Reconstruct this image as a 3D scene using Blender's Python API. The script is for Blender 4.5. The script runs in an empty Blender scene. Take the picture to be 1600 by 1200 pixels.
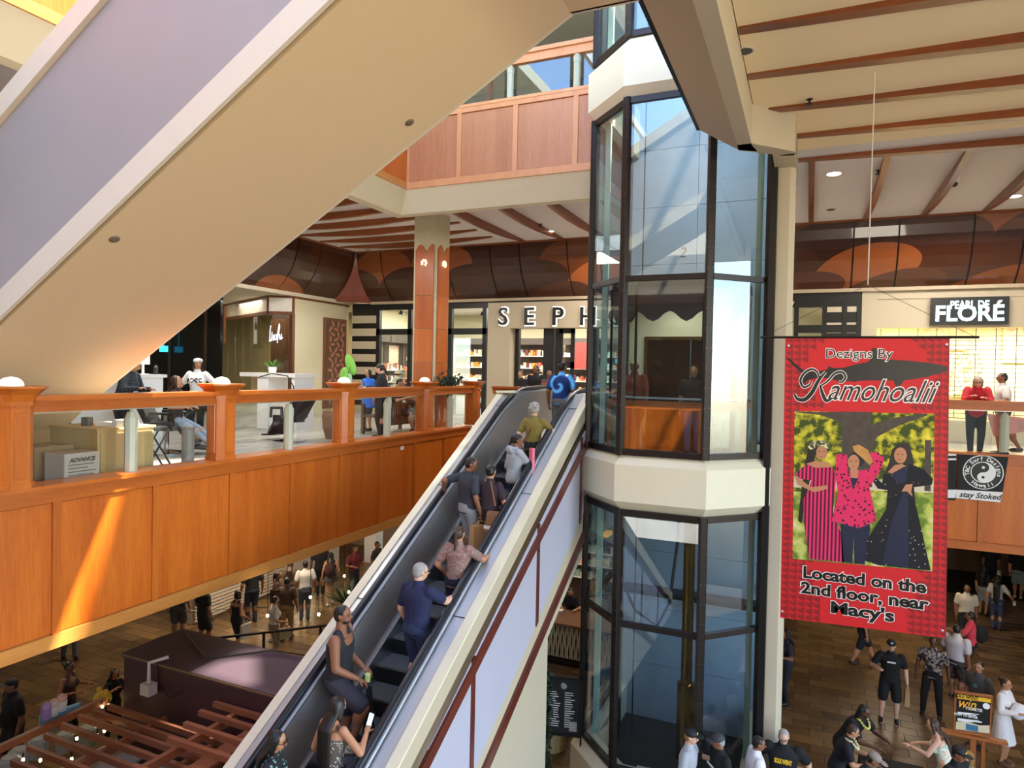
import bpy, bmesh, math, random
import numpy as np
from mathutils import Vector, Matrix
random.seed(7)
SC = bpy.context.scene
COL = SC.collection
R_ = math.radians
T30 = math.tan(R_(29.8))

# ---------------------------------------------------------------- camera, sky, sun, exposure
YAW, PITCH, ROLL, FPX = R_(23.81), R_(-1.04), R_(1.142), 1050.1
def cam_axes():
    cy, sy = math.cos(YAW), math.sin(YAW)
    f = Vector((-sy*math.cos(PITCH), cy*math.cos(PITCH), math.sin(PITCH)))
    r = Vector((cy, sy, 0)); u = r.cross(f)
    cr, sr = math.cos(ROLL), math.sin(ROLL)
    return r*cr + u*sr, u*cr - r*sr, f
AX, AY, AF = cam_axes()
cd = bpy.data.cameras.new('camera'); cam = bpy.data.objects.new('camera', cd); COL.objects.link(cam)
cd.sensor_fit = 'HORIZONTAL'; cd.sensor_width = 36; cd.lens = FPX/1600*36
cd.clip_start = 0.05; cd.clip_end = 300
m = Matrix.Identity(4)
for i in range(3):
    m[i][0], m[i][1], m[i][2] = AX[i], AY[i], -AF[i]
cam.matrix_world = m
SC.camera = cam
def at(x, y, ax, v):
    "the point of the plane  axis = v  seen at a pixel of the 1600 x 1200 photograph"
    d = AX*((x-800)/FPX) + AY*(-(y-600)/FPX) + AF
    return d*(v/d['xyz'.index(ax)])

SUN = Vector((-1, -.75, -2.3)).normalized()       # direction of travel
w = bpy.data.worlds.new('sky'); SC.world = w; w.use_nodes = True
nt = w.node_tree; bg = nt.nodes['Background']
sky = nt.nodes.new('ShaderNodeTexSky'); sky.sky_type = 'NISHITA'; sky.sun_disc = False
sky.dust_density = .3; sky.ozone_density = 3; sky.sun_elevation = math.asin(-SUN.z); sky.sun_rotation = math.atan2(-SUN.x, -SUN.y)
tcw = nt.nodes.new('ShaderNodeTexCoord'); nzw = nt.nodes.new('ShaderNodeTexNoise'); nzw.inputs['Scale'].default_value = 2.2; nzw.inputs['Detail'].default_value = 6
mpw = nt.nodes.new('ShaderNodeMapping'); mpw.inputs['Location'].default_value = (3.1, 1.7, .6)
nt.links.new(tcw.outputs['Generated'], mpw.inputs[0]); nt.links.new(mpw.outputs[0], nzw.inputs['Vector'])
rw = nt.nodes.new('ShaderNodeMapRange'); rw.inputs[1].default_value = .56; rw.inputs[2].default_value = .72; nt.links.new(nzw.outputs['Fac'], rw.inputs[0])
mw = nt.nodes.new('ShaderNodeMix'); mw.data_type = 'RGBA'; mw.inputs['B'].default_value = (4.6, 4.3, 3.9, 1)      # bright broken cloud
nt.links.new(rw.outputs[0], mw.inputs['Factor']); nt.links.new(sky.outputs[0], mw.inputs['A'])
nt.links.new(mw.outputs['Result'], bg.inputs[0]); bg.inputs[1].default_value = 0.8
ld = bpy.data.lights.new('sun', 'SUN'); ld.energy = 17.0; ld.angle = R_(1.4); ld.color = (1, .93, .8)
so = bpy.data.objects.new('sun', ld); COL.objects.link(so); so.rotation_euler = SUN.to_track_quat('-Z', 'Y').to_euler()
so.location = (0, 0, 30)
vs = SC.view_settings; vs.view_transform = 'Standard'; vs.look = 'None'; vs.gamma = 1; vs.use_curve_mapping = False
vs.exposure = 0.95

def area_light(name, loc, size, power, col=(1, .9, .75), rot=(0, 0, 0), sy=None):
    d = bpy.data.lights.new(name, 'AREA'); d.energy = power; d.color = col; d.size = size
    if sy: d.shape = 'RECTANGLE'; d.size_y = sy
    o = bpy.data.objects.new(name, d); COL.objects.link(o); o.location = loc; o.rotation_euler = rot
    return o
area_light('near_ceiling_fill', (3.2, -3.2, -.6), 2.5, 330, (1, .88, .72), (R_(160), 0, 0))      # added fill lamp without a fixture, brightens the near ceiling
# ceiling lamps of the mall (rows of downlights and coves), level 2 and level 1
LW = (1, .93, .84)
for x, y, p in ((-11.5, 9.5, 150), (-11.5, 15, 150), (-5, 17.6, 130), (3, 17, 170), (-17.5, 17.5, 45)):
    area_light('ceiling_lamps_upper', (x, y, 3.5 if x > -16 else 2.2), 2.0, p, LW)
for x, y, p in ((-13.5, 8, 18), (-13.5, 14.5, 90), (-8.5, 19.5, 60), (-4.5, 17.5, 26), (2.5, 22, 40), (4.5, 17.5, 26)):
    area_light('ceiling_lamps_lower', (x, y, -3.75), 1.6, p, (1, .8, .58))

# ---------------------------------------------------------------- materials
def lin(c):
    if isinstance(c, str):
        c = tuple(int(c[i:i+2], 16)/255 for i in (0, 2, 4))
    return tuple(v/12.92 if v <= .04045 else ((v+.055)/1.055)**2.4 for v in c[:3]) + (1,)
MATS = {}
def pbsdf(name):
    m = bpy.data.materials.new(name); m.use_nodes = True
    nt = m.node_tree; return m, nt, nt.nodes['Principled BSDF']
def mat(name, c, rough=.5, metal=0, var=.06, scale=6, bump=0, emit=None, es=0, coat=0, trans=0, alpha=None, stretch=None, spec=None):
    if name in MATS: return MATS[name]
    m, nt, b = pbsdf(name)
    c = lin(c); b.inputs['Roughness'].default_value = rough; b.inputs['Metallic'].default_value = metal
    N = nt.nodes.new; L = nt.links.new
    if var or bump:
        tc = N('ShaderNodeTexCoord'); mp = N('ShaderNodeMapping'); L(tc.outputs['Object'], mp.inputs[0])
        if stretch: mp.inputs['Scale'].default_value = stretch
        nz = N('ShaderNodeTexNoise'); nz.inputs['Scale'].default_value = scale; nz.inputs['Detail'].default_value = 4
        L(mp.outputs[0], nz.inputs['Vector'])
        mx = N('ShaderNodeMix'); mx.data_type = 'RGBA'
        mx.inputs['A'].default_value = tuple(v*(1-var*2) for v in c[:3]) + (1,)
        mx.inputs['B'].default_value = tuple(min(1, v*(1+var*2)) for v in c[:3]) + (1,)
        L(nz.outputs['Fac'], mx.inputs['Factor']); L(mx.outputs['Result'], b.inputs['Base Color'])
        if bump:
            bp = N('ShaderNodeBump'); bp.inputs['Strength'].default_value = bump; bp.inputs['Distance'].default_value = .01
            L(nz.outputs['Fac'], bp.inputs['Height']); L(bp.outputs[0], b.inputs['Normal'])
    else: b.inputs['Base Color'].default_value = c
    if emit: b.inputs['Emission Color'].default_value = lin(emit); b.inputs['Emission Strength'].default_value = es
    if coat: b.inputs['Coat Weight'].default_value = coat
    if trans: b.inputs['Transmission Weight'].default_value = trans
    if spec is not None: b.inputs['Specular IOR Level'].default_value = spec
    MATS[name] = m; return m
def glass(name, tint=(.9, .95, .95), refl=.5, rough=0.0, op=0.0, opc=(.5, .6, .6)):
    "thin pane: fresnel mix of clear and mirror, optional haze"
    if name in MATS: return MATS[name]
    m, nt, b = pbsdf(name); nt.nodes.remove(b)
    N = nt.nodes.new; L = nt.links.new; out = nt.nodes['Material Output']
    t = N('ShaderNodeBsdfTransparent'); t.inputs[0].default_value = (*tint, 1)
    g = N('ShaderNodeBsdfGlossy'); g.inputs['Roughness'].default_value = rough; g.inputs[0].default_value = (1, 1, 1, 1)
    lw = N('ShaderNodeLayerWeight'); lw.inputs[0].default_value = .5
    pw = N('ShaderNodeMath'); pw.operation = 'POWER'; pw.inputs[1].default_value = 4; L(lw.outputs['Facing'], pw.inputs[0])
    sc = N('ShaderNodeMath'); sc.operation = 'MULTIPLY_ADD'; sc.inputs[1].default_value = .6; sc.inputs[2].default_value = refl*.12; L(pw.outputs[0], sc.inputs[0])
    mx = N('ShaderNodeMixShader'); L(sc.outputs[0], mx.inputs[0]); L(t.outputs[0], mx.inputs[1]); L(g.outputs[0], mx.inputs[2])
    last = mx
    if op:
        d = N('ShaderNodeBsdfDiffuse'); d.inputs[0].default_value = (*opc, 1)
        m2 = N('ShaderNodeMixShader'); m2.inputs[0].default_value = op
        L(mx.outputs[0], m2.inputs[1]); L(d.outputs[0], m2.inputs[2]); last = m2
    L(last.outputs[0], out.inputs[0]); MATS[name] = m; return m
def wood(name, c1, c2, rough=.35, axis='z', sc=5, coat=.25):
    if name in MATS: return MATS[name]
    m, nt, b = pbsdf(name); N = nt.nodes.new; L = nt.links.new
    tc = N('ShaderNodeTexCoord'); mp = N('ShaderNodeMapping'); L(tc.outputs['Object'], mp.inputs[0])
    s = {'x': (.12, 1, 1), 'y': (1, .12, 1), 'z': (1, 1, .07)}[axis]; mp.inputs['Scale'].default_value = s
    oi = N('ShaderNodeObjectInfo'); ad = N('ShaderNodeVectorMath'); ad.operation = 'ADD'
    ml = N('ShaderNodeMath'); ml.operation = 'MULTIPLY'; ml.inputs[1].default_value = 37
    L(oi.outputs['Random'], ml.inputs[0]); L(mp.outputs[0], ad.inputs[0]); L(ml.outputs[0], ad.inputs[1])
    n1 = N('ShaderNodeTexNoise'); n1.inputs['Scale'].default_value = sc*5; n1.inputs['Detail'].default_value = 6; n1.inputs['Roughness'].default_value = .65
    n2 = N('ShaderNodeTexNoise'); n2.inputs['Scale'].default_value = sc*.45; n2.inputs['Detail'].default_value = 2
    L(ad.outputs[0], n1.inputs['Vector']); L(ad.outputs[0], n2.inputs['Vector'])
    av = N('ShaderNodeMath'); av.operation = 'ADD'; L(n1.outputs['Fac'], av.inputs[0]); L(n2.outputs['Fac'], av.inputs[1])
    mr = N('ShaderNodeMapRange'); mr.inputs[1].default_value = .7; mr.inputs[2].default_value = 1.3; L(av.outputs[0], mr.inputs[0])
    r2 = N('ShaderNodeMath'); r2.operation = 'MULTIPLY_ADD'; r2.inputs[1].default_value = .35; r2.inputs[2].default_value = -.17
    L(oi.outputs['Random'], r2.inputs[0]); a2 = N('ShaderNodeMath'); a2.operation = 'ADD'; a2.use_clamp = True
    L(mr.outputs[0], a2.inputs[0]); L(r2.outputs[0], a2.inputs[1])
    mx = N('ShaderNodeMix'); mx.data_type = 'RGBA'; mx.inputs['A'].default_value = lin(c1); mx.inputs['B'].default_value = lin(c2)
    L(a2.outputs[0], mx.inputs['Factor']); L(mx.outputs['Result'], b.inputs['Base Color'])
    b.inputs['Roughness'].default_value = rough; b.inputs['Coat Weight'].default_value = coat; b.inputs['Coat Roughness'].default_value = .2
    MATS[name] = m; return m
def emis(name, c, s):
    if name in MATS: return MATS[name]
    m, nt, b = pbsdf(name); nt.nodes.remove(b); e = nt.nodes.new('ShaderNodeEmission'); e.inputs[0].default_value = lin(c); e.inputs[1].default_value = s
    nt.links.new(e.outputs[0], nt.nodes['Material Output'].inputs[0]); MATS[name] = m; return m
def pattern(name, kind, c1, c2, scale=8, thr=.5, rough=.8, c3=None):
    "printed cloth: voronoi / wave / checker / spiral"
    if name in MATS: return MATS[name]
    m, nt, b = pbsdf(name); N = nt.nodes.new; L = nt.links.new; b.inputs['Roughness'].default_value = rough
    tc = N('ShaderNodeTexCoord')
    if kind == 'checker':
        t = N('ShaderNodeTexChecker'); t.inputs['Scale'].default_value = scale; t.inputs[1].default_value = lin(c1); t.inputs[2].default_value = lin(c2)
        L(tc.outputs['Object'], t.inputs[0]); L(t.outputs[0], b.inputs[0]); MATS[name] = m; return m
    if kind in ('floral', 'leaf'):
        t = N('ShaderNodeTexVoronoi'); t.inputs['Scale'].default_value = scale; L(tc.outputs['Object'], t.inputs['Vector']); o = t.outputs['Distance']
        if kind == 'leaf':
            n = N('ShaderNodeTexNoise'); n.inputs['Scale'].default_value = scale; n.inputs['Detail'].default_value = 5; L(tc.outputs['Object'], n.inputs['Vector']); o = n.outputs['Fac']
    elif kind == 'plaid' or kind == 'stripe':
        t = N('ShaderNodeTexWave'); t.inputs['Scale'].default_value = scale; t.bands_direction = 'Z' if kind == 'plaid' else 'X'; L(tc.outputs['Object'], t.inputs[0]); o = t.outputs['Fac']
        if kind == 'plaid':
            t2 = N('ShaderNodeTexWave'); t2.inputs['Scale'].default_value = scale; t2.bands_direction = 'X'; L(tc.outputs['Object'], t2.inputs[0])
            mm = N('ShaderNodeMath'); mm.operation = 'MULTIPLY'; L(o, mm.inputs[0]); L(t2.outputs['Fac'], mm.inputs[1]); o = mm.outputs[0]
    elif kind == 'spiral':
        sp = N('ShaderNodeSeparateXYZ'); L(tc.outputs['Object'], sp.inputs[0])
        zz = N('ShaderNodeMath'); zz.operation = 'SUBTRACT'; zz.inputs[1].default_value = 1.28; L(sp.outputs['Z'], zz.inputs[0])
        an = N('ShaderNodeMath'); an.operation = 'ARCTAN2'; L(zz.outputs[0], an.inputs[0]); L(sp.outputs['X'], an.inputs[1])
        pw = N('ShaderNodeMath'); pw.operation = 'MULTIPLY'; L(sp.outputs['X'], pw.inputs[0]); L(sp.outputs['X'], pw.inputs[1])
        pz = N('ShaderNodeMath'); pz.operation = 'MULTIPLY_ADD'; L(zz.outputs[0], pz.inputs[0]); L(zz.outputs[0], pz.inputs[1]); L(pw.outputs[0], pz.inputs[2])
        rr = N('ShaderNodeMath'); rr.operation = 'SQRT'; L(pz.outputs[0], rr.inputs[0])
        rm = N('ShaderNodeMath'); rm.operation = 'MULTIPLY_ADD'; rm.inputs[1].default_value = scale; L(rr.outputs[0], rm.inputs[0]); L(an.outputs[0], rm.inputs[2])
        sn = N('ShaderNodeMath'); sn.operation = 'SINE'; L(rm.outputs[0], sn.inputs[0])
        o = sn.outputs[0]
    cr = N('ShaderNodeValToRGB'); e = cr.color_ramp.elements
    e[0].position = thr-.06; e[0].color = lin(c1); e[1].position = thr+.06; e[1].color = lin(c2)
    if kind == 'spiral': e[0].position = 0; e[1].position = .8
    if c3: k = e.new(min(.98, thr+.2)); k.color = lin(c3)
    L(o, cr.inputs[0]); L(cr.outputs[0], b.inputs[0]); MATS[name] = m; return m

# ---------------------------------------------------------------- mesh helpers
def setp(o, label=None, cat=None, group=None, kind=None):
    if label: o['label'] = label
    if cat: o['category'] = cat
    if group: o['group'] = group
    if kind: o['kind'] = kind
    return o
def empty(name, loc, label=None, cat=None, group=None, kind=None, rz=0):
    o = bpy.data.objects.new(name, None); COL.objects.link(o); o.location = loc; o.rotation_euler = (0, 0, rz); o.empty_display_size = .1
    return setp(o, label, cat, group, kind)
class MB:
    "collects shapes in world coordinates (or the local ones of a parent) and links them as one mesh object"
    def __init__(s): s.v = []; s.f = []; s.mi = []; s.cur = 0
    def add(s, v, f):
        n = len(s.v); s.v += [tuple(p) for p in v]; s.f += [tuple(i+n for i in q) for q in f]; s.mi += [s.cur]*len(f); return s
    def box(s, a, b):
        (x0, y0, z0), (x1, y1, z1) = [min(p, q) for p, q in zip(a, b)], [max(p, q) for p, q in zip(a, b)]
        v = [(x0,y0,z0),(x1,y0,z0),(x1,y1,z0),(x0,y1,z0),(x0,y0,z1),(x1,y0,z1),(x1,y1,z1),(x0,y1,z1)]
        return s.add(v, [(3,2,1,0),(4,5,6,7),(0,1,5,4),(1,2,6,5),(2,3,7,6),(3,0,4,7)])
    def cbox(s, c, sx, sy, sz, rz=0, bev=0):
        "box centred at c; a small bevel on the upright edges"
        ca, sa = math.cos(rz), math.sin(rz)
        hx, hy = sx/2, sy/2; k = min(bev, hx*.9, hy*.9)
        P = [(-hx+k,-hy),(hx-k,-hy),(hx,-hy+k),(hx,hy-k),(hx-k,hy),(-hx+k,hy),(-hx,hy-k),(-hx,-hy+k)] if k else [(-hx,-hy),(hx,-hy),(hx,hy),(-hx,hy)]
        P = [(c[0]+x*ca-y*sa, c[1]+x*sa+y*ca) for x, y in P]
        return s.prism(P, c[2]-sz/2, c[2]+sz/2)
    def prism(s, P, z0, z1):
        n = len(P); v = [(x, y, z0) for x, y in P] + [(x, y, z1) for x, y in P]
        return s.add(v, [tuple(range(n-1, -1, -1)), tuple(range(n, 2*n))] + [(i, (i+1) % n, n+(i+1) % n, n+i) for i in range(n)])
    def ext(s, P, axis, a, b):
        "polygon P in the two other axes (in xyz order) extruded along axis"
        k = 'xyz'.index(axis); n = len(P)
        def mk(p, t): q = list(p); q.insert(k, t); return tuple(q)
        v = [mk(p, a) for p in P] + [mk(p, b) for p in P]
        return s.add(v, [tuple(range(n-1, -1, -1)), tuple(range(n, 2*n))] + [(i, (i+1) % n, n+(i+1) % n, n+i) for i in range(n)])
    def hull(s, A, B):
        "two polygons of the same count joined into a solid"
        n = len(A)
        return s.add(list(A)+list(B), [tuple(range(n-1, -1, -1)), tuple(range(n, 2*n))] + [(i, (i+1) % n, n+(i+1) % n, n+i) for i in range(n)])
    def tube(s, pts, r, n=8, cap=True):
        pts = [Vector(p) for p in pts]; rs = r if isinstance(r, (list, tuple)) else [r]*len(pts)
        v = []; f = []; up = None
        for i, p in enumerate(pts):
            d = (pts[min(i+1, len(pts)-1)]-pts[max(i-1, 0)]).normalized()
            if up is None: up = d.orthogonal().normalized()
            a = (up - d*up.dot(d))
            a = a.normalized() if a.length > 1e-6 else d.orthogonal().normalized(); up = a; b = d.cross(a)
            for k in range(n):
                t = 2*math.pi*k/n; v.append(p+(a*math.cos(t)+b*math.sin(t))*rs[i])
        for i in range(len(pts)-1):
            for k in range(n): f.append((i*n+k, i*n+(k+1) % n, (i+1)*n+(k+1) % n, (i+1)*n+k))
        if cap: f += [tuple(range(n-1, -1, -1)), tuple((len(pts)-1)*n+k for k in range(n))]
        return s.add(v, f)
    def bar(s, p, q, w, h, up=(0, 0, 1)):
        p, q = Vector(p), Vector(q); d = (q-p).normalized(); up = Vector(up); sd = d.cross(up).normalized(); u = sd.cross(d)
        A = [p+sd*a*w/2+u*b*h/2 for a, b in ((-1,-1),(1,-1),(1,1),(-1,1))]; B = [x+(q-p) for x in A]
        return s.hull(A, B)
    def lathe(s, c, prof, n=16):
        v = []; f = []
        for r, z in prof:
            for k in range(n): t = 2*math.pi*k/n; v.append((c[0]+r*math.cos(t), c[1]+r*math.sin(t), c[2]+z))
        for i in range(len(prof)-1):
            for k in range(n): f.append((i*n+k, i*n+(k+1) % n, (i+1)*n+(k+1) % n, (i+1)*n+k))
        f += [tuple(range(n-1, -1, -1)), tuple((len(prof)-1)*n+k for k in range(n))]
        return s.add(v, f)
    def ell(s, c, rx, ry, rz, n=12, m=8, M=None):
        v = []; f = []
        for i in range(1, m):
            p = math.pi*i/m
            for k in range(n):
                t = 2*math.pi*k/n; q = Vector((rx*math.sin(p)*math.cos(t), ry*math.sin(p)*math.sin(t), -rz*math.cos(p)))
                if M: q = M @ q
                v.append(Vector(c)+q)
        b, tp = len(v), len(v)+1
        q0, q1 = Vector((0, 0, -rz)), Vector((0, 0, rz))
        if M: q0, q1 = M @ q0, M @ q1
        v += [Vector(c)+q0, Vector(c)+q1]
        for i in range(m-2):
            for k in range(n): f.append((i*n+k, i*n+(k+1) % n, (i+1)*n+(k+1) % n, (i+1)*n+k))
        for k in range(n): f += [(b, (k+1) % n, k), (tp, (m-2)*n+k, (m-2)*n+(k+1) % n)]
        return s.add(v, f)
    def quad(s, a, b, c, d): return s.add([a, b, c, d], [(0, 1, 2, 3)])
    def build(s, name, ms, parent=None, org=None, smooth=False, local=False, auto=None):
        ms = ms if isinstance(ms, (list, tuple)) else [ms]
        if parent is not None and not local:
            M = world(parent).inverted(); vv = [tuple(M @ Vector(p)) for p in s.v]
        elif parent is None:
            if org is None:
                a = np.array(s.v); lo, hi = a.min(0), a.max(0); org = ((lo[0]+hi[0])/2, (lo[1]+hi[1])/2, lo[2])
            vv = [(p[0]-org[0], p[1]-org[1], p[2]-org[2]) for p in s.v]
        else: vv = s.v
        me = bpy.data.meshes.new(name); me.from_pydata([tuple(p) for p in vv], [], s.f)
        for x in ms: me.materials.append(x)
        if len(ms) > 1: me.polygons.foreach_set('material_index', s.mi)
        if smooth: me.polygons.foreach_set('use_smooth', [True]*len(me.polygons))
        me.update()
        o = bpy.data.objects.new(name, me); COL.objects.link(o)
        if parent is not None: o.parent = parent
        else: o.location = org
        if auto: 
            me.set_sharp_from_angle(angle=R_(auto)) if hasattr(me, 'set_sharp_from_angle') else None
        return o
def world(o):
    M = Matrix.LocRotScale(o.location, o.rotation_euler, o.scale)
    return world(o.parent) @ M if o.parent else M
def struct(name, mb, m, **k):
    return setp(mb.build(name, m, **k), kind='structure')
def copy_tree(o, loc=None, rz=None, label=None, parent=None):
    c = o.copy(); COL.objects.link(c)
    if parent is not None: c.parent = parent
    if loc is not None: c.location = loc
    if rz is not None: c.rotation_euler = (0, 0, rz)
    if label: c['label'] = label
    for ch in list(o.children): copy_tree(ch, parent=c)
    return c
def dup(o, parent=None, loc=None):
    c = o.copy(); COL.objects.link(c)
    if parent is not None: c.parent = parent
    if loc is not None: c.location = loc
    return c
def text_mb(body, size=1, bold=0.0, shear=0.0, ext=.0, space=1.0, align='CENTER', res=3):
    "lettering as plain geometry in the xy plane, centred"
    cu = bpy.data.curves.new('t', 'FONT'); cu.body = body; cu.size = size; cu.offset = bold; cu.shear = shear
    cu.extrude = ext; cu.align_x = align; cu.align_y = 'CENTER'; cu.space_character = space; cu.resolution_u = res
    o = bpy.data.objects.new('t', cu); COL.objects.link(o)
    me = bpy.data.meshes.new_from_object(o.evaluated_get(bpy.context.evaluated_depsgraph_get()))
    v = [p.co.copy() for p in me.vertices]; f = [tuple(p.vertices) for p in me.polygons]
    bpy.data.objects.remove(o); bpy.data.curves.remove(cu); bpy.data.meshes.remove(me)
    return v, f
def put_text(mb, body, org, xdir, zdir, size, fitw=None, **k):
    "writes body with its centre at org, letters running along xdir and standing along zdir"
    v, f = text_mb(body, size, **k); xd, zd = Vector(xdir).normalized(), Vector(zdir).normalized(); nd = xd.cross(zd)
    if not v: return mb
    wd = max(p.x for p in v)-min(p.x for p in v); cx = (max(p.x for p in v)+min(p.x for p in v))/2
    s = fitw/wd if fitw else 1
    mb.add([Vector(org)+xd*(p.x-cx)*s+zd*p.y+nd*p.z for p in v], f); return mb
# ================================================================ the building
Z1, Z2, Z3, ZC = -7.4, -1.55, 5.3, 4.0
FX, FY = -8.2, 16.2            # edges of the level 2 floor round the well
ORANGE = wood('orange_veneer', 'aa4e0a', 'cd6c1c', sc=9)
ORANGE_F = wood('orange_frame', 'aa5210', 'c96c20', sc=9)
ORANGE_X = wood('orange_rail_x', 'aa5414', 'c66a22', axis='x', sc=9)
ORANGE_Y = wood('orange_rail_y', 'aa5414', 'c66a22', axis='y', sc=9)
UPPER = wood('skylit_veneer', 'a8693f', 'c0835a', sc=8, rough=.5)  # same orange veneer, its skylit paleness put into the colours here and below
UPPER_F = wood('skylit_frame', 'c98652', 'd89a66', sc=8, rough=.5)
RIBW = wood('rib_wood', '6e3514', '95501f', axis='x', sc=4, rough=.4)
RIBY = wood('rib_wood_y', '6e3514', '95501f', axis='y', sc=4, rough=.4)
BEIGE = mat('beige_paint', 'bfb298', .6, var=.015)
CREAM = mat('cream_paint', 'e3dbbd', .5, var=.015)
CEIL = mat('ceiling_paint', 'd6cecb', .9, var=.02, scale=60, bump=.05)
LAV = mat('lavender_paint', 'b3b2c0', .6, var=.02, scale=2)
MAROON = wood('maroon_trim', '56231a', '6b3021', axis='y', sc=5, rough=.3)
BLACK = mat('black_paint', '141312', .4, var=0)
DARKM = mat('bronze_metal', '2b2523', .35, metal=.5, var=.05)
STEEL = mat('brushed_steel', 'c3c8cc', .4, metal=.65, var=.05, scale=30, stretch=(1, .05, .05))
STEELD = mat('balustrade_steel', 'aaa7a3', .38, metal=.6, var=.06, scale=8)
RUBBER = mat('black_rubber', '15171c', .35, var=.03)
WHITE = mat('white_paint', 'eceae6', .5, var=.01)
GREYP = mat('sage_metal', 'b4b69f', .45, var=.02)
CONC = mat('shaft_concrete', '9dabb8', .8, var=.06, scale=3)
PANE = glass('clear_pane', (.93, .96, .95), .35)
SHOPG = glass('shop_pane', (.9, .93, .92), .4)
ELEVG = glass('elevator_pane', (.84, .9, .92), .6)

# ---- floors: level 1 slab with separate wood-look tiles
fl = struct('floor', MB().box((-27, -8, Z1-.4), (12, 32, Z1-.012)), mat('tile_grout', '2a221b', .8))
def tilemat():
    m, nt, b = pbsdf('brown_floor_tile'); N = nt.nodes.new; L = nt.links.new
    g = N('ShaderNodeNewGeometry'); oi = N('ShaderNodeObjectInfo'); ad = N('ShaderNodeMath'); ad.operation = 'ADD'
    L(g.outputs['Random Per Island'], ad.inputs[0]); L(oi.outputs['Random'], ad.inputs[1])
    fr = N('ShaderNodeMath'); fr.operation = 'FRACT'; L(ad.outputs[0], fr.inputs[0])
    cr = N('ShaderNodeValToRGB'); e = cr.color_ramp.elements
    e[0].color = lin('6a5138'); e[1].color = lin('9a7850'); k = e.new(.4); k.color = lin('7d6242'); k = e.new(.7); k.color = lin('8d7049')
    L(fr.outputs[0], cr.inputs[0])
    nz = N('ShaderNodeTexNoise'); nz.inputs['Scale'].default_value = 7; nz.inputs['Detail'].default_value = 5
    L(g.outputs['Position'], nz.inputs['Vector'])
    mx = N('ShaderNodeMix'); mx.data_type = 'RGBA'; mx.blend_type = 'MULTIPLY'; mx.inputs['Factor'].default_value = .55
    L(cr.outputs[0], mx.inputs['A']); L(nz.outputs['Fac'], mx.inputs['B']); L(mx.outputs['Result'], b.inputs[0])
    b.inputs['Roughness'].default_value = .3; return m
TILE = tilemat()
TL, TW, TH = .60, .32, .012
tile_me = None
rest = MB(); n = 0
for j in range(-10, 80):
    y0 = 2 + j*TW
    for i in range(-45, 20):
        x0 = i*TL + (.2 if j % 2 else .47)
        near = -.5 < x0 < 5.2 and 13.9 < y0 < 22.5
        rr = random.uniform(-.02, 0)
        if near and n < 300:
            if tile_me is None:
                o = MB().add(*(lambda b: (b.v, b.f))(MB().hull([(-TL/2+.004, -TW/2+.004, 0), (TL/2-.004, -TW/2+.004, 0), (TL/2-.004, TW/2-.004, 0), (-TL/2+.004, TW/2-.004, 0)],
                        [(-TL/2+.007, -TW/2+.007, TH), (TL/2-.007, -TW/2+.007, TH), (TL/2-.007, TW/2-.007, TH), (-TL/2+.007, TW/2-.007, TH)]))).build('tile', TILE, fl, local=True)
                tile_me = o
            else: o = dup(tile_me)
            o.location = Vector((x0+TL/2, y0+TW/2, Z1-TH-.0005+rr*.05)) - fl.location; n += 1
        elif (-21 < x0 < -6 and 2 < y0 < 24) or (-.6 < x0 < 10 and y0 > 11) or (-6 < x0 < 0 and y0 > 10):
            rest.hull([(x0+.004, y0+.004, Z1-.013), (x0+TL-.004, y0+.004, Z1-.013), (x0+TL-.004, y0+TW-.004, Z1-.013), (x0+.004, y0+TW-.004, Z1-.013)],
                      [(x0+.007, y0+.007, Z1), (x0+TL-.007, y0+.007, Z1), (x0+TL-.007, y0+TW-.007, Z1), (x0+.007, y0+TW-.007, Z1)])
o = rest.build('tiles', TILE, fl); o['kind'] = 'stuff'

# ---- level 2 floor slabs
def slabs(name, rects, z0, z1, m):
    b = MB()
    for x0, y0, x1, y1 in rects: b.box((x0, y0, z0), (x1, y1, z1))
    return struct(name, b, m)
f2 = slabs('floor_upper', [(-27, -8, FX-.12, 32), (FX-.12, FY+.12, -4.05, 32), (-.3, FY+.12, 12, 32), (-4.05, 14.9, -.3, 32), (-1.6, -8, 8, .2)], -3.3, Z2-.006, mat('level_two_slab', '8d8a85', .8))
pk = MB(); 
for i in range(-60, 0):
    x0 = FX-.15+i*.2
    for j in range(0, 17):
        y0 = 2.5+j*1.2+(i*.37 % 1.2)
        pk.box((x0+.003, y0+.003, Z2-.006), (x0+.197, y0+1.197, Z2))
for i in range(0, 60):
    x0 = FX-.1+i*.3
    for j in range(0, 8):
        y0 = FY+.2+j*.9+(i*.37 % .45)
        if not (-4.1 < x0+.3 and x0 < -.2 and y0 < 16): pk.box((x0+.003, y0+.003, Z2-.006), (x0+.297, y0+.897, Z2))
def plankmat():
    m, nt, b = pbsdf('grey_plank'); N = nt.nodes.new; L = nt.links.new
    g = N('ShaderNodeNewGeometry'); cr = N('ShaderNodeValToRGB'); e = cr.color_ramp.elements
    e[0].color = lin('8f8a83'); e[1].color = lin('b3aca1'); L(g.outputs['Random Per Island'], cr.inputs[0]); L(cr.outputs[0], b.inputs[0])
    b.inputs['Roughness'].default_value = .35; return m
o = pk.build('planks', plankmat(), f2); o['kind'] = 'stuff'

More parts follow.
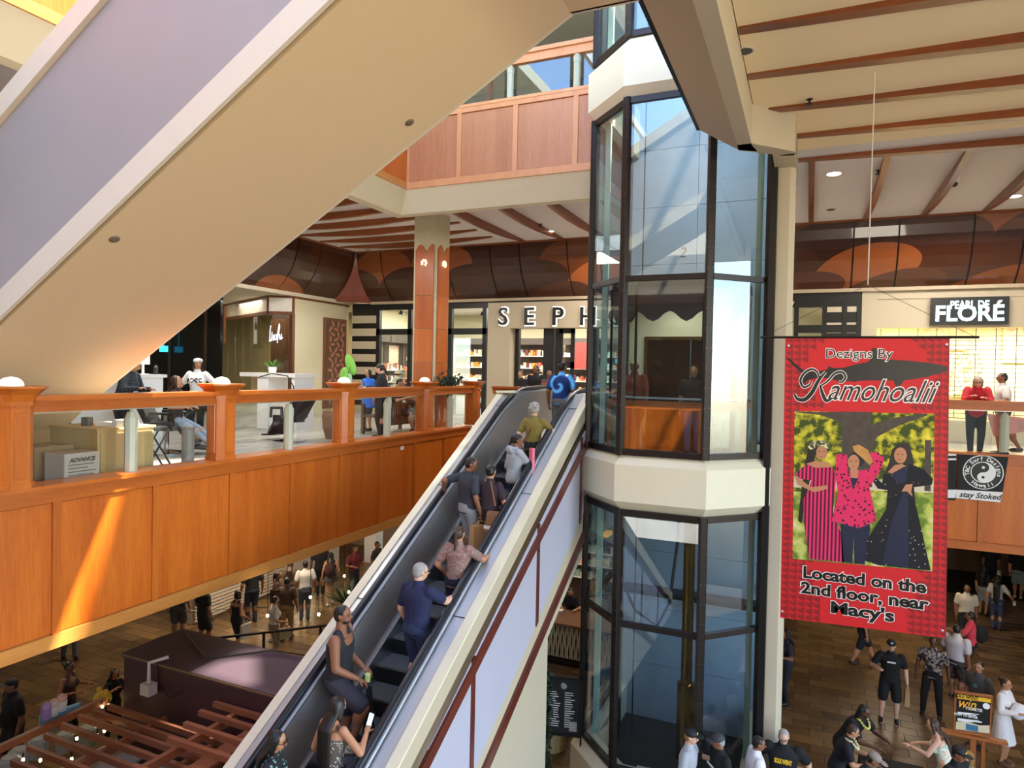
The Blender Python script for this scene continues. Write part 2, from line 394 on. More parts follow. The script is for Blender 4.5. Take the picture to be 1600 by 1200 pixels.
# ---- panelled fascias below the balustrades of level 2
def fascia(name, axis, fixed, sgn, stops, z0, z1, mp, mf, rail, low=.17, top=.17, cap=True, lowm=None):
    "axis: direction it runs along; sgn: side the face looks to"
    th = .06
    def bx(b, a0, a1, d0, d1, za, zb):
        if axis == 'y': return b.box((fixed+sgn*d0, a0, za), (fixed+sgn*d1, a1, zb))
        return b.box((a0, fixed+sgn*d0, za), (a1, fixed+sgn*d1, zb))
    root = struct(name, bx(MB(), stops[0], stops[-1], -.1, -.02, z0, z1), mf)
    for a, c in zip(stops[:-1], stops[1:]):
        bx(MB(), a+.05, c-.05, -.02, .0, z0+low+.015, z1-top-.015).build('panel', mp, root)
    for a in stops: bx(MB(), a-.05, a+.05, -.02, .025, z0+low, z1-top).build('stile', mf, root)
    bx(MB(), stops[0], stops[-1], -.02, .035, z0, z0+low).build('bottom_board', lowm or rail, root)
    bx(MB(), stops[0], stops[-1], -.02, .03, z1-top, z1).build('top_board', rail, root)
    if cap: bx(MB(), stops[0], stops[-1], -.3, .09, z1, z1+.05).build('sill', rail, root)
    return root
fascia('wall_left', 'y', FX, 1, [2.45, 3.8]+[5.14+1.335*k for k in range(0, 9)], -3.42, -1.49, ORANGE, ORANGE_F, ORANGE_Y, lowm=wood('pale_orange_y', 'b07030', 'c8873f', axis='y', sc=9))  # light on the bottom board is put into a paler wood tone
fascia('wall_back', 'x', FY, -1, [-8.17, -6.95, -5.75], -3.42, -1.49, ORANGE, ORANGE_F, ORANGE_X)
fascia('wall_right', 'x', FY, -1, [-.3, .58, 1.91, 3.24, 4.57, 5.9, 7.2], -3.42, -1.49, ORANGE, ORANGE_F, ORANGE_X)

# ---- balustrades of level 2
DOME = mat('frosted_dome', 'fbf8f0', .35, var=0, emit='fff4e2', es=.25)
def newel(x, y, parent, m, rz=0):
    r = empty('newel_post', Vector((x, y, -1.45))-parent.location); r.parent = parent
    def oct_(k, c): return [(k*(1 if i in (0,1,6,7) else -1)*(1 if i in (0,7,3,4) else c), k*(1 if i < 4 else -1)*(1 if i in (1,2,5,6) else c)) for i in range(8)]
    def sh(w, z0, z1, w2=None):
        c = .55; P = [(w,-w*c),(w,w*c),(w*c,w),(-w*c,w),(-w,w*c),(-w,-w*c),(-w*c,-w),(w*c,-w)]
        w2 = w2 or w; Q = [(p[0]*w2/w, p[1]*w2/w) for p in P]
        return [(p[0], p[1], z0) for p in P], [(p[0], p[1], z1) for p in Q]
    MB().hull(*sh(.2, 0, .07)).hull(*sh(.185, .07, .95)).hull(*sh(.21, .95, 1.0)).build('shaft', m, r, local=True)
    MB().hull(*sh(.205, 1.0, 1.08, .235)).hull(*sh(.235, 1.08, 1.15, .30)).hull(*sh(.31, 1.15, 1.175)).build('cap', m, r, local=True)
    for k in range(4):
        a = k*math.pi/2; ca, sa = math.cos(a), math.sin(a)
        b = MB(); b.hull([(.186, -.075, .12), (.186, .075, .12), (.186, .075, .88), (.186, -.075, .88)], [(.196, -.07, .125), (.196, .07, .125), (.196, .07, .875), (.196, -.07, .875)])
        b.v = [(p[0]*ca-p[1]*sa, p[0]*sa+p[1]*ca, p[2]) for p in b.v]; b.build('inset_panel', m, r, local=True)
    b = MB(); b.lathe((0, 0, 1.175), [(.125, 0), (.125, .02), (.115, .05), (.09, .08), (.05, .1), (.005, .107)], 20); b.build('lamp_dome', DOME, r, local=True, smooth=True)
    return r
def greypost(x, y, parent):
    b = MB(); b.lathe((x, y, -1.44), [(.082, 0), (.082, .6), (.088, .6), (.088, .72), (.078, .72), (.05, .8)], 8); b.tube([(x, y, -.7), (x, y, -.55)], .02, 6)
    b.build('grey_post', GREYP, parent, smooth=False)
def balustrade(name, axis, fixed, stops, kinds, label, rail, sgn, org):
    root = empty(name, org, label, 'railing')
    def P(a, d=0): return (fixed+d, a) if axis == 'y' else (a, fixed+d)
    for a, k in zip(stops, kinds):
        if k == 'n': newel(*P(a, -.13*sgn), root, ORANGE_F)
        elif k == 'p': greypost(*P(a, -.13*sgn), root)
    n = [a for a, k in zip(stops, kinds) if k != 'p']
    for a, c in zip(n[:-1], n[1:]):
        def bx(b, d0, d1, z0, z1):
            p, q = P(a+.17, d0), P(c-.17, d1); return b.box((p[0], p[1], z0), (q[0], q[1], z1))
        bx(MB(), -.29*sgn, .03*sgn, -.45, -.39).build('rail', rail, root)
        bx(MB(), -.2*sgn, -.04*sgn, -.585, -.45).build('rail_apron', rail, root)
        bx(MB(), -.15*sgn, -.1*sgn, -.605, -.585).build('edge_strip', mat('aluminium', 'c9c5ba', .3, metal=.8), root)
    for a, c in zip(stops[:-1], stops[1:]):
        g = .16
        p, q = P(a+g+.05, -.125*sgn), P(c-g-.05, -.137*sgn)
        MB().box((p[0], p[1], -1.42), (q[0], q[1], -.62)).build('glass_pane', PANE, root)
    return root
st = [1.71, 4.71, 6.2, 7.72, 9.2, 10.72, 12.22, 13.75, 15.0, 16.25]
balustrade('balustrade', 'y', FX, st, 'nnpnpnpnpn', 'long orange wood and glass railing with domed posts, left of the well', ORANGE_Y, 1, (FX, 9, -1.44))
balustrade('balustrade', 'x', FY, [-7.9, -6.0], 'xn', 'short orange wood rail beside the top of the escalator', ORANGE_X, -1, (-7, FY, -1.44))
balustrade('balustrade', 'x', FY, [-.2, 1.4, 3.62, 5.7, 7.4], 'xpppx', 'orange wood and glass railing behind the red banner', ORANGE_X, -1, (3, FY, -1.44))

# ---- ceiling of level 2 (underside of level 3), its beam round the well, wooden ribs
cr = [(-27, -8, -8.6, 26), (-8.6, 12.9, -4.1, 26), (-4.1, 15.2, -.3, 26), (-.3, 12.9, 12, 26), (-.85, -8, 12, 12.9)]
ceil = slabs('ceiling', cr[:-1], ZC, ZC+.25, CEIL)
slabs('ceiling_near', cr[-1:], ZC, ZC+.25, mat('warm_lit_ceiling', 'eed9b0', .9, var=.02, scale=60))  # warm light on the near ceiling is put into its colour
slabs('floor_top', [(-27, -8, -8.1, 26), (-8.1, 12.4, -4.1, 26), (-4.1, 15.2, -.3, 26), (-.3, 12.4, 12, 26), (-1.5, -8, 12, 12.4)], Z3-.1, Z3, mat('level_three_slab', '9a958c', .8))
slabs('ceiling_lower', [(-27, -8, FX-.1, 32), (FX-.1, FY+.1, -4.05, 32), (-.3, FY+.1, 12, 32), (-4.05, 15.2, -.3, 32)], -3.42, -3.3, mat('lower_ceiling_paint', 'b9ab94', .9))
# profile (offset into the slab, z)
PR = [(0, 3.86), (.38, 3.43), (.62, 3.43), (.62, ZC+.1), (.16, ZC+.1), (.16, 3.87)]
b = MB(); b.ext([(-8.0-o_, z) for o_, z in PR], 'y', -8, 12.3+.0)
b.hull([(-8.0-o_, 12.3, z) for o_, z in PR], [(-8.0-o_, 12.3+o_, z) for o_, z in PR])
struct('trim_1', b, CREAM)
b = MB(); b.ext([(12.3+o_, z) for o_, z in PR], 'x', -8.0, -3.78)
b.hull([(-8.0, 12.3+o_, z) for o_, z in PR], [(-8.0-o_, 12.3+o_, z) for o_, z in PR])
struct('trim_2', b, CREAM)
b = MB(); PN = [(-1.63, 3.78), (-1.06, 3.43), (-.86, 3.43), (-.86, ZC+.1), (-1.63, ZC+.1)]
b.ext(PN, 'y', -8, 10.6)
b.hull([(-1.63, 10.6, 3.78), (-1.06, 10.6, 3.43), (-.86, 10.6, 3.43), (-.86, 10.6, ZC+.1), (-1.63, 10.6, ZC+.1)],
       [(-1.63, 10.68, 3.78), (-1.06, 10.75, 3.43), (-.80, 10.9, 3.43), (-.80, 10.9, ZC+.1), (-1.63, 10.68, ZC+.1)])
b.prism([(-1.06, 10.5), (-.86, 10.5), (-.28, 11.1), (-.28, 11.27), (-.42, 11.27), (-1.06, 10.76)], 3.43, ZC+.1)
b.box((-.6, 11.2, 3.43), (-.28, 12.9, ZC+.1))
struct('trim_3', b, BEIGE)
struct('trim_4', MB().box((-1.68, -8, 3.78), (-1.60, 10.68, 3.83)), BLACK)

def rib(p, q, m, d0, d1, sym=False, w=.17):
    "tapered wooden rib hung under the ceiling"
    p, q = Vector(p), Vector(q); d = (q-p).normalized(); s = Vector((-d.y, d.x, 0))*w/2
    n = 6; A = []
    for i in range(n+1):
        t = i/n; h = (d0+(d1-d0)*t) if not sym else d0+(d1-d0)*math.sin(math.pi*min(1, max(0, t)))
        A.append((p+(q-p)*t, h))
    prof = [a-Vector((0, 0, h)) for a, h in A]; top = [a+Vector((0, 0, .02)) for a, h in A]
    P = prof + top[::-1]
    MB().hull([x-s for x in P], [x+s for x in P]).build('rib', m, ceil)
for y in (3.0, 4.3, 5.6, 6.9, 8.2, 9.5, 10.8): rib((-.84, y, ZC), (9, y, ZC), RIBW, .02, .34)
for y in (12.1, 13.45): rib((-.28, y, ZC), (9, y, ZC), RIBW, .03, .34)
for k in range(0, 8): rib((-.05+1.24*k, 13.55, ZC), (-.05+1.24*k, 18.95, ZC), RIBY, .03, .2, True, .11)
for k in range(0, 4): rib((-8.05+1.24*k, 12.95, ZC), (-8.05+1.24*k, 18.95, ZC), RIBY, .03, .2, True, .11)
for k in range(0, 6): rib((-8.7, 13.0+1.0*k, ZC), (-14.2, 13.0+1.0*k, ZC), RIBW, .03, .17, True, .11)
for k in range(1, 8): rib((-8.7, 13.0-1.1*k, ZC), (-14.2, 13.0-1.1*k, ZC), RIBW, .03, .17, True, .11)

# ---- coved veneer frieze over the shops
def scalemat():
    m, nt, b = pbsdf('scalloped_veneer'); N = nt.nodes.new; L = nt.links.new
    def M(op, a, c=None, d=None):
        x = N('ShaderNodeMath'); x.operation = op
        for i, v in enumerate((a, c, d)):
            if v is None: continue
            if isinstance(v, (int, float)): x.inputs[i].default_value = v
            else: L(v, x.inputs[i])
        return x.outputs[0]
    g = N('ShaderNodeNewGeometry'); sp = N('ShaderNodeSeparateXYZ'); L(g.outputs['Position'], sp.inputs[0])
    u = M('DIVIDE', M('ADD', sp.outputs['X'], sp.outputs['Y']), 2.3); v = M('DIVIDE', M('ADD', sp.outputs['Z'], .3), .62)
    row = M('FLOOR', v); fv = M('FRACT', v)
    off = M('MULTIPLY', M('MODULO', row, 2), .5); uu = M('ADD', u, off); fu = M('SUBTRACT', M('FRACT', uu), .5)
    d2 = M('ADD', M('MULTIPLY', M('MULTIPLY', fu, fu), 4.0), M('MULTIPLY', fv, fv))
    inside = M('LESS_THAN', d2, 1.0)
    row2 = M('ADD', row, M('SUBTRACT', 1.0, inside)); off2 = M('MULTIPLY', M('MODULO', row2, 2), .5); cu = M('FLOOR', M('ADD', u, off2))
    cb = N('ShaderNodeCombineXYZ'); L(cu, cb.inputs[0]); L(row2, cb.inputs[1])
    wn = N('ShaderNodeTexWhiteNoise'); wn.noise_dimensions = '2D'; L(cb.outputs[0], wn.inputs['Vector'])
    cr = N('ShaderNodeValToRGB'); e = cr.color_ramp.elements; e[0].color = lin('381a0e'); e[1].color = lin('a2592a'); k = e.new(.6); k.color = lin('472312'); k = e.new(.8); k.color = lin('643318')
    L(wn.outputs['Value'], cr.inputs[0])
    mp = N('ShaderNodeMapping'); mp.inputs['Scale'].default_value = (40, 40, 2); L(g.outputs['Position'], mp.inputs[0])
    nz = N('ShaderNodeTexNoise'); nz.inputs['Scale'].default_value = 1; nz.inputs['Detail'].default_value = 4; L(mp.outputs[0], nz.inputs['Vector'])
    mr = N('ShaderNodeMapRange'); mr.inputs[3].default_value = .75; mr.inputs[4].default_value = 1.2; L(nz.outputs['Fac'], mr.inputs[0])
    mx = N('ShaderNodeMix'); mx.data_type = 'RGBA'; mx.blend_type = 'MULTIPLY'; mx.inputs['Factor'].default_value = 1; L(cr.outputs[0], mx.inputs['A']); L(mr.outputs[0], mx.inputs['B'])
    L(mx.outputs['Result'], b.inputs[0]); b.inputs['Roughness'].default_value = .28; b.inputs['Coat Weight'].default_value = .3
    return m
SCALE = scalemat()
def cove_pts(n=8):   # offset into the wall, z
    return [(1.0*(1-math.cos(t*math.pi/2))*1.0, ZC-1.66*math.sin(t*math.pi/2)*1.0 if False else ZC-1.66*t) for t in [i/n for i in range(n+1)]]
CV = [(.0, 4.0), (.02, 3.8), (.07, 3.55), (.15, 3.3), (.27, 3.05), (.44, 2.8), (.66, 2.55), (.95, 2.34)]
def cove(name, axis, fixed, sgn, lo, hi, ws, miter=0):
    def pt(a, o_, z, back=0): return (a, fixed+sgn*(o_+back), z) if axis == 'x' else (fixed+sgn*(o_+back), a, z)
    b = MB()
    F = [pt(lo, o_, z, .05) for o_, z in CV]+[pt(lo, 1.3, 2.34), pt(lo, 1.3, 4.0)]
    G = [pt(hi, o_, z, .05) for o_, z in CV]+[pt(hi, 1.3, 2.34), pt(hi, 1.3, 4.0)]
    root = struct(name, b.hull(F, G), BLACK)
    a = lo; k = 0
    while a < hi-.1:
        c = min(a+ws[k % len(ws)], hi); k += 1
        p = MB()
        A = [pt(a+.02, o_, z) for o_, z in CV]+[pt(a+.02, o_, z, .04) for o_, z in CV[::-1]]
        B = [pt(c-.02, o_, z) for o_, z in CV]+[pt(c-.02, o_, z, .04) for o_, z in CV[::-1]]
        n = len(A); p.add(A+B, [(i, (i+1) % n, n+(i+1) % n, n+i) for i in range(n)] + [(i, i+1, n-2-i, n-1-i) for i in range(len(CV)-1)] + [(n+i+1, n+i, 2*n-1-i, 2*n-2-i) for i in range(len(CV)-1)])
        p.build('panel', SCALE, root); a = c
    for z, hgt, oo in ((4.0, .1, -.06), (2.34, .09, .88)):
        q, r = pt(lo, oo, z-hgt/2), pt(hi, oo+.1, z+hgt/2)
        MB().box(q, r).build('moulding', RIBW if z > 3 else mat('pale_moulding', 'b9a78c', .5), root)
    return root
XL = -14.35
cove('wall_frieze_back', 'x', 19.0, 1, XL, 9.0, (1.0, 1.55))
cove('wall_frieze_left', 'y', XL, -1, 4.0, 19.0, (1.6, 1.05))
# corner wedge of the frieze
b = MB(); F = [(XL+.02, 19.0-.02, 4.0)]
L1 = [(XL-o_*1.0-.01, 19.0-.02+0*o_, z) for o_, z in CV]; L2 = [(XL+.02, 19.0+o_, z) for o_, z in CV]
for i in range(len(CV)-1): b.add([L1[i], L2[i], L2[i+1], L1[i+1]], [(0, 1, 2, 3)])
struct('trim_5', b, wood('wedge_veneer', '79382a', '8c4534', sc=4))
struct('ceiling_soffit', MB().box((-27, -2, 2.30), (-15.2, 26, 2.42)), mat('soffit_paint', 'c8bda6', .9))
struct('wall_front', MB().box((-27, -12.3, Z1), (12, -12, 3.6)), mat('front_wall', '5a4634', .6))
struct('wall_front_upper', MB().box((-27, -12.3, 3.6), (12, -12, 8)), mat('front_wall_upper', 'cfc0a4', .8))
struct('floor_front', MB().box((-27, -12, -3.4), (12, -8, Z2)), ORANGE)
struct('ceiling_front', MB().box((-27, -12, 3.6), (12, -8, Z3)), mat('front_slab', '8f8470', .8))
struct('wall_corridor', MB().box((-27.2, -8, Z2), (-27, 26, ZC)), BEIGE)

# ---- level 3: panelled fascias, railing, wall behind
def fascia3(name, axis, fixed, sgn, stops, z0, z1):
    return fascia(name, axis, fixed, sgn, stops, z0, z1, UPPER, UPPER_F, UPPER_F, low=.14, top=.12, cap=False)
fascia3('wall_upper_back', 'x', 12.3, -1, [-7.97, -6.72, -5.46, -4.2, -3.8], 3.86, 5.42)
fascia('wall_upper_left', 'y', -8.0, 1, [-6, -4.6, -3.2, -1.8, -.4, 1.0, 2.4, 3.8, 4.75, 6.0, 7.3, 8.6, 9.9, 11.1, 12.27], 3.86, 5.42, ORANGE, ORANGE_F, wood('pale_orange_y', 'b07030', 'c8873f', axis='y', sc=9), low=.14, top=.12, cap=False)
fascia3('wall_upper_near', 'y', -1.63, -1, [-6, -4, -2, 0, 2, 4, 6, 8, 10.4], 3.83, 5.42)
b = MB().box((-8.1, 12.32, 5.3), (-7.05, 12.42, 7.4)).box((-7.12, 12.26, 5.42), (-7.0, 12.36, 6.1)); struct('wall_upper_pier', b, UPPER)
rt = empty('balustrade', (-5.5, 12.35, 5.42), 'orange wood and glass railing on the top level, beside the elevator shaft', 'railing')
MB().box((-8, 12.26, 6.28), (-3.8, 12.5, 6.36)).build('rail', UPPER_F, rt)
MB().box((-8, 12.3, 6.12), (-3.8, 12.44, 6.28)).build('rail_apron', UPPER_F, rt)
MB().box((-7.0, 12.26, 5.40), (-3.8, 12.5, 5.46)).build('sill', UPPER_F, rt)
for x in (-5.62, -4.22):
    b = MB(); b.lathe((x, 12.36, 5.46), [(.07, 0), (.07, .5), (.078, .5), (.078, .6), (.05, .66)], 8); b.tube([(x, 12.36, 6.1), (x, 12.36, 6.24)], .02, 6); b.build('grey_post', GREYP, rt)
for x0, x1 in ((-6.95, -5.75), (-5.47, -4.36), (-4.08, -3.82)):
    MB().box((x0, 12.35, 5.47), (x1, 12.362, 6.1)).build('glass_pane', glass('sky_pane', (.8, .88, .9), .7), rt)
struct('wall_top_back', MB().box((-27, 17.5, Z3), (-4.1, 17.7, 9.6)).box((-4.1, 17.5, Z3), (12, 17.7, 9.6)), mat('slate_hoarding', '5d6468', .7, var=.08, scale=4))
struct('ceiling_top', MB().box((-27, 12.5, 8.0), (-3.75, 26, 8.4)).box((-.6, 12.5, 8.0), (12, 26, 8.4)).box((-3.75, 14.6, 8.0), (-.6, 26, 8.4)).box((-27, 9.75, 9.6), (-4.7, 14.6, 10.0)).box((-4.7, 12.4, 9.6), (-3.3, 14.6, 10.0)).box((-3.3, 9.75, 9.6), (-2.4, 14.6, 10.0)).box((-.6, 9.75, 9.6), (12, 14.6, 10.0)).box((-3.75, 9.75, 9.6), (-.6, 12.3, 10.0)).box((-27, -8, 9.6), (-8.6, 9.75, 10.0)).box((1.5, -8, 9.6), (12, 9.75, 10.0)), CREAM)  # unseen upper roof, its openings shaped to let in strips of sun
b = MB()
for x in (-6.5, -3.5, -.5): b.box((x-.06, -8, 9.7), (x+.06, 9.8, 10.0))
struct('trim_6', b, WHITE)
o = MB().box((-7.42, 15.0, 5.3), (-7.36, 15.15, 8.0)).build('standpipe', mat('red_pipe', '8a2a2c', .4)); setp(o, 'thin red standpipe rising behind the top railing', 'pipe')
# ================================================================ glass lift shaft
EV = empty('elevator_shaft', (-2.2, 12.6, Z1), 'tall octagonal glass elevator shaft with cream bands and dark frames, left of the red banner', 'elevator')
G = [(-3.70, 14.5), (-3.70, 11.96), (-2.88, 11.12), (-1.50, 11.12), (-.67, 11.96), (-.67, 14.5)]
def off(P, d):
    "outline moved outwards by d (open polyline)"
    out = []
    for i, p in enumerate(P):
        p = Vector(p); ns = []
        if i > 0: e = (p-Vector(P[i-1])).normalized(); ns.append(Vector((-e.y, e.x))*-1)
        if i < len(P)-1: e = (Vector(P[i+1])-p).normalized(); ns.append(Vector((-e.y, e.x))*-1)
        if len(ns) == 1: n = ns[0]
        else: n = (ns[0]+ns[1]); n = n/n.dot(ns[0])
        out.append(tuple(p+n*d))
    return out
if off(G, .1)[2][1] > G[2][1]:
    _o = off; off = lambda P, d: _o(P, -d)
def ring(b, rows):
    "skin through outlines: rows of (offset, z)"
    O = [off(G, d) for d, z in rows]; n = len(G)
    for i in range(n-1):
        A = [(O[k][i][0], O[k][i][1], rows[k][1]) for k in range(len(rows))]
        B = [(O[k][i+1][0], O[k][i+1][1], rows[k][1]) for k in range(len(rows))]
        b.hull(A, B)
    return b
for z0, z1 in ((-2.28, -1.36), (4.62, 5.62)):
    ring(MB(), [(-.02, z0), (.135, z0+.15), (.135, z1-.15), (-.02, z1), (-.25, z1), (-.25, z0)]).build('band', CREAM, EV)
ring(MB(), [(-.02, -6.75), (.2, -6.9), (.2, Z1+.002), (-.25, Z1+.002), (-.25, -6.75)]).build('base_curb', CREAM, EV)
SEC = [(-6.75, -2.28, -4.22), (-1.36, 4.62, 1.6), (5.62, 10.2, 8.0)]
BOLT = mat('mullion_bolt', '6d6660', .4, metal=.8)
for i, p in enumerate(G[1:5]):
    for z0, z1, zt in SEC:
        q = off(G, .02)[i+1]; rz = (0, -22.5, 22.5, 0)[i] if False else (R_(-67.5), R_(-22.5), R_(22.5), R_(67.5))[i]
        o = MB().cbox((q[0], q[1], (z0+z1)/2), .13, .11, z1-z0, rz, .02).build('mullion', DARKM, EV)
        b = MB(); c, s_ = math.cos(rz), math.sin(rz)
        for k in range(int((z1-z0)/.32)):
            for sx in (-.035, .035):
                b.cbox((q[0]+sx*c+.058*s_, q[1]+sx*s_-.058*c, z0+.2+k*.32), .012, .012, .012, rz)
        oo = b.build('bolts', BOLT, EV); oo['kind'] = 'stuff'
for i in range(5):
    p, q = Vector(G[i]), Vector(G[i+1]); d = (q-p).normalized()
    for z0, z1, zt in SEC:
        for z, h in ((z0+.05, .1), (z1-.05, .1), (zt, .09)):
            MB().bar((*(p+d*.05), z), (*(q-d*.05), z), .09, h).build('transom', DARKM, EV)
        for za, zb in ((z0+.1, zt-.045), (zt+.045, z1-.1)):
            a, b_ = p+d*.06, q-d*.06
            MB().bar((*a, (za+zb)/2), (*b_, (za+zb)/2), .012, zb-za).build('glass_pane', ELEVG, EV)
# concrete back wall with formwork joints, side wall fins, guide rails, hydraulic ram
for k in range(-6, 15):
    for x0, x1 in ((-3.62, -2.2), (-2.19, -.75)):
        MB().box((x0, 14.35, k*1.22-.1), (x1, 14.5, k*1.22+1.11)).build('concrete_panel', CONC, EV)
MB().box((-3.7, 14.5, Z1), (-.67, 14.6, 10.2)).build('shaft_back', CONC, EV)
b = MB(); put_text(b, '2', (-2.48, 14.34, 2.56), (1, 0, 0), (0, 0, 1), .3, shear=.2); b.build('painted_level_mark', BLACK, EV)
PALE = mat('pale_green_steel', 'a9bdaa', .5)
for x, y in ((-3.5, 12.15), (-3.35, 13.2), (-.85, 12.5)):
    MB().box((x-.05, y-.04, Z1), (x+.05, y+.04, 10)).build('guide_rail', PALE if y < 13 else DARKM, EV)
for x in (-3.4, -3.15, -.95):
    MB().tube([(x, 13.6, Z1), (x, 13.6, 10)], .015, 6).build('cable', BLACK, EV)
BRASS = mat('brass', 'a98545', .22, metal=1, var=.03)
MB().lathe((-2.0, 13.1, Z1), [(.17, 0), (.17, 1.5), (.11, 1.52), (.11, 5.75)], 16).build('hydraulic_ram', BRASS, EV, smooth=False)
MB().tube([(-2.15, 12.9, -1.7), (-2.2, 12.9, -3.2), (-2.3, 12.8, -4.3), (-2.5, 12.7, -4.75), (-2.9, 12.6, -4.5), (-3.2, 12.6, -3.9)], .03, 8).build('travelling_cable', RUBBER, EV)
MB().box((-3.6, 12.1, Z1), (-.75, 14.3, Z1+.05)).build('pit_floor', mat('pit_floor', '3d3a37', .8), EV)
for x, y, rz in ((-2.75, 11.75, .2), (-2.25, 11.7, -.1), (-2.5, 12.3, .1)):
    MB().cbox((x, y, Z1+.06), .5, .3, .01, rz).build('paper_sheet', WHITE, EV)
# steps of a ledge seen through the lower glass
MB().box((-3.5, 13.9, -4.6), (-.8, 14.3, -4.5)).build('ledge', DARKM, EV)

CAR = empty('elevator_car', (-2.2, 12.6, -1.5), 'glass elevator car stopped at the second level, with wooden handrail and cream doorway', 'elevator car')
CARP = [(-3.35, 13.3), (-3.35, 12.1), (-2.75, 11.5), (-1.62, 11.5), (-1.0, 12.1), (-1.0, 13.3)]
CW = wood('copper_wood', '8a4a22', 'a8602f', axis='x', sc=5)
MB().prism(CARP, -1.62, -1.48).build('car_floor', wood('car_floor', '4a2d1c', '5d3a22', axis='x'), CAR)
MB().prism(CARP, 1.5, 1.66).build('car_roof', DARKM, CAR)
PURP = mat('plum_valance', '45383a', .5)
for i in range(1, 4):
    p, q = Vector(CARP[i]), Vector(CARP[i+1]); n = 12; A = []
    for k in range(n+1):
        t = k/n; x = p+(q-p)*t; A.append((x.x, x.y, 1.0+.09*math.cos(4*math.pi*t)))
    A += [(q.x, q.y, 1.5), (p.x, p.y, 1.5)]; d = (q-p).normalized(); nn = Vector((-d.y, d.x, 0))*.03
    MB().hull(A, [tuple(Vector(v)+nn) for v in A]).build('valance', PURP, CAR)
b = MB(); b.box((-3.35, 13.3, .75), (-1.0, 13.36, 1.5)).box((-3.35, 13.3, -1.48), (-3.0, 13.36, .75)).box((-1.25, 13.3, -1.48), (-1.0, 13.36, .75)); b.build('rear_wall', CREAM, CAR)
b = MB(); b.box((-3.0, 13.27, .68), (-1.25, 13.37, .75)).box((-3.0, 13.27, -1.48), (-2.94, 13.37, .7)).box((-1.31, 13.27, -1.48), (-1.25, 13.37, .7)); b.build('door_frame', mat('polished_brass', 'c8b184', .15, metal=1), CAR)
MB().box((-2.94, 13.33, -1.48), (-2.12, 13.36, .68)).build('door_leaf', mat('smoked_mirror', '3c4340', .08, metal=.8), CAR)
MB().box((-2.10, 13.33, -1.48), (-1.31, 13.36, .68)).build('door_leaf', mat('smoked_mirror', '3c4340', .08, metal=.8), CAR)
b = MB()
for i in range(0, 5): b.bar((*CARP[i], -.52), (*CARP[i+1], -.52), .07, .14)
b.build('handrail', CW, CAR)
b = MB()
for i in range(0, 5): b.bar((*CARP[i], -.40), (*CARP[i+1], -.40), .12, .03)
b.build('handrail_ledge', mat('grey_ledge', '8f969b', .4), CAR)
for p in CARP[1:5]:
    MB().cbox((p[0], p[1], -.98), .08, .08, 1.0).build('post', CW, CAR)
    MB().cbox((p[0], p[1], .55), .04, .04, 2.0).build('upright', DARKM, CAR)
for i in range(0, 5):
    MB().bar((*CARP[i], .0), (*CARP[i+1], .0), .008, 2.9).build('glass_pane', PANE, CAR)
b = MB(); b.cbox((-1.12, 13.25, .42), .18, .008, .18); b.build('notice', mat('notice_paper', 'cfc9b5', .6), CAR)
b = MB()
for k in range(20):
    t = 2*math.pi*k/20; u = 2*math.pi*(k+1)/20
    b.bar((-1.12+.07*math.cos(t), 13.24, .3+.07*math.sin(t)), (-1.12+.07*math.cos(u), 13.24, .3+.07*math.sin(u)), .012, .012, (0, 1, 0))
b.bar((-1.17, 13.24, .25), (-1.07, 13.24, .35), .012, .012, (0, 1, 0)); b.build('no_smoking_mark', BLACK, CAR)
area_light('shaft_fill_top', (-2.2, 13.2, 9.3), 1.6, 40, (.8, .9, 1))  # added lamp standing in for skylight falling down the shaft
sl_ = area_light('shaft_fill_wall', (-2.2, 11.7, 5.1), 1.3, 14, (.8, .9, 1), (R_(62), 0, 0)); sl_.data.spread = R_(110)  # added lamp, no fixture there; brightens the concrete back wall
area_light('elevator_lamp', (-2.2, 12.6, 1.4), .7, 9, (1, .9, .75))

# round-cornered cream column beside the shaft
b = MB(); b.cbox((-.45, 12.15, (Z1+ZC)/2), .34, .5, ZC-Z1, 0, .08); struct('wall_column_shaft', b, BEIGE)
b = MB(); b.cbox((-.60, 12.0, (Z1+ZC)/2), .10, .35, ZC-Z1); struct('trim_7', b, BLACK)

# veneered column on level 2 with a cream corner strip and flower lamps
CL = empty('column', (-8.9, 15.35, Z2), 'square orange wood column with cream corner strips and small flower lamps', 'column')
cx, cy, hw = -9.0, 15.1, .33
b = MB().box((cx-hw, cy-hw, Z2), (cx+hw, cy+hw, ZC)); b.build('core', GREYP if False else mat('column_cream', 'c9c2a2', .5), CL)
zz = [Z2, Z2+.9, Z2+1.75, Z2+2.6, Z2+3.45, 3.1]
for sgn, ax in ((-1, 'y'), (1, 'x')):
    for z0, z1 in zip(zz[:-1], zz[1:]):
        w_ = hw-.06; n = 12
        top = [(w_*(1-2*k/n), z1-.012 + (.0 if z1 < 3.05 else (-.12 + .22*abs(math.sin(math.pi*(1-k/n)*1.5+.35)) if True else 0))) for k in range(n+1)]
        P = [(-w_, z0), (w_, z0)] + top
        if ax == 'y': MB().ext([(cx+a, z) for a, z in P], 'y', cy-hw-.03, cy-hw).build('veneer_panel', ORANGE, CL)
        else: MB().ext([(cy+a, z) for a, z in P], 'x', cx+hw, cx+hw+.03).build('veneer_panel', ORANGE, CL)
FLO = mat('flower_lamp', 'fbe9b0', .4, emit='ffedb8', es=1.0)
for ax in 'yx':
    b = MB()
    for k in range(7):
        if k == 5: continue
        t = 2*math.pi*k/7
        c = (cx+.065*math.cos(t), cy-hw-.05, 2.72+.065*math.sin(t)) if ax == 'y' else (cx+hw+.05, cy+.065*math.cos(t), 2.72+.065*math.sin(t))
        b.ell(c, .03, .03, .03, 8, 6)
    b.build('flower_lamp', FLO, CL, smooth=True)

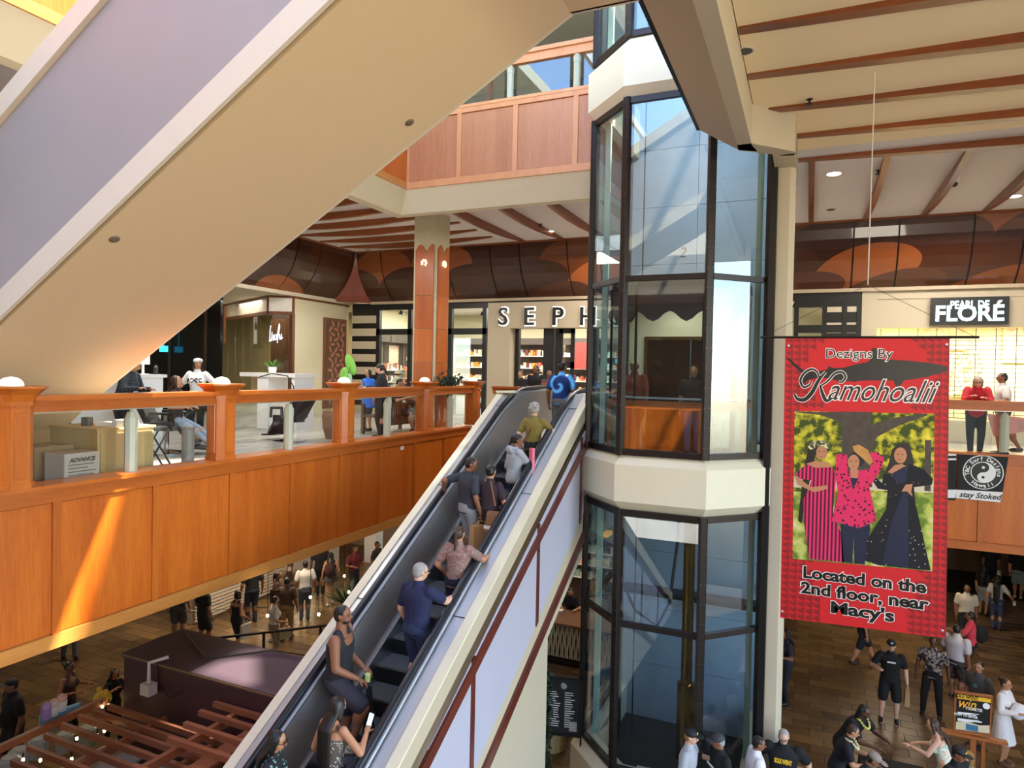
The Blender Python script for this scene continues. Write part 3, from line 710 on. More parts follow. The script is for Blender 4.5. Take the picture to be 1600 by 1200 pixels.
# ================================================================ escalators
XC = -4.72
def slopepoly(a0, a1, c0, c1, flat0=None, flat1=None): pass
def esc_line(c, ys, flat_lo=None, flat_hi=None):
    out = []
    for y in ys:
        z = T30*y+c
        out.append((y, z))
    return out
ES = empty('escalator', (XC, 8, Z1), 'steel escalator with cream curbs and lavender side panels rising to the second level', 'escalator')
YT = (-.38+7.4)/T30           # where the curb turns level
def band(b, x0, x1, ca, cb, ylo, yhi=None, top=-.38, yend=15.2, axis='x'):
    "solid between the slopes ca and cb, level past the top bend"
    def z(c, y): return min(T30*y+c, T30*YT+c)
    ys = [ylo, YT, yend] if yhi is None else [ylo, yhi]
    P = [(y, z(ca, y)) for y in ys] + [(y, z(cb, y)) for y in ys[::-1]]
    # thick bands may not be convex: build in segments
    for i in range(len(ys)-1):
        a, c = ys[i], ys[i+1]
        b.ext([(a, z(ca, a)), (c, z(ca, c)), (c, z(cb, c)), (a, z(cb, a))], 'x', x0, x1)
    return b
for s in (-1, 1):
    xo, xi = XC+s*.965, XC+s*.835
    band(MB(), xo, xi, -7.4, -7.44, .8).build('curb', CREAM, ES)
    b = MB(); band(b, xo, xi, -7.44, -7.69, .8); band(b, xo, xi, -7.69, -9.82, .8, 12.9); b.build('side_wall', BEIGE, ES)  # curb face in darker beige, its shade put into the colour
    band(MB(), XC+s*.835, XC+s*.56, -7.42, -7.46, .8).build('deck', STEEL, ES)
    band(MB(), XC+s*.56, XC+s*.53, -7.40, -8.55, .8).build('balustrade_panel', STEELD, ES)
    band(MB(), XC+s*.53, XC+s*.50, -8.13, -8.55, .8).build('skirt', mat('skirt_steel', 'd5d6d6', .3, metal=1), ES)
    # joints of the steel deck
    b = MB()
    for k in range(6):
        y = 3.2+2.15*k; z = T30*y-7.415; b.bar((XC+s*.835, y, z), (XC+s*.57, y, z), .012, .006)
    oo = b.build('deck_joints', RUBBER, ES); oo['kind'] = 'stuff'
    # handrail loop
    pts = [(XC+s*.6, y, T30*y-7.30) for y in (1.0, 3, 6, 9, 11.4)]
    for t in range(1, 6):
        a = t/6; y = 11.4+1.5*a; pts.append((XC+s*.6, y, T30*11.4-7.30+T30*1.5*(a-a*a/2)))
    zt = pts[-1][2]+.03; pts += [(XC+s*.6, 13.6, zt), (XC+s*.6, 14.6, zt), (XC+s*.6, 14.9, zt-.06), (XC+s*.6, 15.05, zt-.25), (XC+s*.6, 15.0, zt-.5)]
    MB().tube(pts, .052, 10).build('handrail', RUBBER, ES, smooth=True)
    b = MB(); b.tube([(p[0]+s*.055, p[1], p[2]-.06) for p in pts[:-3]], .018, 6); b.tube([(p[0]-s*.055, p[1], p[2]-.06) for p in pts[:-3]], .018, 6)
    b.build('handrail_track', STEEL, ES)
# steps
STEPM = mat('step_tread', '6c6d6f', .45, metal=.2, var=.08)
RISER = mat('step_riser', '1d1d1e', .5, metal=.2)
CLEAT = mat('step_edge', '8e8f8e', .4, metal=.5)
RUN = .40; RISE = RUN*T30; s0 = None
ystep = 1.5
while ystep < 12.6:
    zt = min(T30*ystep-8.26+.0, Z2); zb = zt-RISE-.02
    last = T30*ystep-8.26 > Z2
    if s0 is None:
        r = empty('step', (XC, ystep, zt)); r.parent = ES; r.location = Vector((XC, ystep, zt))-ES.location
        b = MB().box((-.5, 0, -.03), (.5, RUN, 0)); b.build('tread', STEPM, r, local=True)
        b = MB(); n = 40
        for k in range(n): b.box((-.495+k*.025, .004, 0), (-.485+k*.025, RUN-.01, .006))
        o = b.build('ridges', STEPM, r, local=True)
        b = MB().box((-.5, -.0, -RISE), (.5, .03, -.028)); 
        b.build('riser', RISER, r, local=True)
        b = MB()
        for k in range(40): b.box((-.495+k*.025, -.004, -.03), (-.482+k*.025, .012, .004))
        b.build('cleats', CLEAT, r, local=True); s0 = r
    else:
        c = copy_tree(s0, loc=Vector((XC, ystep, zt))-ES.location, parent=ES)
    ystep += RUN
MB().box((XC-.8, 12.55, Z2-.05), (XC+.8, 16.3, Z2+.004)).build('landing_plate', STEEL, ES)
MB().box((XC-.95, .0, Z1), (XC+.95, 1.5, Z1+.02)).build('landing_plate', STEEL, ES)
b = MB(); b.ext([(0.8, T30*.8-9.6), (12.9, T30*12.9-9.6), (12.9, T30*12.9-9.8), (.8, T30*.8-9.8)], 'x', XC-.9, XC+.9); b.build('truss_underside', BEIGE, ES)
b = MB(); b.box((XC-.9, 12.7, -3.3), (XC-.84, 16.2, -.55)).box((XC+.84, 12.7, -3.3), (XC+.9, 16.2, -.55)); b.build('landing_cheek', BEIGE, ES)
b = MB(); b.box((XC-.965, 12.1, -.42), (XC-.56, 15.15, -.38)); b.build('level_curb', CREAM, ES)
# side cladding (right side, the other side the same)
for s in (-1, 1):
    xo = XC+s*.965
    yy = [1.1, 3.25, 5.35, 7.45, 9.6, 11.65, 12.85]
    for a, c in zip(yy[:-1], yy[1:]):
        MB().ext([(a+.04, T30*(a+.04)-7.86), (c-.04, T30*(c-.04)-7.86), (c-.04, T30*(c-.04)-9.38), (a+.04, T30*(a+.04)-9.38)], 'x', xo, xo+s*.012).build('side_panel', LAV, ES)
    for a in yy[1:-1]:
        MB().ext([(a-.045, T30*(a-.045)-7.86), (a+.045, T30*(a+.045)-7.86), (a+.045, T30*(a+.045)-9.38), (a-.045, T30*(a-.045)-9.38)], 'x', xo, xo+s*.03).build('trim_upright', MAROON, ES)
    for c0, c1 in ((-7.69, -7.86), (-9.38, -9.56)):
        band(MB(), xo, xo+s*.045, c0, c1, .8, 12.9).build('trim_strip', MAROON, ES)
# cream pier under the flight
b = MB(); b.ext([(.8, Z1), (10.2, Z1), (10.2, T30*10.2-9.75), (.8, T30*.8-9.75)], 'x', XC-.8, XC+.945); b.build('pier', BEIGE, ES)

# upper flight: rises from the left of level 2 to the near edge of level 3
Y0, Y1 = 4.5, 6.72; C1 = 5.117
EU = empty('escalator', (-8, 5.6, Z2), 'large pale escalator overhead climbing from left to upper right', 'escalator')
def eband(b, y0, y1, ca, cb, x0, x1):
    return b.ext([(x0, T30*x0+ca), (x1, T30*x1+ca), (x1, T30*x1+cb), (x0, T30*x0+cb)], 'y', y0, y1)
XT = (3.76-C1)/T30            # underside meets the slab level
PINKY = mat('warm_cream_paint', 'dccfb9', .6, var=.015)
xb = -11.7
# cambered underside with its coved foot
n = 10; prof = []
xs = -9.0
prof = [(XT, 3.76), (-9.35, T30*-9.35+C1), (-9.8, T30*-9.8+C1-.02), (-10.25, -.83), (-10.55, -1.02), (-10.72, -1.25), (-10.75, -1.555)]
b = MB()
for (x0, z0), (x1, z1) in zip(prof[:-1], prof[1:]):
    b.hull([(x0, Y0+.05, z0), (x0, Y1, z0), (x1, Y1, z1), (x1, Y0+.05, z1)], [(x0-.0, Y0+.05, z0+.3), (x0-.0, Y1, z0+.3), (x1-.3, Y1, z1+.3), (x1-.3, Y0+.05, z1+.3)])
b.hull([(XT, Y0+.05, 3.76), (-1.66, Y0+.05, 3.76), (-1.66, Y1, 3.76), (XT, Y1, 3.76)], [(XT, Y0+.05, 4.1), (-1.66, Y0+.05, 4.1), (-1.66, Y1, 4.1), (XT, Y1, 4.1)])
b.build('underside', mat('tan_soffit', 'dcc19a', .7, var=.01), EU, smooth=False)
for y0, y1 in ((Y0, Y0+.06), (Y1-.06, Y1)):
    sg = -1 if y0 == Y0 else 1; yo = y0 if sg < 0 else y1
    b = MB(); eband(b, y0, y1, C1+.28, C1+2.2, -14.2, -1.9); b.build('side_panel', mat('side_lavender', 'a09895', .55, var=.02, scale=1.5), EU)
    b = MB(); eband(b, yo-.045 if sg < 0 else yo, yo if sg < 0 else yo+.045, C1, C1+.3, -10.6, XT); b.box((XT, yo-.03, 3.76), (-1.66, yo+.03, 4.05)); b.build('lower_curb', PINKY, EU)
    b = MB(); eband(b, (yo-.06), (yo+.06), C1+2.16, C1+2.42, -14.2, -1.9); b.build('upper_curb', PINKY, EU)
for y in (Y0+.45, Y1-.45):
    b = MB(); eband(b, y-.02, y+.02, C1+1.4, C1+2.4, -13.5, -2); b.build('balustrade_panel', STEELD, EU)
    MB().tube([(x, y, T30*x+C1+2.45) for x in (-13.5, -2)], .05, 8).build('handrail', RUBBER, EU)
b = MB()
for k in range(28):
    x = -13.0+k*.4; z = T30*x+C1+1.5; b.box((x, Y0+.55, z-.3), (x+.4, Y1-.55, z))
b.build('steps', STEPM, EU)
for x, y in ((-4.13, 6.4), (-6.66, 4.75)):
    z = T30*x+C1; Mx = Matrix.Rotation(-math.atan(T30), 3, 'Y')
    MB().ell((x, y, z-.004), .055, .055, .02, 14, 6, Mx).build('recessed_lamp', mat('lamp_trim', '6f5f52', .4), EU, smooth=True)
# ================================================================ shopfronts of level 2
YS = 20.0
def X20(px, py=540): return at(px, py, 'y', YS).x
def Z20(px, py): return at(px, py, 'y', YS).z
struct('wall_outer_1', MB().box((-27, 32, Z1), (12, 32.2, 4)), mat('far_wall', 'b8ad98', .8))
struct('wall_outer_2', MB().box((9.6, 11, Z1), (9.8, 32, 4)), mat('far_wall', 'b8ad98', .8))
struct('wall_outer_3', MB().box((-27.2, -8, Z1), (-27, 32, Z2)), mat('far_wall', 'b8ad98', .8))
TAUPE = mat('taupe_cladding', 'b3a58c', .5, var=.02)
STONEB = mat('beige_stripe', 'c9bda2', .5, var=.02)
BRN = mat('dark_brown_panel', '3c322a', .5, var=.06)
CREAMW = mat('shop_wall_cream', 'e7e0be', .7, var=.02)
TUBE = emis('shop_light', 'fff2d8', 4.5)
# --- beauty shop
xa, xb_, xc, xd, xe = X20(550), X20(588), X20(640), X20(695), X20(772)
xr0, xr1 = X20(1240), X20(1345)
sf = struct('wall_shopfront_beauty', MB().box((xa, YS, 2.1), (xr1, YS+.15, 2.34)), BLACK)
k = 0; z = 2.1
while z > Z2:
    h = .19 if k % 2 == 0 else .27
    z0 = max(z-h, Z2)
    MB().box((xa, YS-(.02 if k % 2 else 0), z0), (xb_, YS+.15, z)).build('stripe', BLACK if k % 2 == 0 else STONEB, sf); z -= h; k += 1
def mull(x, w=.14, z0=Z2, z1=2.1): MB().box((x-w/2, YS-.03, z0), (x+w/2, YS+.12, z1)).build('mullion', BLACK, sf)
for x in (xb_+.07, xc, xd+.2, xd+1.5, xe-.05): mull(x)
zt0, zt1 = Z20(620, 523), Z20(620, 514)
MB().box((xb_, YS-.03, zt0), (xe, YS+.12, zt1)).build('transom', BLACK, sf)
for a, c in ((xb_+.14, xc-.07), (xc+.07, xd+.13), (xd+.27, xd+1.43), (xd+1.57, xe-.12)):
    MB().box((a, YS+.04, zt1), (c, YS+.05, 2.1)).build('glass_pane', SHOPG, sf)
    MB().box((a, YS+.04, Z2), (c, YS+.05, zt0)).build('glass_pane', SHOPG, sf)
# portal with raised letters
px0, px1, pz = xe, X20(1060), Z20(850, 514)
b = MB().box((px0, YS-.5, pz), (px1, YS+.1, 2.2)).box((px0, YS-.5, Z2), (X20(806), YS+.1, pz)); b.build('portal', TAUPE, sf)
sgn = empty('shop_sign', (X20(900), YS-.55, 1.65), 'black back-lit shop name in raised letters above the beauty shop door', 'sign')
for i, (chh, px) in enumerate(zip('SEPHORA', (787, 828, 873, 919, 966, 1010, 1054))):
    p = at(px, 496, 'y', YS-.52); sz = .78
    b = MB(); put_text(b, chh, (p.x, YS-.57, p.z), (1, 0, 0), (0, 0, 1), sz, ext=.02, bold=.012); b.build('letter', BLACK, sgn)
    b = MB(); put_text(b, chh, (p.x, YS-.505, p.z), (1, 0, 0), (0, 0, 1), sz*1.03, bold=.035); b.build('letter_glow', emis('letter_halo', 'fff7ea', 1.6), sgn)
for x, w_ in ((X20(810), .12), (X20(859), .34), (X20(872), .1), (X20(930), .2)):
    MB().box((x-w_/2, YS-.12, Z2), (x+w_/2, YS+.06, pz)).build('door_jamb', BLACK, sf)
dl = empty('door_1', (X20(887), YS-.05, Z2)); setp(dl, kind='structure')
x0, x1 = X20(875), X20(899)
b = MB()
for a in ((x0, Z2, x0+.12, pz), (x1-.12, Z2, x1, pz), (x0, Z2, x1, Z2+.25), (x0, pz-.15, x1, pz), (x0, .15, x1, .35)): b.box((a[0], YS-.1, a[1]), (a[2], YS-.04, a[3]))
b.build('door_frame', BLACK, dl); MB().box((x0+.1, YS-.08, Z2+.2), (x1-.1, YS-.07, pz-.1)).build('glass_pane', SHOPG, dl)
# right end of the beauty shop
for px in (1243, 1287, 1318, 1341): mull(X20(px), .12)
for py0, py1 in ((480, 467), (520, 508), (560, 548)):
    MB().box((xr0, YS-.02, Z20(1270, py0 if py0 < 500 else py0)), (xr1, YS+.1, Z20(1270, py1 if py0 > 500 else 455))).build('transom', BLACK, sf)
z = 2.05; k = 0
while z > Z2:
    MB().box((X20(1290), YS-.01, z-.28), (X20(1316), YS+.1, z)).build('stripe', STONEB if k % 2 == 0 else BLACK, sf)
    MB().box((X20(1321), YS-.01, z-.28), (X20(1339), YS+.1, z)).build('stripe', STONEB if k % 2 == 0 else BLACK, sf); z -= .28; k += 1
MB().box((X20(1246), YS+.04, Z2), (X20(1284), YS+.05, 2.05)).build('glass_pane', SHOPG, sf)
# inside
struct('wall_shop_inside', MB().box((xa, 26.0, Z2), (xr1, 26.1, 2.7)).box((xa-.1, YS+.1, Z2), (xa, 26, 2.7)).box((xr1, YS+.2, Z2), (xr1+.1, 26, 2.7)), CREAMW)
struct('ceiling_shop', MB().box((xa, YS+.1, 2.4), (xr1, 26, 2.5)), WHITE)
for i in range(6):
    o = MB().box((xa+1+i*2.3, 22, 2.36), (xa+2.9+i*2.3, 22.25, 2.4)).build('strip_light', TUBE); setp(o, '%s white ceiling strip light from the left inside the beauty shop' % ('first second third fourth fifth sixth'.split()[i]), 'lamp', 'strip lights in the beauty shop')
for i in range(3): area_light('shop_lamps', (xa+2.5+i*4.4, 22.6, 2.3), 2.2, 190, (1, .95, .85))
def prodmat():
    m, nt, b = pbsdf('small_goods'); N = nt.nodes.new; L = nt.links.new
    g = N('ShaderNodeNewGeometry'); cr = N('ShaderNodeValToRGB'); cr.color_ramp.interpolation = 'CONSTANT'; e = cr.color_ramp.elements
    cs = ['e9dcc0', 'c65a44', 'f0b49a', 'd9903c', '2a2523', 'e8e4da', 'b98a72', '6d2b2c', 'f1d9a4', '9fb7b0']
    e[0].color = lin(cs[0]); e[1].position = .1; e[1].color = lin(cs[1])
    for i in range(2, 10): q = e.new(i/10); q.color = lin(cs[i])
    L(g.outputs['Random Per Island'], cr.inputs[0]); L(cr.outputs[0], b.inputs[0]); b.inputs['Roughness'].default_value = .4; return m
GOODS = prodmat()
def shelfunit(x0, x1, y, z0, z1, n, label, sgn=-1, head=True, cat='shelf', d=.35, m=None, grp=None):
    r = empty('display_shelf', ((x0+x1)/2, y, z0), label, cat, grp)
    MB().box((x0, y, z0), (x1, y+.05, z1)).build('back_panel', m or BRN, r)
    for i in range(n):
        z = z0+.25+(z1-z0-.5)*i/n
        MB().box((x0, y-d, z), (x1, y, z+.03)).build('shelf_board', WHITE, r)
        b = MB(); x = x0+.05
        while x < x1-.1:
            w_ = random.uniform(.05, .16); hh = random.uniform(.08, min(.26, (z1-z0)/n*.7)); b.box((x, y-d+.05, z+.03), (x+w_*.85, y-.08, z+.03+hh)); x += w_
        o = b.build('goods', GOODS, r); o['kind'] = 'stuff'
    if head: MB().box((x0, y-d, z1-.25), (x1, y-d+.03, z1)).build('header_board', mat('header_board', '57504a', .4), r)
    return r
# left side wall of the beauty shop: dark panels, header and stocked shelves
r = empty('display_shelf', (xa+.3, 23.2, Z2), 'long dark wall of stocked shelves receding behind the left window', 'shelf')
for k in range(4):
    y0, y1 = 20.6+k*1.32, 21.86+k*1.32
    MB().box((xa+.02, y0, Z2), (xa+.08, y1, 1.35)).build('back_panel', BRN if k % 2 else mat('brown_grey_panel', '5b5148', .5), r)
    MB().box((xa+.02, y0, 1.05), (xa+.4, y1, 1.4)).build('header_board', mat('header_board', '57504a', .4), r)
    MB().box((xa+.08, y0+.3, .2), (xa+.1, y1-.3, .95)).build('poster', [WHITE, mat('poster_warm', 'c9b09a', .5, var=.2, scale=6), WHITE, mat('poster_grey', '8f8b86', .5)][k], r)
    for z in (-.95, -.5, -.05):
        MB().box((xa+.08, y0, z), (xa+.45, y1, z+.03)).build('shelf_board', WHITE, r)
        b = MB(); y = y0+.04
        while y < y1-.1:
            w_ = random.uniform(.06, .15); b.box((xa+.2, y, z+.03), (xa+.4, y+w_*.85, z+random.uniform(.1, .3))); y += w_
        o = b.build('goods', GOODS, r); o['kind'] = 'stuff'
words = ['back wall of stocked shelves at the far left of the beauty shop', 'dark wall of shelves beside the wood column inside the beauty shop', 'stocked wall shelves seen through the beauty shop doorway', 'stocked wall shelves behind the half-open door leaf', 'stocked shelves at the right end of the beauty shop']
xs_ = [xa+.8, xd+.3, xe+.6, X20(868), X20(930), xr1-.3]
for i in range(5): shelfunit(xs_[i]+.06, xs_[i+1]-.06, 25.2, Z2, 1.35, 5, words[i])
for i, (px, py, col, lab) in enumerate(((612, 512, 'e9e7e2', 'pale poster panel at left above the shop shelves'), (658, 545, 'f2efe8', 'white poster with dark figures inside the beauty shop'), (908, 556, 'b53a35', 'red poster panel inside the beauty shop doorway'))):
    p = at(px, py, 'y', 24.7); o = MB().cbox((p.x, 24.7, p.z), .8, .05, 1.0).build('poster', mat('poster_'+str(i), col, .5, var=.2, scale=5)); setp(o, lab, 'poster')
p = at(640, 560, 'y', 23.4)
o = MB().box((p.x-2.1, 23.4, p.z-.5), (p.x+2.1, 23.46, p.z+.5)).build('gondola_header', mat('taupe_header', '6f675c', .5)); setp(o, 'taupe header panel over the table of goods, with white capital lettering', 'sign')
b = MB(); put_text(b, 'SEPHORA COLLECTION', (p.x, 23.39, p.z-.02), (1, 0, 0), (0, 0, 1), .28, fitw=2.1, bold=.01); bb = b.build('lettering', WHITE, o)
def gondola(x0, x1, y0, y1, h, label, nrow=5):
    r = empty('display_table', ((x0+x1)/2, (y0+y1)/2, Z2), label, 'display')
    MB().box((x0, y0, Z2), (x1, y1, Z2+h*.45)).build('base', WHITE, r)
    for i in range(nrow):
        z = Z2+h*(.45+.55*i/nrow); yy = y0+(y1-y0)*i/nrow*.6
        MB().box((x0, yy, z-.02), (x1, y1, z)).build('tier', mat('tier_cream', 'efe0b8', .5, emit='ffe3ad', es=.25), r)
        b = MB(); x = x0+.02
        while x < x1-.1:
            w_ = random.uniform(.08, .17); b.box((x, yy+.02, z), (x+w_*.8, yy+.12, z+random.uniform(.06, .16))); x += w_
        o = b.build('goods', GOODS, r); o['kind'] = 'stuff'
gondola(X20(590), X20(640), 20.7, 21.5, 1.6, 'tiered table of colourful goods behind the phone-reading woman')
gondola(X20(655), X20(692), 21.0, 21.8, 1.5, 'tiered table of goods beside the wood column')
gondola(X20(815), X20(848), 21.2, 22.0, 1.75, 'lit tiered display with round boards just inside the shop door', 6)
gondola(X20(902), X20(930), 21.0, 21.7, 1.8, 'tiered stand of pink goods at the right of the shop door', 6)
for i, (px, py) in enumerate(((592, 487), (627, 486), (755, 487), (1243, 474), (1268, 474))):
    p = at(px, py, 'y', 20.6); r = empty('spotlight', p, 'small black spotlight behind the shop window, number %s from the left' % ('one two three four five'.split()[i]), 'lamp', 'shop window spotlights')
    MB().lathe((p.x, p.y, p.z-.12), [(.1, 0), (.07, .08), (.03, .14)], 10).build('shade', DARKM, r); MB().tube([(p.x, p.y, p.z), (p.x, p.y, 2.4)], .012, 5).build('stem', DARKM, r)
    r['label'] = ['leftmost small spotlight hanging behind the shop window', 'second small spotlight from the left behind the shop window', 'small spotlight between the wood column and the big letters', 'small spotlight in the window left of the hanging cord', 'small spotlight in the window nearest the illuminated black sign'][i]
# --- lit shop at the right with a closed grille
PX0, PX1 = X20(1345), 9.2
pf = struct('wall_shopfront_right', MB().box((PX0, YS, Z20(1450, 512)), (PX1, YS+.2, 2.34)).box((PX0, YS-.02, Z2), (X20(1369), YS+.2, 2.34)), BEIGE)
MB().box((X20(1369), YS-.03, Z20(1450, 466)), (PX1, YS, Z20(1450, 459))).build('ledge', BEIGE, pf)
MB().box((X20(1369), YS+.05, Z2), (PX1, YS+.2, Z2+.55)).build('plinth', STONEB, pf)
ins = struct('wall_shop_inside_right', MB().box((PX0, 23.8, Z2), (PX1, 23.9, 2.3)).box((PX0, YS+.2, Z2), (PX0+.1, 23.8, 2.3)), mat('lit_cream_wall', 'efe6b8', .7, var=.03, scale=2))
struct('ceiling_shop_right', MB().box((PX0, YS+.2, 1.6), (PX1, 23.8, 1.7)), WHITE)
for x in (2.6, 5.4, 7.8): area_light('shop_lamps', (x, 22.2, 1.5), 1.6, 120, (1, .93, .7))
gr = empty('shop_grille', (X20(1480), YS+.1, Z2), 'closed roll-down grille of thin black bars across the lit cream shop', 'grille')
z = Z2+.6; zt = Z20(1450, 513)
n = int((zt-z)/.115)
for i in range(n): MB().box((X20(1369), YS+.1, z+i*.115), (PX1, YS+.112, z+i*.115+.014)).build('bar', BLACK, gr)
x = X20(1369)+.1
while x < PX1: MB().box((x, YS+.095, z), (x+.014, YS+.117, zt)).build('upright', BLACK, gr); x += .42
sb = empty('illuminated_sign', at(1516, 485, 'y', YS-.2), 'black light box sign reading PEARL DE FLORÉ over the grille', 'sign')
x0, x1, z0, z1 = at(1455, 485, 'y', YS-.2).x, at(1577, 485, 'y', YS-.2).x, at(1516, 507, 'y', YS-.2).z, at(1516, 464, 'y', YS-.2).z
MB().box((x0, YS-.2, z0), (x1, YS-.02, z1)).build('box', BLACK, sb)
LT = emis('sign_letter_light', 'c9f2ff', 2.0)
b = MB(); put_text(b, 'PEARL DE', ((x0+x1)/2, YS-.21, z1-.2), (1, 0, 0), (0, 0, 1), .27, fitw=(x1-x0)*.5, bold=.008); b.build('lettering', LT, sb)
b = MB(); put_text(b, 'FLORÉ', ((x0+x1)/2, YS-.21, z0+.26), (1, 0, 0), (0, 0, 1), .54, fitw=(x1-x0)*.88, bold=.014); b.build('lettering', LT, sb)
for px, py, w_, h_, c, lab in ((1480, 530, .9, .5, 'e3c9a0', 'pinkish floral picture high on the shop wall behind the grille'), (1505, 585, .75, 1.0, '8f9470', 'grey-green mirror panel on the lit shop wall'), (1590, 535, .5, .9, 'e2b8a0', 'pink picture at the right edge behind the grille')):
    p = at(px, py, 'y', 23.6); o = MB().cbox((p.x, 23.7, p.z), w_*1.3, .05, h_*1.3).build('wall_picture', pattern('picture_'+str(px), 'leaf', c, 'f0e2c0', 9)); setp(o, lab, 'picture')
p = at(1490, 600, 'y', 23); o = MB().box((p.x-1.6, 22.8, Z2), (p.x+1.8, 23.4, Z2+.95)).build('counter', mat('pale_counter', 'd8cda8', .5)); setp(o, 'long pale shop counter behind the grille', 'counter')

# --- corner salon shop at the left
Q = [(-23.0, 20.2), (-15.97, 16.7), (-15.34, 17.05), (-15.44, 20.0)]
sv = struct('wall_shopfront_left', MB().bar((*Q[0], 2.03), (*Q[1], 2.03), .16, .5), mat('header_panel', 'c2b7a0', .6))
MB().bar((*Q[1], 2.03), (*Q[2], 2.03), .16, .5).build('header_panel', mat('white_header', 'dcd8d2', .5), sv)
MB().bar((*Q[2], .4), (*Q[3], .4), .12, 3.9).build('tiled_wall', mat('cream_tiles', 'cfc6a8', .4, var=.02), sv)
TR = wood('shop_trim_wood', '5d3420', '7a4a2c', axis='z', sc=4)
for a, c in ((Q[0], Q[1]), (Q[1], Q[2])):
    for z, h in ((2.28, .09), (1.75, .09)): MB().bar((*a, z), (*c, z), .22, h).build('trim_strip', TR, sv)
MB().bar((*Q[2], 2.28), (*Q[3], 2.28), .2, .09).build('trim_strip', TR, sv)
for a in (Q[1], Q[2]): MB().cbox((a[0], a[1], 2.03), .14, .14, .55, .4).build('trim_post', TR, sv)
q = Vector(Q[2]); MB().cbox((q.x, q.y, .1), .12, .12, 3.3).build('trim_post', TR, sv)
d01 = (Vector(Q[0])-Vector(Q[1])).normalized()
for k in range(8):
    p = Vector(Q[1])+d01*(.02+k*.85); e = Vector(Q[1])+d01*(.83+k*.85)
    MB().bar((*p, .1), (*e, .1), .015, 3.25).build('glass_pane', SHOPG, sv)
MB().bar((*Q[1], .1), (*Q[2], .1), .015, 3.25).build('glass_pane', SHOPG, sv)
# interior: slatted wood wall, warm back wall
sl = struct('wall_salon_slats', MB().bar((-17.6, 18.6, .2), (-15.7, 18.1, .2), .1, 3.4), mat('slat_back', '3a261a', .6))
p0, p1 = Vector((-17.6, 18.53)), Vector((-15.7, 18.03))
for k in range(22):
    p = p0+(p1-p0)*(k+.5)/22; MB().cbox((p.x, p.y-.03, .1), .055, .05, 3.2, -.26).build('slat', wood('slat_wood', '6a4428', '8a5c38', sc=6), sl)
struct('wall_salon_inside', MB().box((-26.9, 22.5, Z2), (-15.5, 22.6, 2.3)), mat('salon_back', '8d7f5c', .8, var=.2, scale=1))
area_light('shop_lamps', (-19, 20.5, 2.1), 1.5, 160, (1, .85, .6))
neon = empty('neon_sign', at(431, 522, 'y', 17.9), 'white neon script sign glowing on the slatted wood wall', 'sign')
P0 = at(431, 522, 'y', 17.85); dx = (p1-p0).normalized()
def np_(u, v): return (P0.x+dx.x*u, P0.y+dx.y*u, P0.z+v)
NE = emis('neon_tube', 'e9eeff', 2.2)
for S in ([(-.32, .3), (-.36, .1), (-.38, -.25)], [(-.38, -.25), (-.28, -.22), (-.24, -.05)], [(-.24, .08), (-.25, -.22), (-.16, -.2), (-.14, -.02), (-.12, -.22)], [(-.05, 0), (-.08, -.2), (.02, -.2), (.05, 0), (.05, -.2)],
          [(.1, -.3), (.13, .1), (.2, .35), (.24, .25), (.16, 0), (.14, -.1)], [(.24, 0), (.22, -.18), (.3, -.18), (.34, 0), (.34, -.18), (.42, -.12)]):
    MB().tube([np_(*s) for s in S], .011, 6).build('tube', NE, neon)
dec = empty('carved_screen', (-15.36, 18.9, -1.5), 'tall carved wooden panel with pink leaf motifs on the cream wall', 'panel')
y0, y1 = 18.55, 19.75
MB().box((-15.34, y0, -1.4), (-15.27, y1, 1.75)).build('frame', TR, dec)
MB().box((-15.29, y0+.12, -1.3), (-15.25, y1-.12, 1.65)).build('ground', mat('screen_ground', '5a4630', .6), dec)
for i in range(16):
    for j in range(3):
        zc = -1.15+i*.18; yc = y0+.3+j*.3+(.12 if i % 2 else 0); a = (i*1.3+j*2.1)
        M_ = Matrix.Rotation(a, 3, 'X'); MB().ell((-15.245, min(yc, y1-.22), zc), .012, .05, .13, 8, 5, M_).build('leaf', mat('leaf_pink', 'b06a58', .5), dec)
bee = empty('hanging_shop_sign', at(332, 505, 'y', 17.6), 'white upright sign with a black winged figure, beside the salon glass', 'sign')
p = at(332, 508, 'y', 17.6)
MB().box((p.x-.5, 17.6, p.z-.62), (p.x+.5, 17.66, p.z+.62)).build('board', mat('sign_white', 'efe9dc', .5, emit='fff3e0', es=.5), bee)
MB().box((p.x-.56, 17.58, p.z-.62), (p.x-.5, 17.68, p.z+.65)).build('trim_post', TR, bee); MB().box((p.x+.5, 17.58, p.z-.62), (p.x+.56, 17.68, p.z+.65)).build('trim_post', TR, bee)
b = MB(); b.box((p.x-.05, 17.58, p.z-.1), (p.x+.05, 17.6, p.z+.35)); b.tube([(p.x, 17.59, p.z+.2), (p.x-.14, 17.59, p.z+.1), (p.x-.22, 17.59, p.z-.05)], .03, 5); b.tube([(p.x, 17.59, p.z+.2), (p.x+.14, 17.59, p.z+.1), (p.x+.22, 17.59, p.z-.05)], .03, 5); b.build('winged_figure', BLACK, bee)
MB().box((p.x-.75, 17.4, p.z-.78), (p.x+.5, 17.6, p.z-.62)).build('shelf_board', DARKM, bee)
# dark shop further left
dk = struct('wall_shopfront_dark', MB().box((-26.9, 16.6, Z2), (-18.0, 16.7, 2.3)), mat('dark_glass', '1b1a1a', .12, var=0))
for k in range(5): MB().box((-25.5+k*1.7, 16.54, Z2), (-25.42+k*1.7, 16.62, 2.3)).build('mullion', mat('dark_trim', '4a3526', .4), dk)
o = MB().cbox((-20.3, 16.3, .55), .3, .1, .2).tube([(-20.3, 16.3, .6), (-20.3, 16.3, 2.3)], .01, 4).build('hanging_lantern', emis('blue_lamp', '35b8e6', 1.6)); setp(o, 'small glowing blue lantern in the dark shop at left', 'lamp')

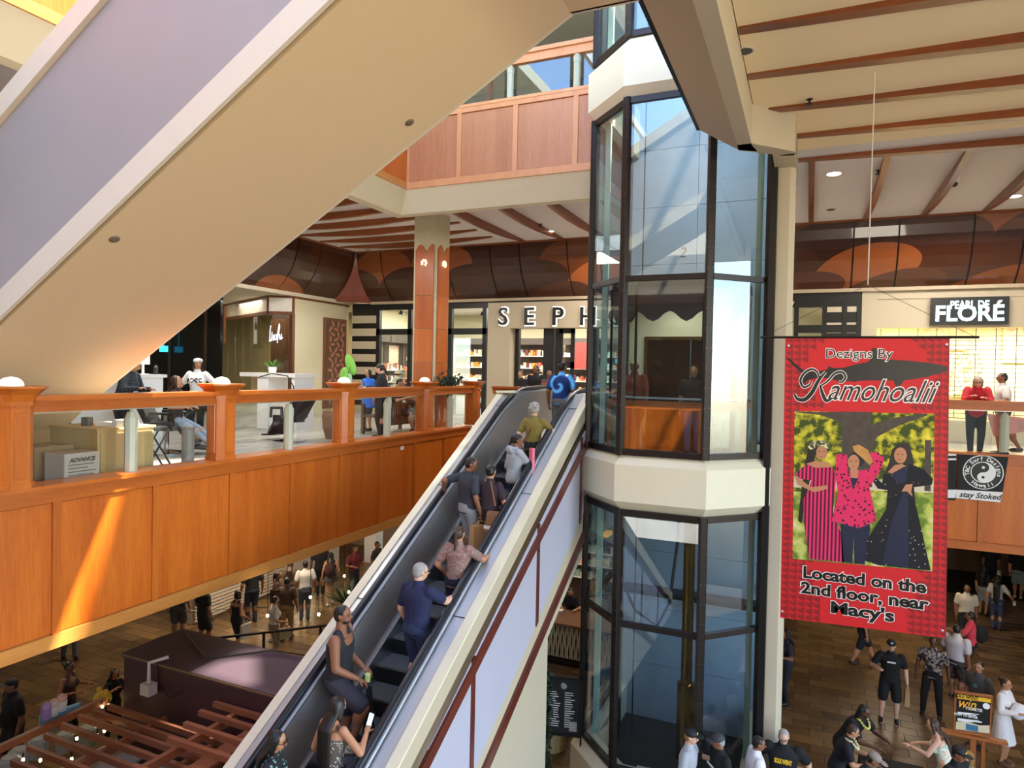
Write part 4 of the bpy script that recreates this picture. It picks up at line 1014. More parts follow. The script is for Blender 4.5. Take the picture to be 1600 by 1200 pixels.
# ================================================================ level 1 surroundings
L1W = struct('wall_lower_left', MB().box((-19.6, 2, Z1), (-19.4, 26, -3.4)), mat('lower_wall', 'a3907a', .8))
struct('wall_lower_back', MB().box((-19.5, 23.2, Z1), (-3.0, 23.4, -3.4)), mat('tan_lower_wall', 'b59b80', .8))
struct('wall_lower_far', MB().box((-3.0, 31, Z1), (9.6, 31.2, -3.4)), mat('brown_lower_wall', '6d563e', .8))
# white wavy counter
ct = empty('food_counter', (-16.2, 14, Z1), 'long white rippled serving counter below the left balcony', 'counter')
b = MB()
for k in range(9): b.tube([(-15.85, 13.8, Z1+.1+k*.1), (-15.85, 17.3, Z1+.1+k*.1)], .06, 6)
b.build('rippled_front', mat('rippled_white', 'bfb2a0', .6, bump=.4, scale=12), ct)
MB().box((-16.7, 13.8, Z1), (-15.9, 17.3, Z1+1.0)).build('body', WHITE, ct); MB().box((-16.75, 13.75, Z1+1.0), (-15.75, 17.35, Z1+1.05)).build('worktop', mat('pale_worktop', 'cbbfae', .3), ct)
for i, (y0, y1, lab) in enumerate(((13.9, 15.0, 'lit glass food case with green trays, left end of the counter'), (15.1, 17.0, 'glass food case with pink trays in the middle of the counter'), (17.6, 20.2, 'red-lit glass food case near the white column'))):
    r = empty('food_case', (-16.3, (y0+y1)/2, Z1+1.05), lab, 'display case')
    zb = Z1+1.05 if i < 2 else Z1
    if i == 2: MB().box((-16.8, y0, Z1), (-15.8, y1, Z1+1.0)).build('body', mat('case_body', 'c9c0b4', .5), r)
    MB().box((-16.75, y0, Z1+1.06), (-15.85, y1, Z1+1.1)).build('tray', mat('tray_glow', 'fff2da', .5, emit='ffe9c8', es=1.2), r)
    MB().box((-16.75, y0, Z1+1.5), (-16.0, y1, Z1+1.53)).build('shelf', mat('tray_glow', 'fff2da', .5), r)
    b = MB()
    for k in range(26):
        for zz_ in (1.1, 1.53):
            b.ell((-16.6+.6*random.random(), y0+.08+(y1-y0-.16)*k/26, Z1+zz_+.05), .06, .05, .055, 7, 5)
    cc = [('food_green', '9fb53c'), ('food_pink', 'd0596a'), ('food_red', 'c23c34')][i]
    o = b.build('food', mat(*cc, .5, var=.3, scale=20), r, smooth=True); o['kind'] = 'stuff'
    MB().box((-15.86, y0, Z1+1.06), (-15.84, y1, Z1+1.75)).build('front_glass', SHOPG, r); MB().box((-16.75, y0, Z1+1.75), (-15.84, y1, Z1+1.79)).build('lid', DARKM, r)
    area_light('case_lamp', (-16.3, (y0+y1)/2, Z1+1.72), .5, 22, (1, .8, .55), sy=1.8)
o = struct('wall_shop_white_pillar', MB().box((-15.4, 21.2, Z1), (-14.9, 21.7, -3.42)), WHITE)
ww = empty('service_window', (-12.5, 23.1, -6.2), 'bright pale service window of a food stall under the balcony', 'window')
MB().box((-14.4, 23.05, -6.3), (-9.5, 23.2, -4.6)).build('lit_opening', mat('mint_wall', 'cfe0d6', .6, emit='dff0e6', es=.9), ww)
for k in range(4): MB().box((-14.4+k*1.6, 22.98, -6.3), (-14.34+k*1.6, 23.08, -4.6)).build('mullion', mat('window_bar', '5c5a52', .4), ww)
MB().box((-14.5, 22.8, -6.4), (-9.4, 23.2, -6.3)).build('sill', WHITE, ww)
b = MB()
for k in range(14): b.ell((-14.1+k*.32, 22.9, -6.2), .12, .08, .1, 7, 5)
o = b.build('food', mat('window_food', 'c9a24a', .6, var=.4, scale=14), ww, smooth=True); o['kind'] = 'stuff'
for k in range(8):
    o = MB().box((-14.4+k*.6, 23.1, -7.05), (-14.1+k*.6, 23.2, -6.75)).build('wall_tile', mat('dark_red_tile', '6d3a32', .5), ww)
# bar seen between the escalator and the lift
br = empty('bar_counter', (-5.2, 16.4, Z1), 'curved bar with a cream woven front between escalator and elevator', 'counter')
MB().box((-8.5, 16.2, Z1), (-1.5, 16.9, Z1+1.0)).build('body', mat('bar_body', '4c4238', .6), br)
MB().box((-8.6, 15.95, Z1+1.0), (-1.4, 17.0, Z1+1.07)).build('counter_top', mat('bar_top', '7a5a45', .3), br)
WV = mat('woven_cord', 'cbbf98', .7, var=.1)
b = MB()
for k in range(110):
    x = -8.4+k*.062; s = .035*(1 if k % 2 else -1)
    b.tube([(x, 16.12+s*math.sin(j*1.05), Z1+.15+j*.1) for j in range(9)], .026, 5)
o = b.build('woven_front', WV, br); o['kind'] = 'stuff'
MB().box((-8.6, 16.0, Z1), (-1.4, 16.3, Z1+.12)).build('foot_rail', DARKM, br)
struct('wall_bar_back', MB().box((-8.5, 20.0, Z1), (-3.2, 20.2, -3.4)), mat('bar_back', '4f3526', .7))
sh = shelfunit(-8.3, -5.0, 19.9, Z1+.9, Z1+2.6, 3, 'dim bottle shelves on the back wall of the bar')
o = MB().box((-6.6, 18.9, -4.75), (-5.2, 19.4, -4.65)).build('hanging_shelf', mat('amber_panel', 'c98a3a', .5, emit='e09a3a', es=.6)); setp(o, 'amber lit hanging panel above the bar', 'panel')
for i, (x, y) in enumerate(((-4.62, 13.1), (-4.5, 12.45))):
    r = empty('drum_stool', (x, y, Z1), ['cream woven drum stool further from the menu board', 'cream woven drum stool just behind the menu board'][i], 'stool', 'woven drum stools')
    b = MB(); b.lathe((x, y, Z1), [(.30, 0), (.32, .3), (.30, .56)], 20); b.build('drum', mat('weave', 'b5a67c', .8, bump=.9, scale=40), r)
    b = MB(); b.lathe((x, y, Z1+.56), [(.31, 0), (.31, .05), (.1, .055), (.09, .03)], 20); b.build('seat', mat('seat_cream', 'd6cbab', .6), r)
mb_ = empty('menu_board', (-3.85, 11.75, Z1), 'black framed menu board with white handwriting, beside the escalator pier', 'menu board')
c0 = Vector((-4.0, 11.7)); rz = .25; u = Vector((math.cos(rz), math.sin(rz)))
def mp_(s, z, d=0): return (c0.x+u.x*s-u.y*d*-1, c0.y+u.y*s-u.x*d, z)
def slab(b, s0, s1, z0, z1, d0, d1): return b.hull([mp_(s0, z0, d0), mp_(s1, z0, d0), mp_(s1, z1, d0), mp_(s0, z1, d0)], [mp_(s0, z0, d1), mp_(s1, z0, d1), mp_(s1, z1, d1), mp_(s0, z1, d1)])
slab(MB(), -.32, .32, Z1+.75, Z1+1.75, 0, .03).build('board', mat('chalkboard', '1c1b1e', .5), mb_)
b = MB(); slab(b, -.35, -.32, Z1, Z1+1.8, -.01, .05); slab(b, .32, .35, Z1, Z1+1.8, -.01, .05); slab(b, -.35, .35, Z1+1.75, Z1+1.8, -.01, .05); slab(b, -.35, .35, Z1+.7, Z1+.75, -.01, .05); b.build('frame', BLACK, mb_)
b = MB(); random.seed(3)
for i in range(16):
    for s0 in (-.25, .03):
        w_ = random.uniform(.1, .2); slab(b, s0, s0+w_, Z1+1.5-i*.042, Z1+1.512-i*.042, .03, .034)
o = b.build('writing_lines', WHITE, mb_); o['kind'] = 'stuff'
b = MB(); slab(b, .12, .26, Z1+.8, Z1+.98, .03, .034); b.ell(mp_(0, Z1+1.63, .035), .07, .01, .06, 8, 6); b.build('printed_corner', mat('print_grey', '9b9a98', .5), mb_)
# garland of leaves along the pier
gl = empty('leaf_garland', (-4.0, 11.2, Z1), 'dark green leafy garland hanging beside the menu board', 'plant')
b = MB()
for k in range(240):
    zz_ = Z1+1.9*random.random(); b.ell((-4.0+random.uniform(-.08, .08)-.24, 11.5+random.uniform(-.1, .1), zz_), .012, .03, .05, 5, 4, Matrix.Rotation(random.random()*6, 3, 'Z') @ Matrix.Rotation(random.random()*3, 3, 'X'))
o = b.build('leaves', mat('dark_leaf', '22331f', .6), gl); o['kind'] = 'stuff'
# ================================================================ hanging banner and flags
YB = 7.3
def bp(x, y, d=0): p = at(x, y, 'y', YB); return (p.x, YB-d, p.z)
BN = empty('banner', at(1352, 760, 'y', YB), 'large red hanging banner with a black shark and a photo of three women', 'banner')
RED = mat('banner_red', 'c8181f', .6, var=.02); DRED = mat('banner_dark_red', '8c1219', .55, var=.02); MRED = mat('banner_mid_red', 'b5151c', .55, var=.02)
c4 = [(1227, 527), (1484, 525), (1478, 997), (1219, 965)]
def flat(pts, d, m, name, parent=BN, f=bp, th=.0008):
    b = MB(); A = [f(x, y, d) for x, y in pts]
    from mathutils.geometry import tessellate_polygon
    tris = tessellate_polygon([[Vector(p) for p in A]])
    b.add(A, tris); return b.build(name, m, parent)
b = MB(); A = [bp(*p) for p in c4]; b.hull(A, [(p[0], p[1]+.004, p[2]) for p in A]); b.build('cloth', RED, BN)
MB().tube([bp(1188, 527), bp(1530, 527)], .012, 8).build('rod', DARKM, BN)
b = MB()
for x, y in ((1232, 540), (1479, 538), (1222, 955), (1472, 985)): b.ell(bp(x, y, .004), .012, .004, .012, 8, 5)
o = b.build('eyelets', STEEL, BN); o['kind'] = 'stuff'
top = at(1367, 113, 'z', ZC-.005) ; top = at(1367, 113, 'y', YB)
o = MB().tube([(top.x, YB, top.z), bp(1356, 445)], .006, 5).build('cord', mat('cord_grey', 'b9b2a2', .6, var=0), BN)
b = MB().tube([bp(1356, 445), bp(1190, 527)], .003, 4).tube([bp(1356, 445), bp(1525, 527)], .003, 4); b.build('bridle', BLACK, BN)
MB().lathe((top.x, YB, ZC-.02), [(.09, 0), (.1, .02)], 16).build('ceiling_plate', DARKM, BN)
# triangles
def uv(u, v):
    tl, tr, br_, bl = [Vector(p) for p in c4]; return (tl*(1-u)*(1-v)+tr*u*(1-v)+br_*u*v+bl*(1-u)*v)
b = MB(); b2 = MB(); nc, nr = 21, 44
for i in range(nc):
    for j in range(nr):
        u, v = (i+.5)/nc, (j+.5)/nr
        e = abs(u-.5)
        if v < .25: ok = e > .26+.14*math.sin(math.pi*v/.25)
        elif v > .755: ok = e > .30-.3*abs(math.sin(math.pi*(v-.755)/.245*1.0-.5))*.4+.1*math.sin(math.pi*(v-.755)/.245)
        else: ok = e > .405
        if not ok: continue
        u0, u1, v0, v1 = i/nc, (i+1)/nc, j/nr, (j+1)/nr
        b.add([bp(*uv(u1, v0), .0012), bp(*uv(u1, v1), .0012), bp(*uv(u0, (v0+v1)/2), .0012)], [(0, 1, 2)])
        b2.add([bp(*uv(u0, v0), .0010), bp(*uv(u1, v0), .0010), bp(*uv(u0, (v0+v1)/2), .0010)], [(0, 1, 2)])
o = b.build('triangle_print', DRED, BN); o['kind'] = 'stuff'; o = b2.build('triangle_print', MRED, BN); o['kind'] = 'stuff'
SH = [(45,210),(90,238),(140,285),(190,325),(245,345),(330,345),(415,328),(428,298),(470,315),(560,312),(680,280),(770,262),(800,240),(810,140),(845,135),(880,190),(895,238),(1000,240),(1150,250),(1300,265),(1420,285),(1492,310),(1485,340),(1420,362),(1380,368),(1330,390),(1220,408),(1100,425),(1080,455),(1040,500),(1015,455),(1010,425),(850,425),(700,428),(655,440),(620,430),(520,432),(420,405),(330,402),(250,420),(190,465),(140,500),(180,440),(210,380),(150,330),(90,270)]
flat([(1220+x/5.714, 520+y/5.714) for x, y in SH], .003, BLACK, 'shark_print')
def btext(body, cx, cy, wpx, hgt, shear=0, bold=.012, white=.03, d=.005):
    p, q = bp(cx-wpx/2, cy), bp(cx+wpx/2, cy); fw = (Vector(q)-Vector(p)).length; c = bp(cx, cy, d)
    b = MB(); put_text(b, body, c, (1, 0, 0), (0, 0, 1), hgt, fitw=fw*1.02, bold=white, shear=shear); b.build('lettering_outline', WHITE, BN)
    b = MB(); put_text(b, body, (c[0], c[1]-.002, c[2]), (1, 0, 0), (0, 0, 1), hgt, fitw=fw, bold=bold, shear=shear); b.build('lettering', BLACK, BN)
btext('Dezigns By', 1342, 553, 104, .13, bold=0, white=.006)
btext('amohoalii', 1378, 612, 172, .30, shear=.45, bold=.0, white=.01)
def ribbon(pts, w0, w1, d, m, name):
    b = MB(); P2 = [Vector((1220+x/5.714, 520+y/5.714)) for x, y in pts]; Q = []
    for i in range(len(P2)-1):      # smooth the drawn stroke
        p0, p1, p2, p3 = P2[max(i-1, 0)], P2[i], P2[i+1], P2[min(i+2, len(P2)-1)]
        for t in (0, .25, .5, .75): Q.append(.5*((2*p1)+(p2-p0)*t+(2*p0-5*p1+4*p2-p3)*t*t+(3*p1-p0-3*p2+p3)*t*t*t))
    Q.append(P2[-1]); L, R2 = [], []
    for i, q in enumerate(Q):
        e = (Q[min(i+1, len(Q)-1)]-Q[max(i-1, 0)]).normalized(); n_ = Vector((-e.y, e.x)); w_ = w0+(w1-w0)*math.sin(math.pi*i/(len(Q)-1))
        L.append(bp(*(q+n_*w_), d)); R2.append(bp(*(q-n_*w_), d))
    n_ = len(L); b.add(L+R2, [(i, i+1, n_+i+1, n_+i) for i in range(n_-1)]); b.build(name, m, BN)
for pts, w0, w1 in (([(120, 545), (150, 590), (215, 595), (280, 530), (340, 420), (400, 350)], 1.2, 3.2), ([(345, 400), (320, 345), (270, 325), (205, 365), (175, 430), (205, 485), (255, 465), (275, 430)], 1.0, 1.8),
                    ([(345, 480), (420, 430), (480, 365), (545, 350), (578, 395), (545, 440), (515, 435)], 1.0, 1.7), ([(350, 470), (375, 550), (405, 605), (450, 590)], 1.2, 2.8)):
    ribbon(pts, w0+1.0, w1+1.0, .0048, WHITE, 'lettering_outline'); ribbon(pts, w0, w1, .0068, BLACK, 'lettering')
btext('Located on the', 1348, 906, 190, .16, bold=.005, white=.011)
btext('2nd floor, near', 1348, 931, 198, .16, bold=.005, white=.011)
btext("Macy's", 1347, 956, 98, .16, bold=.005, white=.011)
# the printed photograph
def zc(pts): return [(1220+x/4.615, 640+y/4.615) for x, y in pts]
FOL = pattern('print_foliage', 'leaf', '3d4a12', 'b9b32a', 11, .5, c3='e8d84a'); GRASS = pattern('print_grass', 'leaf', '5f7a22', 'b5bf5a', 6, .5, c3='d8cfa4')
BARK = mat('print_bark', '4a4038', .7, var=.3, scale=14); SKIN1 = mat('print_skin', 'b67e5c', .6, var=.05); HAIRP = mat('print_hair', '1c1512', .5)
PINKD = pattern('print_pink_zigzag', 'stripe', '4a1230', 'e02a66', 9, .5); PINKJ = pattern('print_pink_swirl', 'floral', '3a1024', 'd42a5e', 26, .28); BLKS = pattern('print_black_swirl', 'floral', 'c9c4ba', '15151c', 24, .12); NAVY = mat('print_navy', '141a38', .6)
P = [(100,10),(1110,30),(1092,1165),(85,1075)]
flat(zc(P), .002, GRASS, 'print_ground'); flat(zc([(100,10),(1110,30),(1098,600),(92,590)]), .0026, FOL, 'print_foliage')
flat(zc([(95,480),(1100,520),(1098,600),(92,560)]), .003, mat('print_path', 'c9c0a4', .6), 'print_path')
flat(zc([(440,14),(660,18),(640,110),(800,60),(1050,28),(1060,40),(860,110),(690,200),(640,330),(660,560),(430,560),(445,130),(420,90),(300,40),(110,20),(110,12),(330,20)]), .0035, BARK, 'print_tree')
flat(zc([(1040,220),(1085,220),(1080,590),(1035,585)]), .0035, BARK, 'print_tree')
def ov(cx, cy, rx, ry, n=16): return [(cx+rx*math.cos(2*math.pi*k/n), cy+ry*math.sin(2*math.pi*k/n)) for k in range(n)]
for nm, m, pts, d in (
 ('print_hair', HAIRP, [(210,240),(330,230),(345,290),(250,330),(230,420),(190,600),(150,820),(125,800),(150,560),(170,400)], .004),
 ('print_dress', PINKD, [(180,395),(240,410),(370,415),(400,480),(385,640),(375,740),(440,900),(455,1100),(205,1075),(165,800),(165,640),(200,580),(220,510),(140,500),(100,465)], .005),
 ('print_skin', SKIN1, [(180,390),(250,370),(340,380),(370,415),(250,420)], .0055), ('print_skin', SKIN1, [(95,470),(140,500),(220,560),(330,545),(340,570),(240,595),(120,540)], .0056),
 ('print_face', SKIN1, ov(295,310,40,52), .006), ('print_flower_crown', pattern('print_flowers', 'leaf', '3f4a2a', 'd8cfa0', 30), [(195,270),(230,225),(320,220),(355,255),(345,285),(280,258),(215,290)], .0065),
 ('print_trousers', NAVY, [(430,800),(640,820),(645,860),(605,1115),(530,1110),(525,900),(515,1108),(440,1095)], .005),
 ('print_jacket', PINKJ, [(400,320),(480,325),(480,440),(570,440),(640,430),(660,370),(640,310),(700,305),(745,350),(730,420),(640,560),(690,800),(560,855),(420,815),(365,805),(415,600),(395,480)], .006),
 ('print_top', NAVY, [(500,490),(560,495),(520,575)], .0065), ('print_hair', HAIRP, ov(545,360,60,55), .0062), ('print_face', SKIN1, ov(525,380,42,56), .0068), ('print_skin', SKIN1, [(500,430),(560,430),(555,495),(505,490)], .0067),
 ('print_hat', mat('print_straw', 'b98a4a', .7, var=.2, scale=20), [(515,265),(560,250),(630,290),(665,380),(640,400),(600,360),(530,300)], .007),
 ('print_hair', HAIRP, [(800,290),(850,240),(920,245),(950,330),(960,420),(880,400),(760,460),(740,480),(780,380)], .005),
 ('print_dress', BLKS, [(740,470),(830,450),(930,390),(1030,430),(1095,500),(1090,540),(960,560),(970,680),(1000,800),(1080,1160),(700,1120),(610,1090),(620,940),(760,720),(770,580),(700,570),(660,510),(690,490),(730,530)], .0055),
 ('print_dress_panel', NAVY, [(790,450),(920,400),(900,520),(840,540)], .006), ('print_dress_panel', NAVY, [(880,600),(920,600),(920,1140),(730,1110),(800,800)], .006),
 ('print_skin', SKIN1, [(770,450),(820,400),(880,390),(890,410),(800,460)], .0062), ('print_skin', SKIN1, [(870,590),(900,540),(950,535),(940,590),(950,630),(910,590)], .0064), ('print_face', SKIN1, ov(862,330,46,58), .0066)):
    flat(zc(pts), d, m, nm)
for cx, cy in ((295, 310), (525, 380), (862, 330)):
    b = MB()
    for dx in (-17, 17): b.ell(bp(*zc([(cx+dx, cy-8)])[0], .0075), .009, .001, .004, 8, 4)
    b.build('print_eyes', HAIRP, BN)
    b = MB(); b.ell(bp(*zc([(cx-3, cy+28)])[0], .0075), .011, .001, .004, 8, 4); b.build('print_lips', mat('print_lips', '8a3a36', .5), BN)
# black surf flags on the right railing
YF = FY-.07
def fp(x, y, d=0): p = at(x, y, 'y', YF); return (p.x, YF-d, p.z)
FG = empty('flag', fp(1530, 708), 'black flag with a round black and white emblem hung below the right railing', 'flag')
b = MB(); A = [fp(1497, 707), fp(1577, 707), fp(1564, 785), fp(1495, 778)]; b.hull(A, [(p[0], p[1]+.01, p[2]) for p in A]); b.build('cloth', mat('flag_black', '121214', .7), FG)
flat([(1494, 765), (1567, 769), (1563, 785), (1493, 778)], .004, WHITE, 'white_strip', FG, fp)
cc = fp(1536, 738); cx, cz = cc[0], cc[2]
def disc(b, x, z, r, d, n=28): b.add([(x+r*math.cos(2*math.pi*k/n), YF-d, z+r*math.sin(2*math.pi*k/n)) for k in range(n)], [tuple(range(n))]); return b
RR = .345
for r, d, m_, nm in ((RR, .004, WHITE, 'ring'), (RR*.95, .006, BLACK, 'ring'), (RR*.62, .008, WHITE, 'ring'), (RR*.57, .010, BLACK, 'disc')): disc(MB(), cx, cz, r, d).build(nm, m_, FG)
r = RR*.57; n = 24
A = [(cx+r*math.sin(math.pi*k/n), YF-.012, cz+r*math.cos(math.pi*k/n)) for k in range(n+1)]
A += [(cx-r/2*math.sin(math.pi*k/n)*-1*1 if False else cx+r/2*math.sin(math.pi*k/n)*(-1), YF-.012, cz-r+r/2-r/2*math.cos(math.pi*k/n)) for k in range(1, n)]
A += [(cx+r/2*math.sin(math.pi*k/n), YF-.012, cz+r/2-r/2*math.cos(math.pi*k/n)) for k in range(0, n)]
from mathutils.geometry import tessellate_polygon
MB().add(A, tessellate_polygon([[Vector(p) for p in A]])).build('yin_half', WHITE, FG)
disc(MB(), cx, cz+r/2, r*.14, .014).build('dot', WHITE, FG); disc(MB(), cx, cz-r/2, r*.14, .014).build('dot', BLACK, FG)
def arc_text(body, r, a0, a1, flip, name):
    b = MB(); n = len(body)
    for i, ch in enumerate(body):
        if ch == ' ': continue
        a = a0+(a1-a0)*i/(n-1); t = R_(a)
        xd = (math.sin(t), 0, -math.cos(t)) if not flip else (-math.sin(t), 0, math.cos(t)); zd = (math.cos(t), 0, math.sin(t)) if not flip else (-math.cos(t), 0, -math.sin(t))
        put_text(b, ch, (cx+r*math.cos(t), YF-.009, cz+r*math.sin(t)), xd, zd, .105, bold=.003)
    b.build(name, WHITE, FG)
arc_text('T&C Surf Designs', RR*.78, 190, -10, False, 'lettering'); arc_text('Hawaii', RR*.78, 235, 305, True, 'lettering')
b = MB(); put_text(b, 'stay Stoked', fp(1532, 775, .006), (1, 0, 0), (0, 0, 1), .15, fitw=.72, bold=.004, shear=.3); b.build('lettering', BLACK, FG)
F2 = empty('flag', fp(1489, 708), 'second black flag with white stripes, its edge showing beside the banner', 'flag')
b = MB(); A = [fp(1440, 707), fp(1494, 707), fp(1493, 782), fp(1440, 778)]; b.hull(A, [(p[0], p[1]+.01, p[2]) for p in A]); b.build('cloth', mat('flag_black', '121214', .7), F2)
for y0, y1 in ((707, 712), (765, 778)): flat([(1440, y0), (1494, y0), (1494, y1), (1440, y1)], .004, WHITE, 'white_strip', F2, fp)
for y0 in (716,): flat([(1440, y0), (1494, y0), (1494, y0+3), (1440, y0+3)], .004, WHITE, 'white_strip', F2, fp)

# ================================================================ ceiling fittings
def downlight(x, y, z, label, lit=True, r=.1):
    q = empty('downlight', (x, y, z), label, 'lamp', 'recessed ceiling lamps')
    MB().lathe((x, y, z-.012), [(r*1.25, .012), (r*1.25, 0), (r, 0)], 18).build('trim_ring', mat('lamp_ring', 'c8c2b6' if lit else '3a332c', .4), q)
    MB().lathe((x, y, z-.014), [(r, 0), (r, .006)], 18).build('lens', emis('lamp_on', 'fff2da', 7) if lit else mat('lamp_off', '2b2622', .3), q)
for px, py, lit, lab in ((550, 377, 1, 'lit round ceiling lamp left of the wood column'), (858, 361, 1, 'bright round ceiling lamp right of the wood column'), (1303, 271, 1, 'round ceiling lamp above the dark frieze, left of the cord'), (1298, 327, 0, 'unlit round ceiling lamp just above the dark frieze'), (1585, 306, 1, 'bright round ceiling lamp at the right edge'), (575, 390, 0, 'dim small ceiling lamp near the frieze corner'), (1164, 79, 0, 'upper dark recessed lamp in the tan ceiling by the beam'), (1184, 170, 0, 'lower dark recessed lamp in the tan ceiling by the beam')):
    p = at(px, py, 'z', ZC); downlight(p.x, p.y, ZC, lab, lit, .13 if lit else .09)
p = at(1491, 278, 'z', ZC); q = empty('security_camera', p, 'small white dome camera on the ceiling above the right frieze', 'camera')
MB().lathe((p.x, p.y, ZC-.1), [(.07, 0), (.1, .04), (.1, .1)], 14).build('base', WHITE, q); MB().ell((p.x, p.y, ZC-.12), .065, .065, .06).build('dome', BLACK, q, smooth=True)
for px, py, lab in ((1372, 266, 'small ceiling sprinkler between two ribs right of the cord'), (845, 350, 'small sprinkler on the ceiling right of the wood column'), (1265, 155, 'small sprinkler on the tan ceiling')):
    p = at(px, py, 'z', ZC); q = MB().lathe((p.x, p.y, ZC-.08), [(.05, 0), (.05, .01), (.015, .02), (.015, .06), (.045, .07), (.045, .08)], 10).build('sprinkler', DARKM); setp(q, lab, 'sprinkler')
p = at(628, 700, 'x', FX); b = MB().box((FX, p.y-.06, p.z-.04), (FX+.012, p.y+.06, p.z+.04)).build('socket_plate', WHITE); setp(b, 'small white socket plate on the orange fascia', 'socket')

# ================================================================ furniture on level 2
LWD = wood('light_laminate', 'b79a68', 'c9ae7c', sc=4, rough=.5, coat=0)
def boxt(name, c, s, m, label, cat, rz=0, group=None):
    q = empty(name, (c[0], c[1], c[2]), label, cat, group, rz=0); MB().cbox((c[0], c[1], c[2]+s[2]/2), *s, rz).build('body', m, q); return q
q = boxt('cabinet', (-9.25, 6.45, Z2), (1.0, .85, .64), LWD, 'pale wooden cabinet behind the glass railing at left', 'cabinet')
MB().cbox((-9.25, 6.45, Z2+.655), 1.04, .89, .03).build('top', LWD, q)
MB().box((-8.746, 6.06, Z2+.05), (-8.735, 6.84, Z2+.6)).build('door', LWD, q)
CARD = mat('cardboard', '9a7a58', .8, var=.04); CARDL = mat('printed_cardboard', 'b9ab9f', .8, var=.03)
def carton(x, y, z, s, m, label, txt=None):
    q = empty('cardboard_box', (x, y, z), label, 'box', 'boxes behind the railing')
    MB().cbox((x, y, z+s[2]/2), *s, .0, .008).build('body', m, q); MB().cbox((x, y, z+s[2]+.002), s[0], .05, .004).build('tape', mat('tape', 'a58e70', .4), q)
    if txt:
        b = MB(); put_text(b, txt, (x+s[0]/2+.002, y, z+s[2]*.78), (0, 1, 0), (0, 0, 1), .07, bold=.004, shear=.2); b.build('lettering', mat('carton_ink', '3a3230', .7), q)
        b = MB()
        for k in range(5): b.box((x+s[0]/2, y-.18, z+s[2]*(.62-.11*k)), (x+s[0]/2+.002, y-.18+random.uniform(.12, .36), z+s[2]*(.62-.11*k)+.01))
        o = b.build('print_lines', mat('carton_ink', '3a3230', .7), q); o['kind'] = 'stuff'
carton(-8.72, 5.67, Z2, (.4, .46, .40), CARDL, 'pale printed carton nearest the railing post', 'ADVANCE')
carton(-9.25, 5.62, Z2, (.5, .5, .46), CARD, 'brown carton behind the pale printed one', None)
for i, (dx, dy, s_, c_, lab) in enumerate(((-.1, .05, (.3, .22, .05), 'e9e4dc', 'white folded papers on the pale cabinet'), (.15, .1, (.28, .2, .09), 'cfd2d6', 'grey box of papers on the pale cabinet'), (-.3, -.15, (.12, .1, .12), '5d5a55', 'small dark machine on the pale cabinet'))):
    o = MB().cbox((-9.0+dx, 6.4+dy, Z2+.67+s_[2]/2), *s_, .3, .01).build('paper_stack', mat('clutter_'+str(i), c_, .5)); setp(o, lab, 'papers')
def salonchair(x, y, rz, label, recl=.25):
    q = empty('salon_chair', (x, y, Z2), label, 'chair', None, rz=rz); BL = mat('black_vinyl', '18181b', .3, var=.02); CH = mat('chrome', 'c9cbce', .12, metal=1, var=0)
    b = MB(); b.lathe((0, 0, 0), [(.33, 0), (.33, .02), (.08, .06)], 20); b.tube([(0, 0, .05), (0, 0, .42)], .045, 12); b.build('pedestal', CH, q, local=True)
    MB().cbox((0, 0, .48), .52, .5, .14, 0, .06).build('seat', BL, q, local=True)
    b = MB(); b.bar((0, -.22, .5), (0, -.24-recl, 1.05), .46, .1, (0, 1, 0)); b.build('backrest', BL, q, local=True)
    for s in (-1, 1): MB().tube([(s*.29, -.2, .5), (s*.29, -.18, .72), (s*.29, .2, .7), (s*.29, .22, .5)], .03, 8).build('armrest', BL, q, local=True)
    b = MB(); b.bar((0, .25, .45), (0, .5, .14), .36, .05, (0, 1, 0)); b.bar((0, .46, .12), (0, .72, .1), .4, .04); b.build('footrest', BL, q, local=True)
    return q
salonchair(-10.3, 8.35, R_(-60), 'black salon chair on a chrome base, behind the second glass pane from left')
salonchair(-9.95, 11.0, R_(75), 'reclined black salon chair with footrest, behind the tall white table pane', .45)
q = empty('folding_stool', (-8.95, 7.05, Z2), 'round black stool with crossed steel legs', 'stool')
b = MB(); b.lathe((-8.95, 7.05, Z2+.58), [(.17, 0), (.17, .04)], 18); b.build('seat', BLACK, q)
for s in (-1, 1):
    for e in (-1, 1): MB().tube([(-8.95+.1*e, 7.05-s*.22, Z2), (-8.95+.1*e, 7.05+s*.16, Z2+.58)], .014, 6).build('leg', mat('dark_steel', '4a4a4c', .3, metal=.8), q)
q = empty('reception_counter', (-11.9, 8.8, Z2), 'white reception counter with monitors beyond the railing', 'counter')
MB().box((-12.2, 6.5, Z2), (-11.65, 9.35, Z2+1.3)).build('body', WHITE, q); MB().box((-12.25, 6.45, Z2+1.3), (-11.6, 9.4, Z2+1.36)).build('worktop', mat('white_stone', 'd9d6d2', .3, var=.1, scale=3), q)
for i, (y, h, lab) in enumerate(((9.1, .34, 'white monitor on the counter left of the printed-tee woman'), (8.6, .22, 'lower white screen on the counter'))):
    p = (-11.9, y, Z2+1.36); q = empty('monitor', p, lab, 'monitor', None)
    MB().cbox((p[0], p[1], p[2]+h+.02), .04, .36, h, .3).build('screen_back', WHITE, q); MB().tube([p, (p[0], p[1], p[2]+h)], .025, 8).build('stand', WHITE, q); MB().lathe(p, [(.1, 0), (.1, .012)], 14).build('base', WHITE, q)
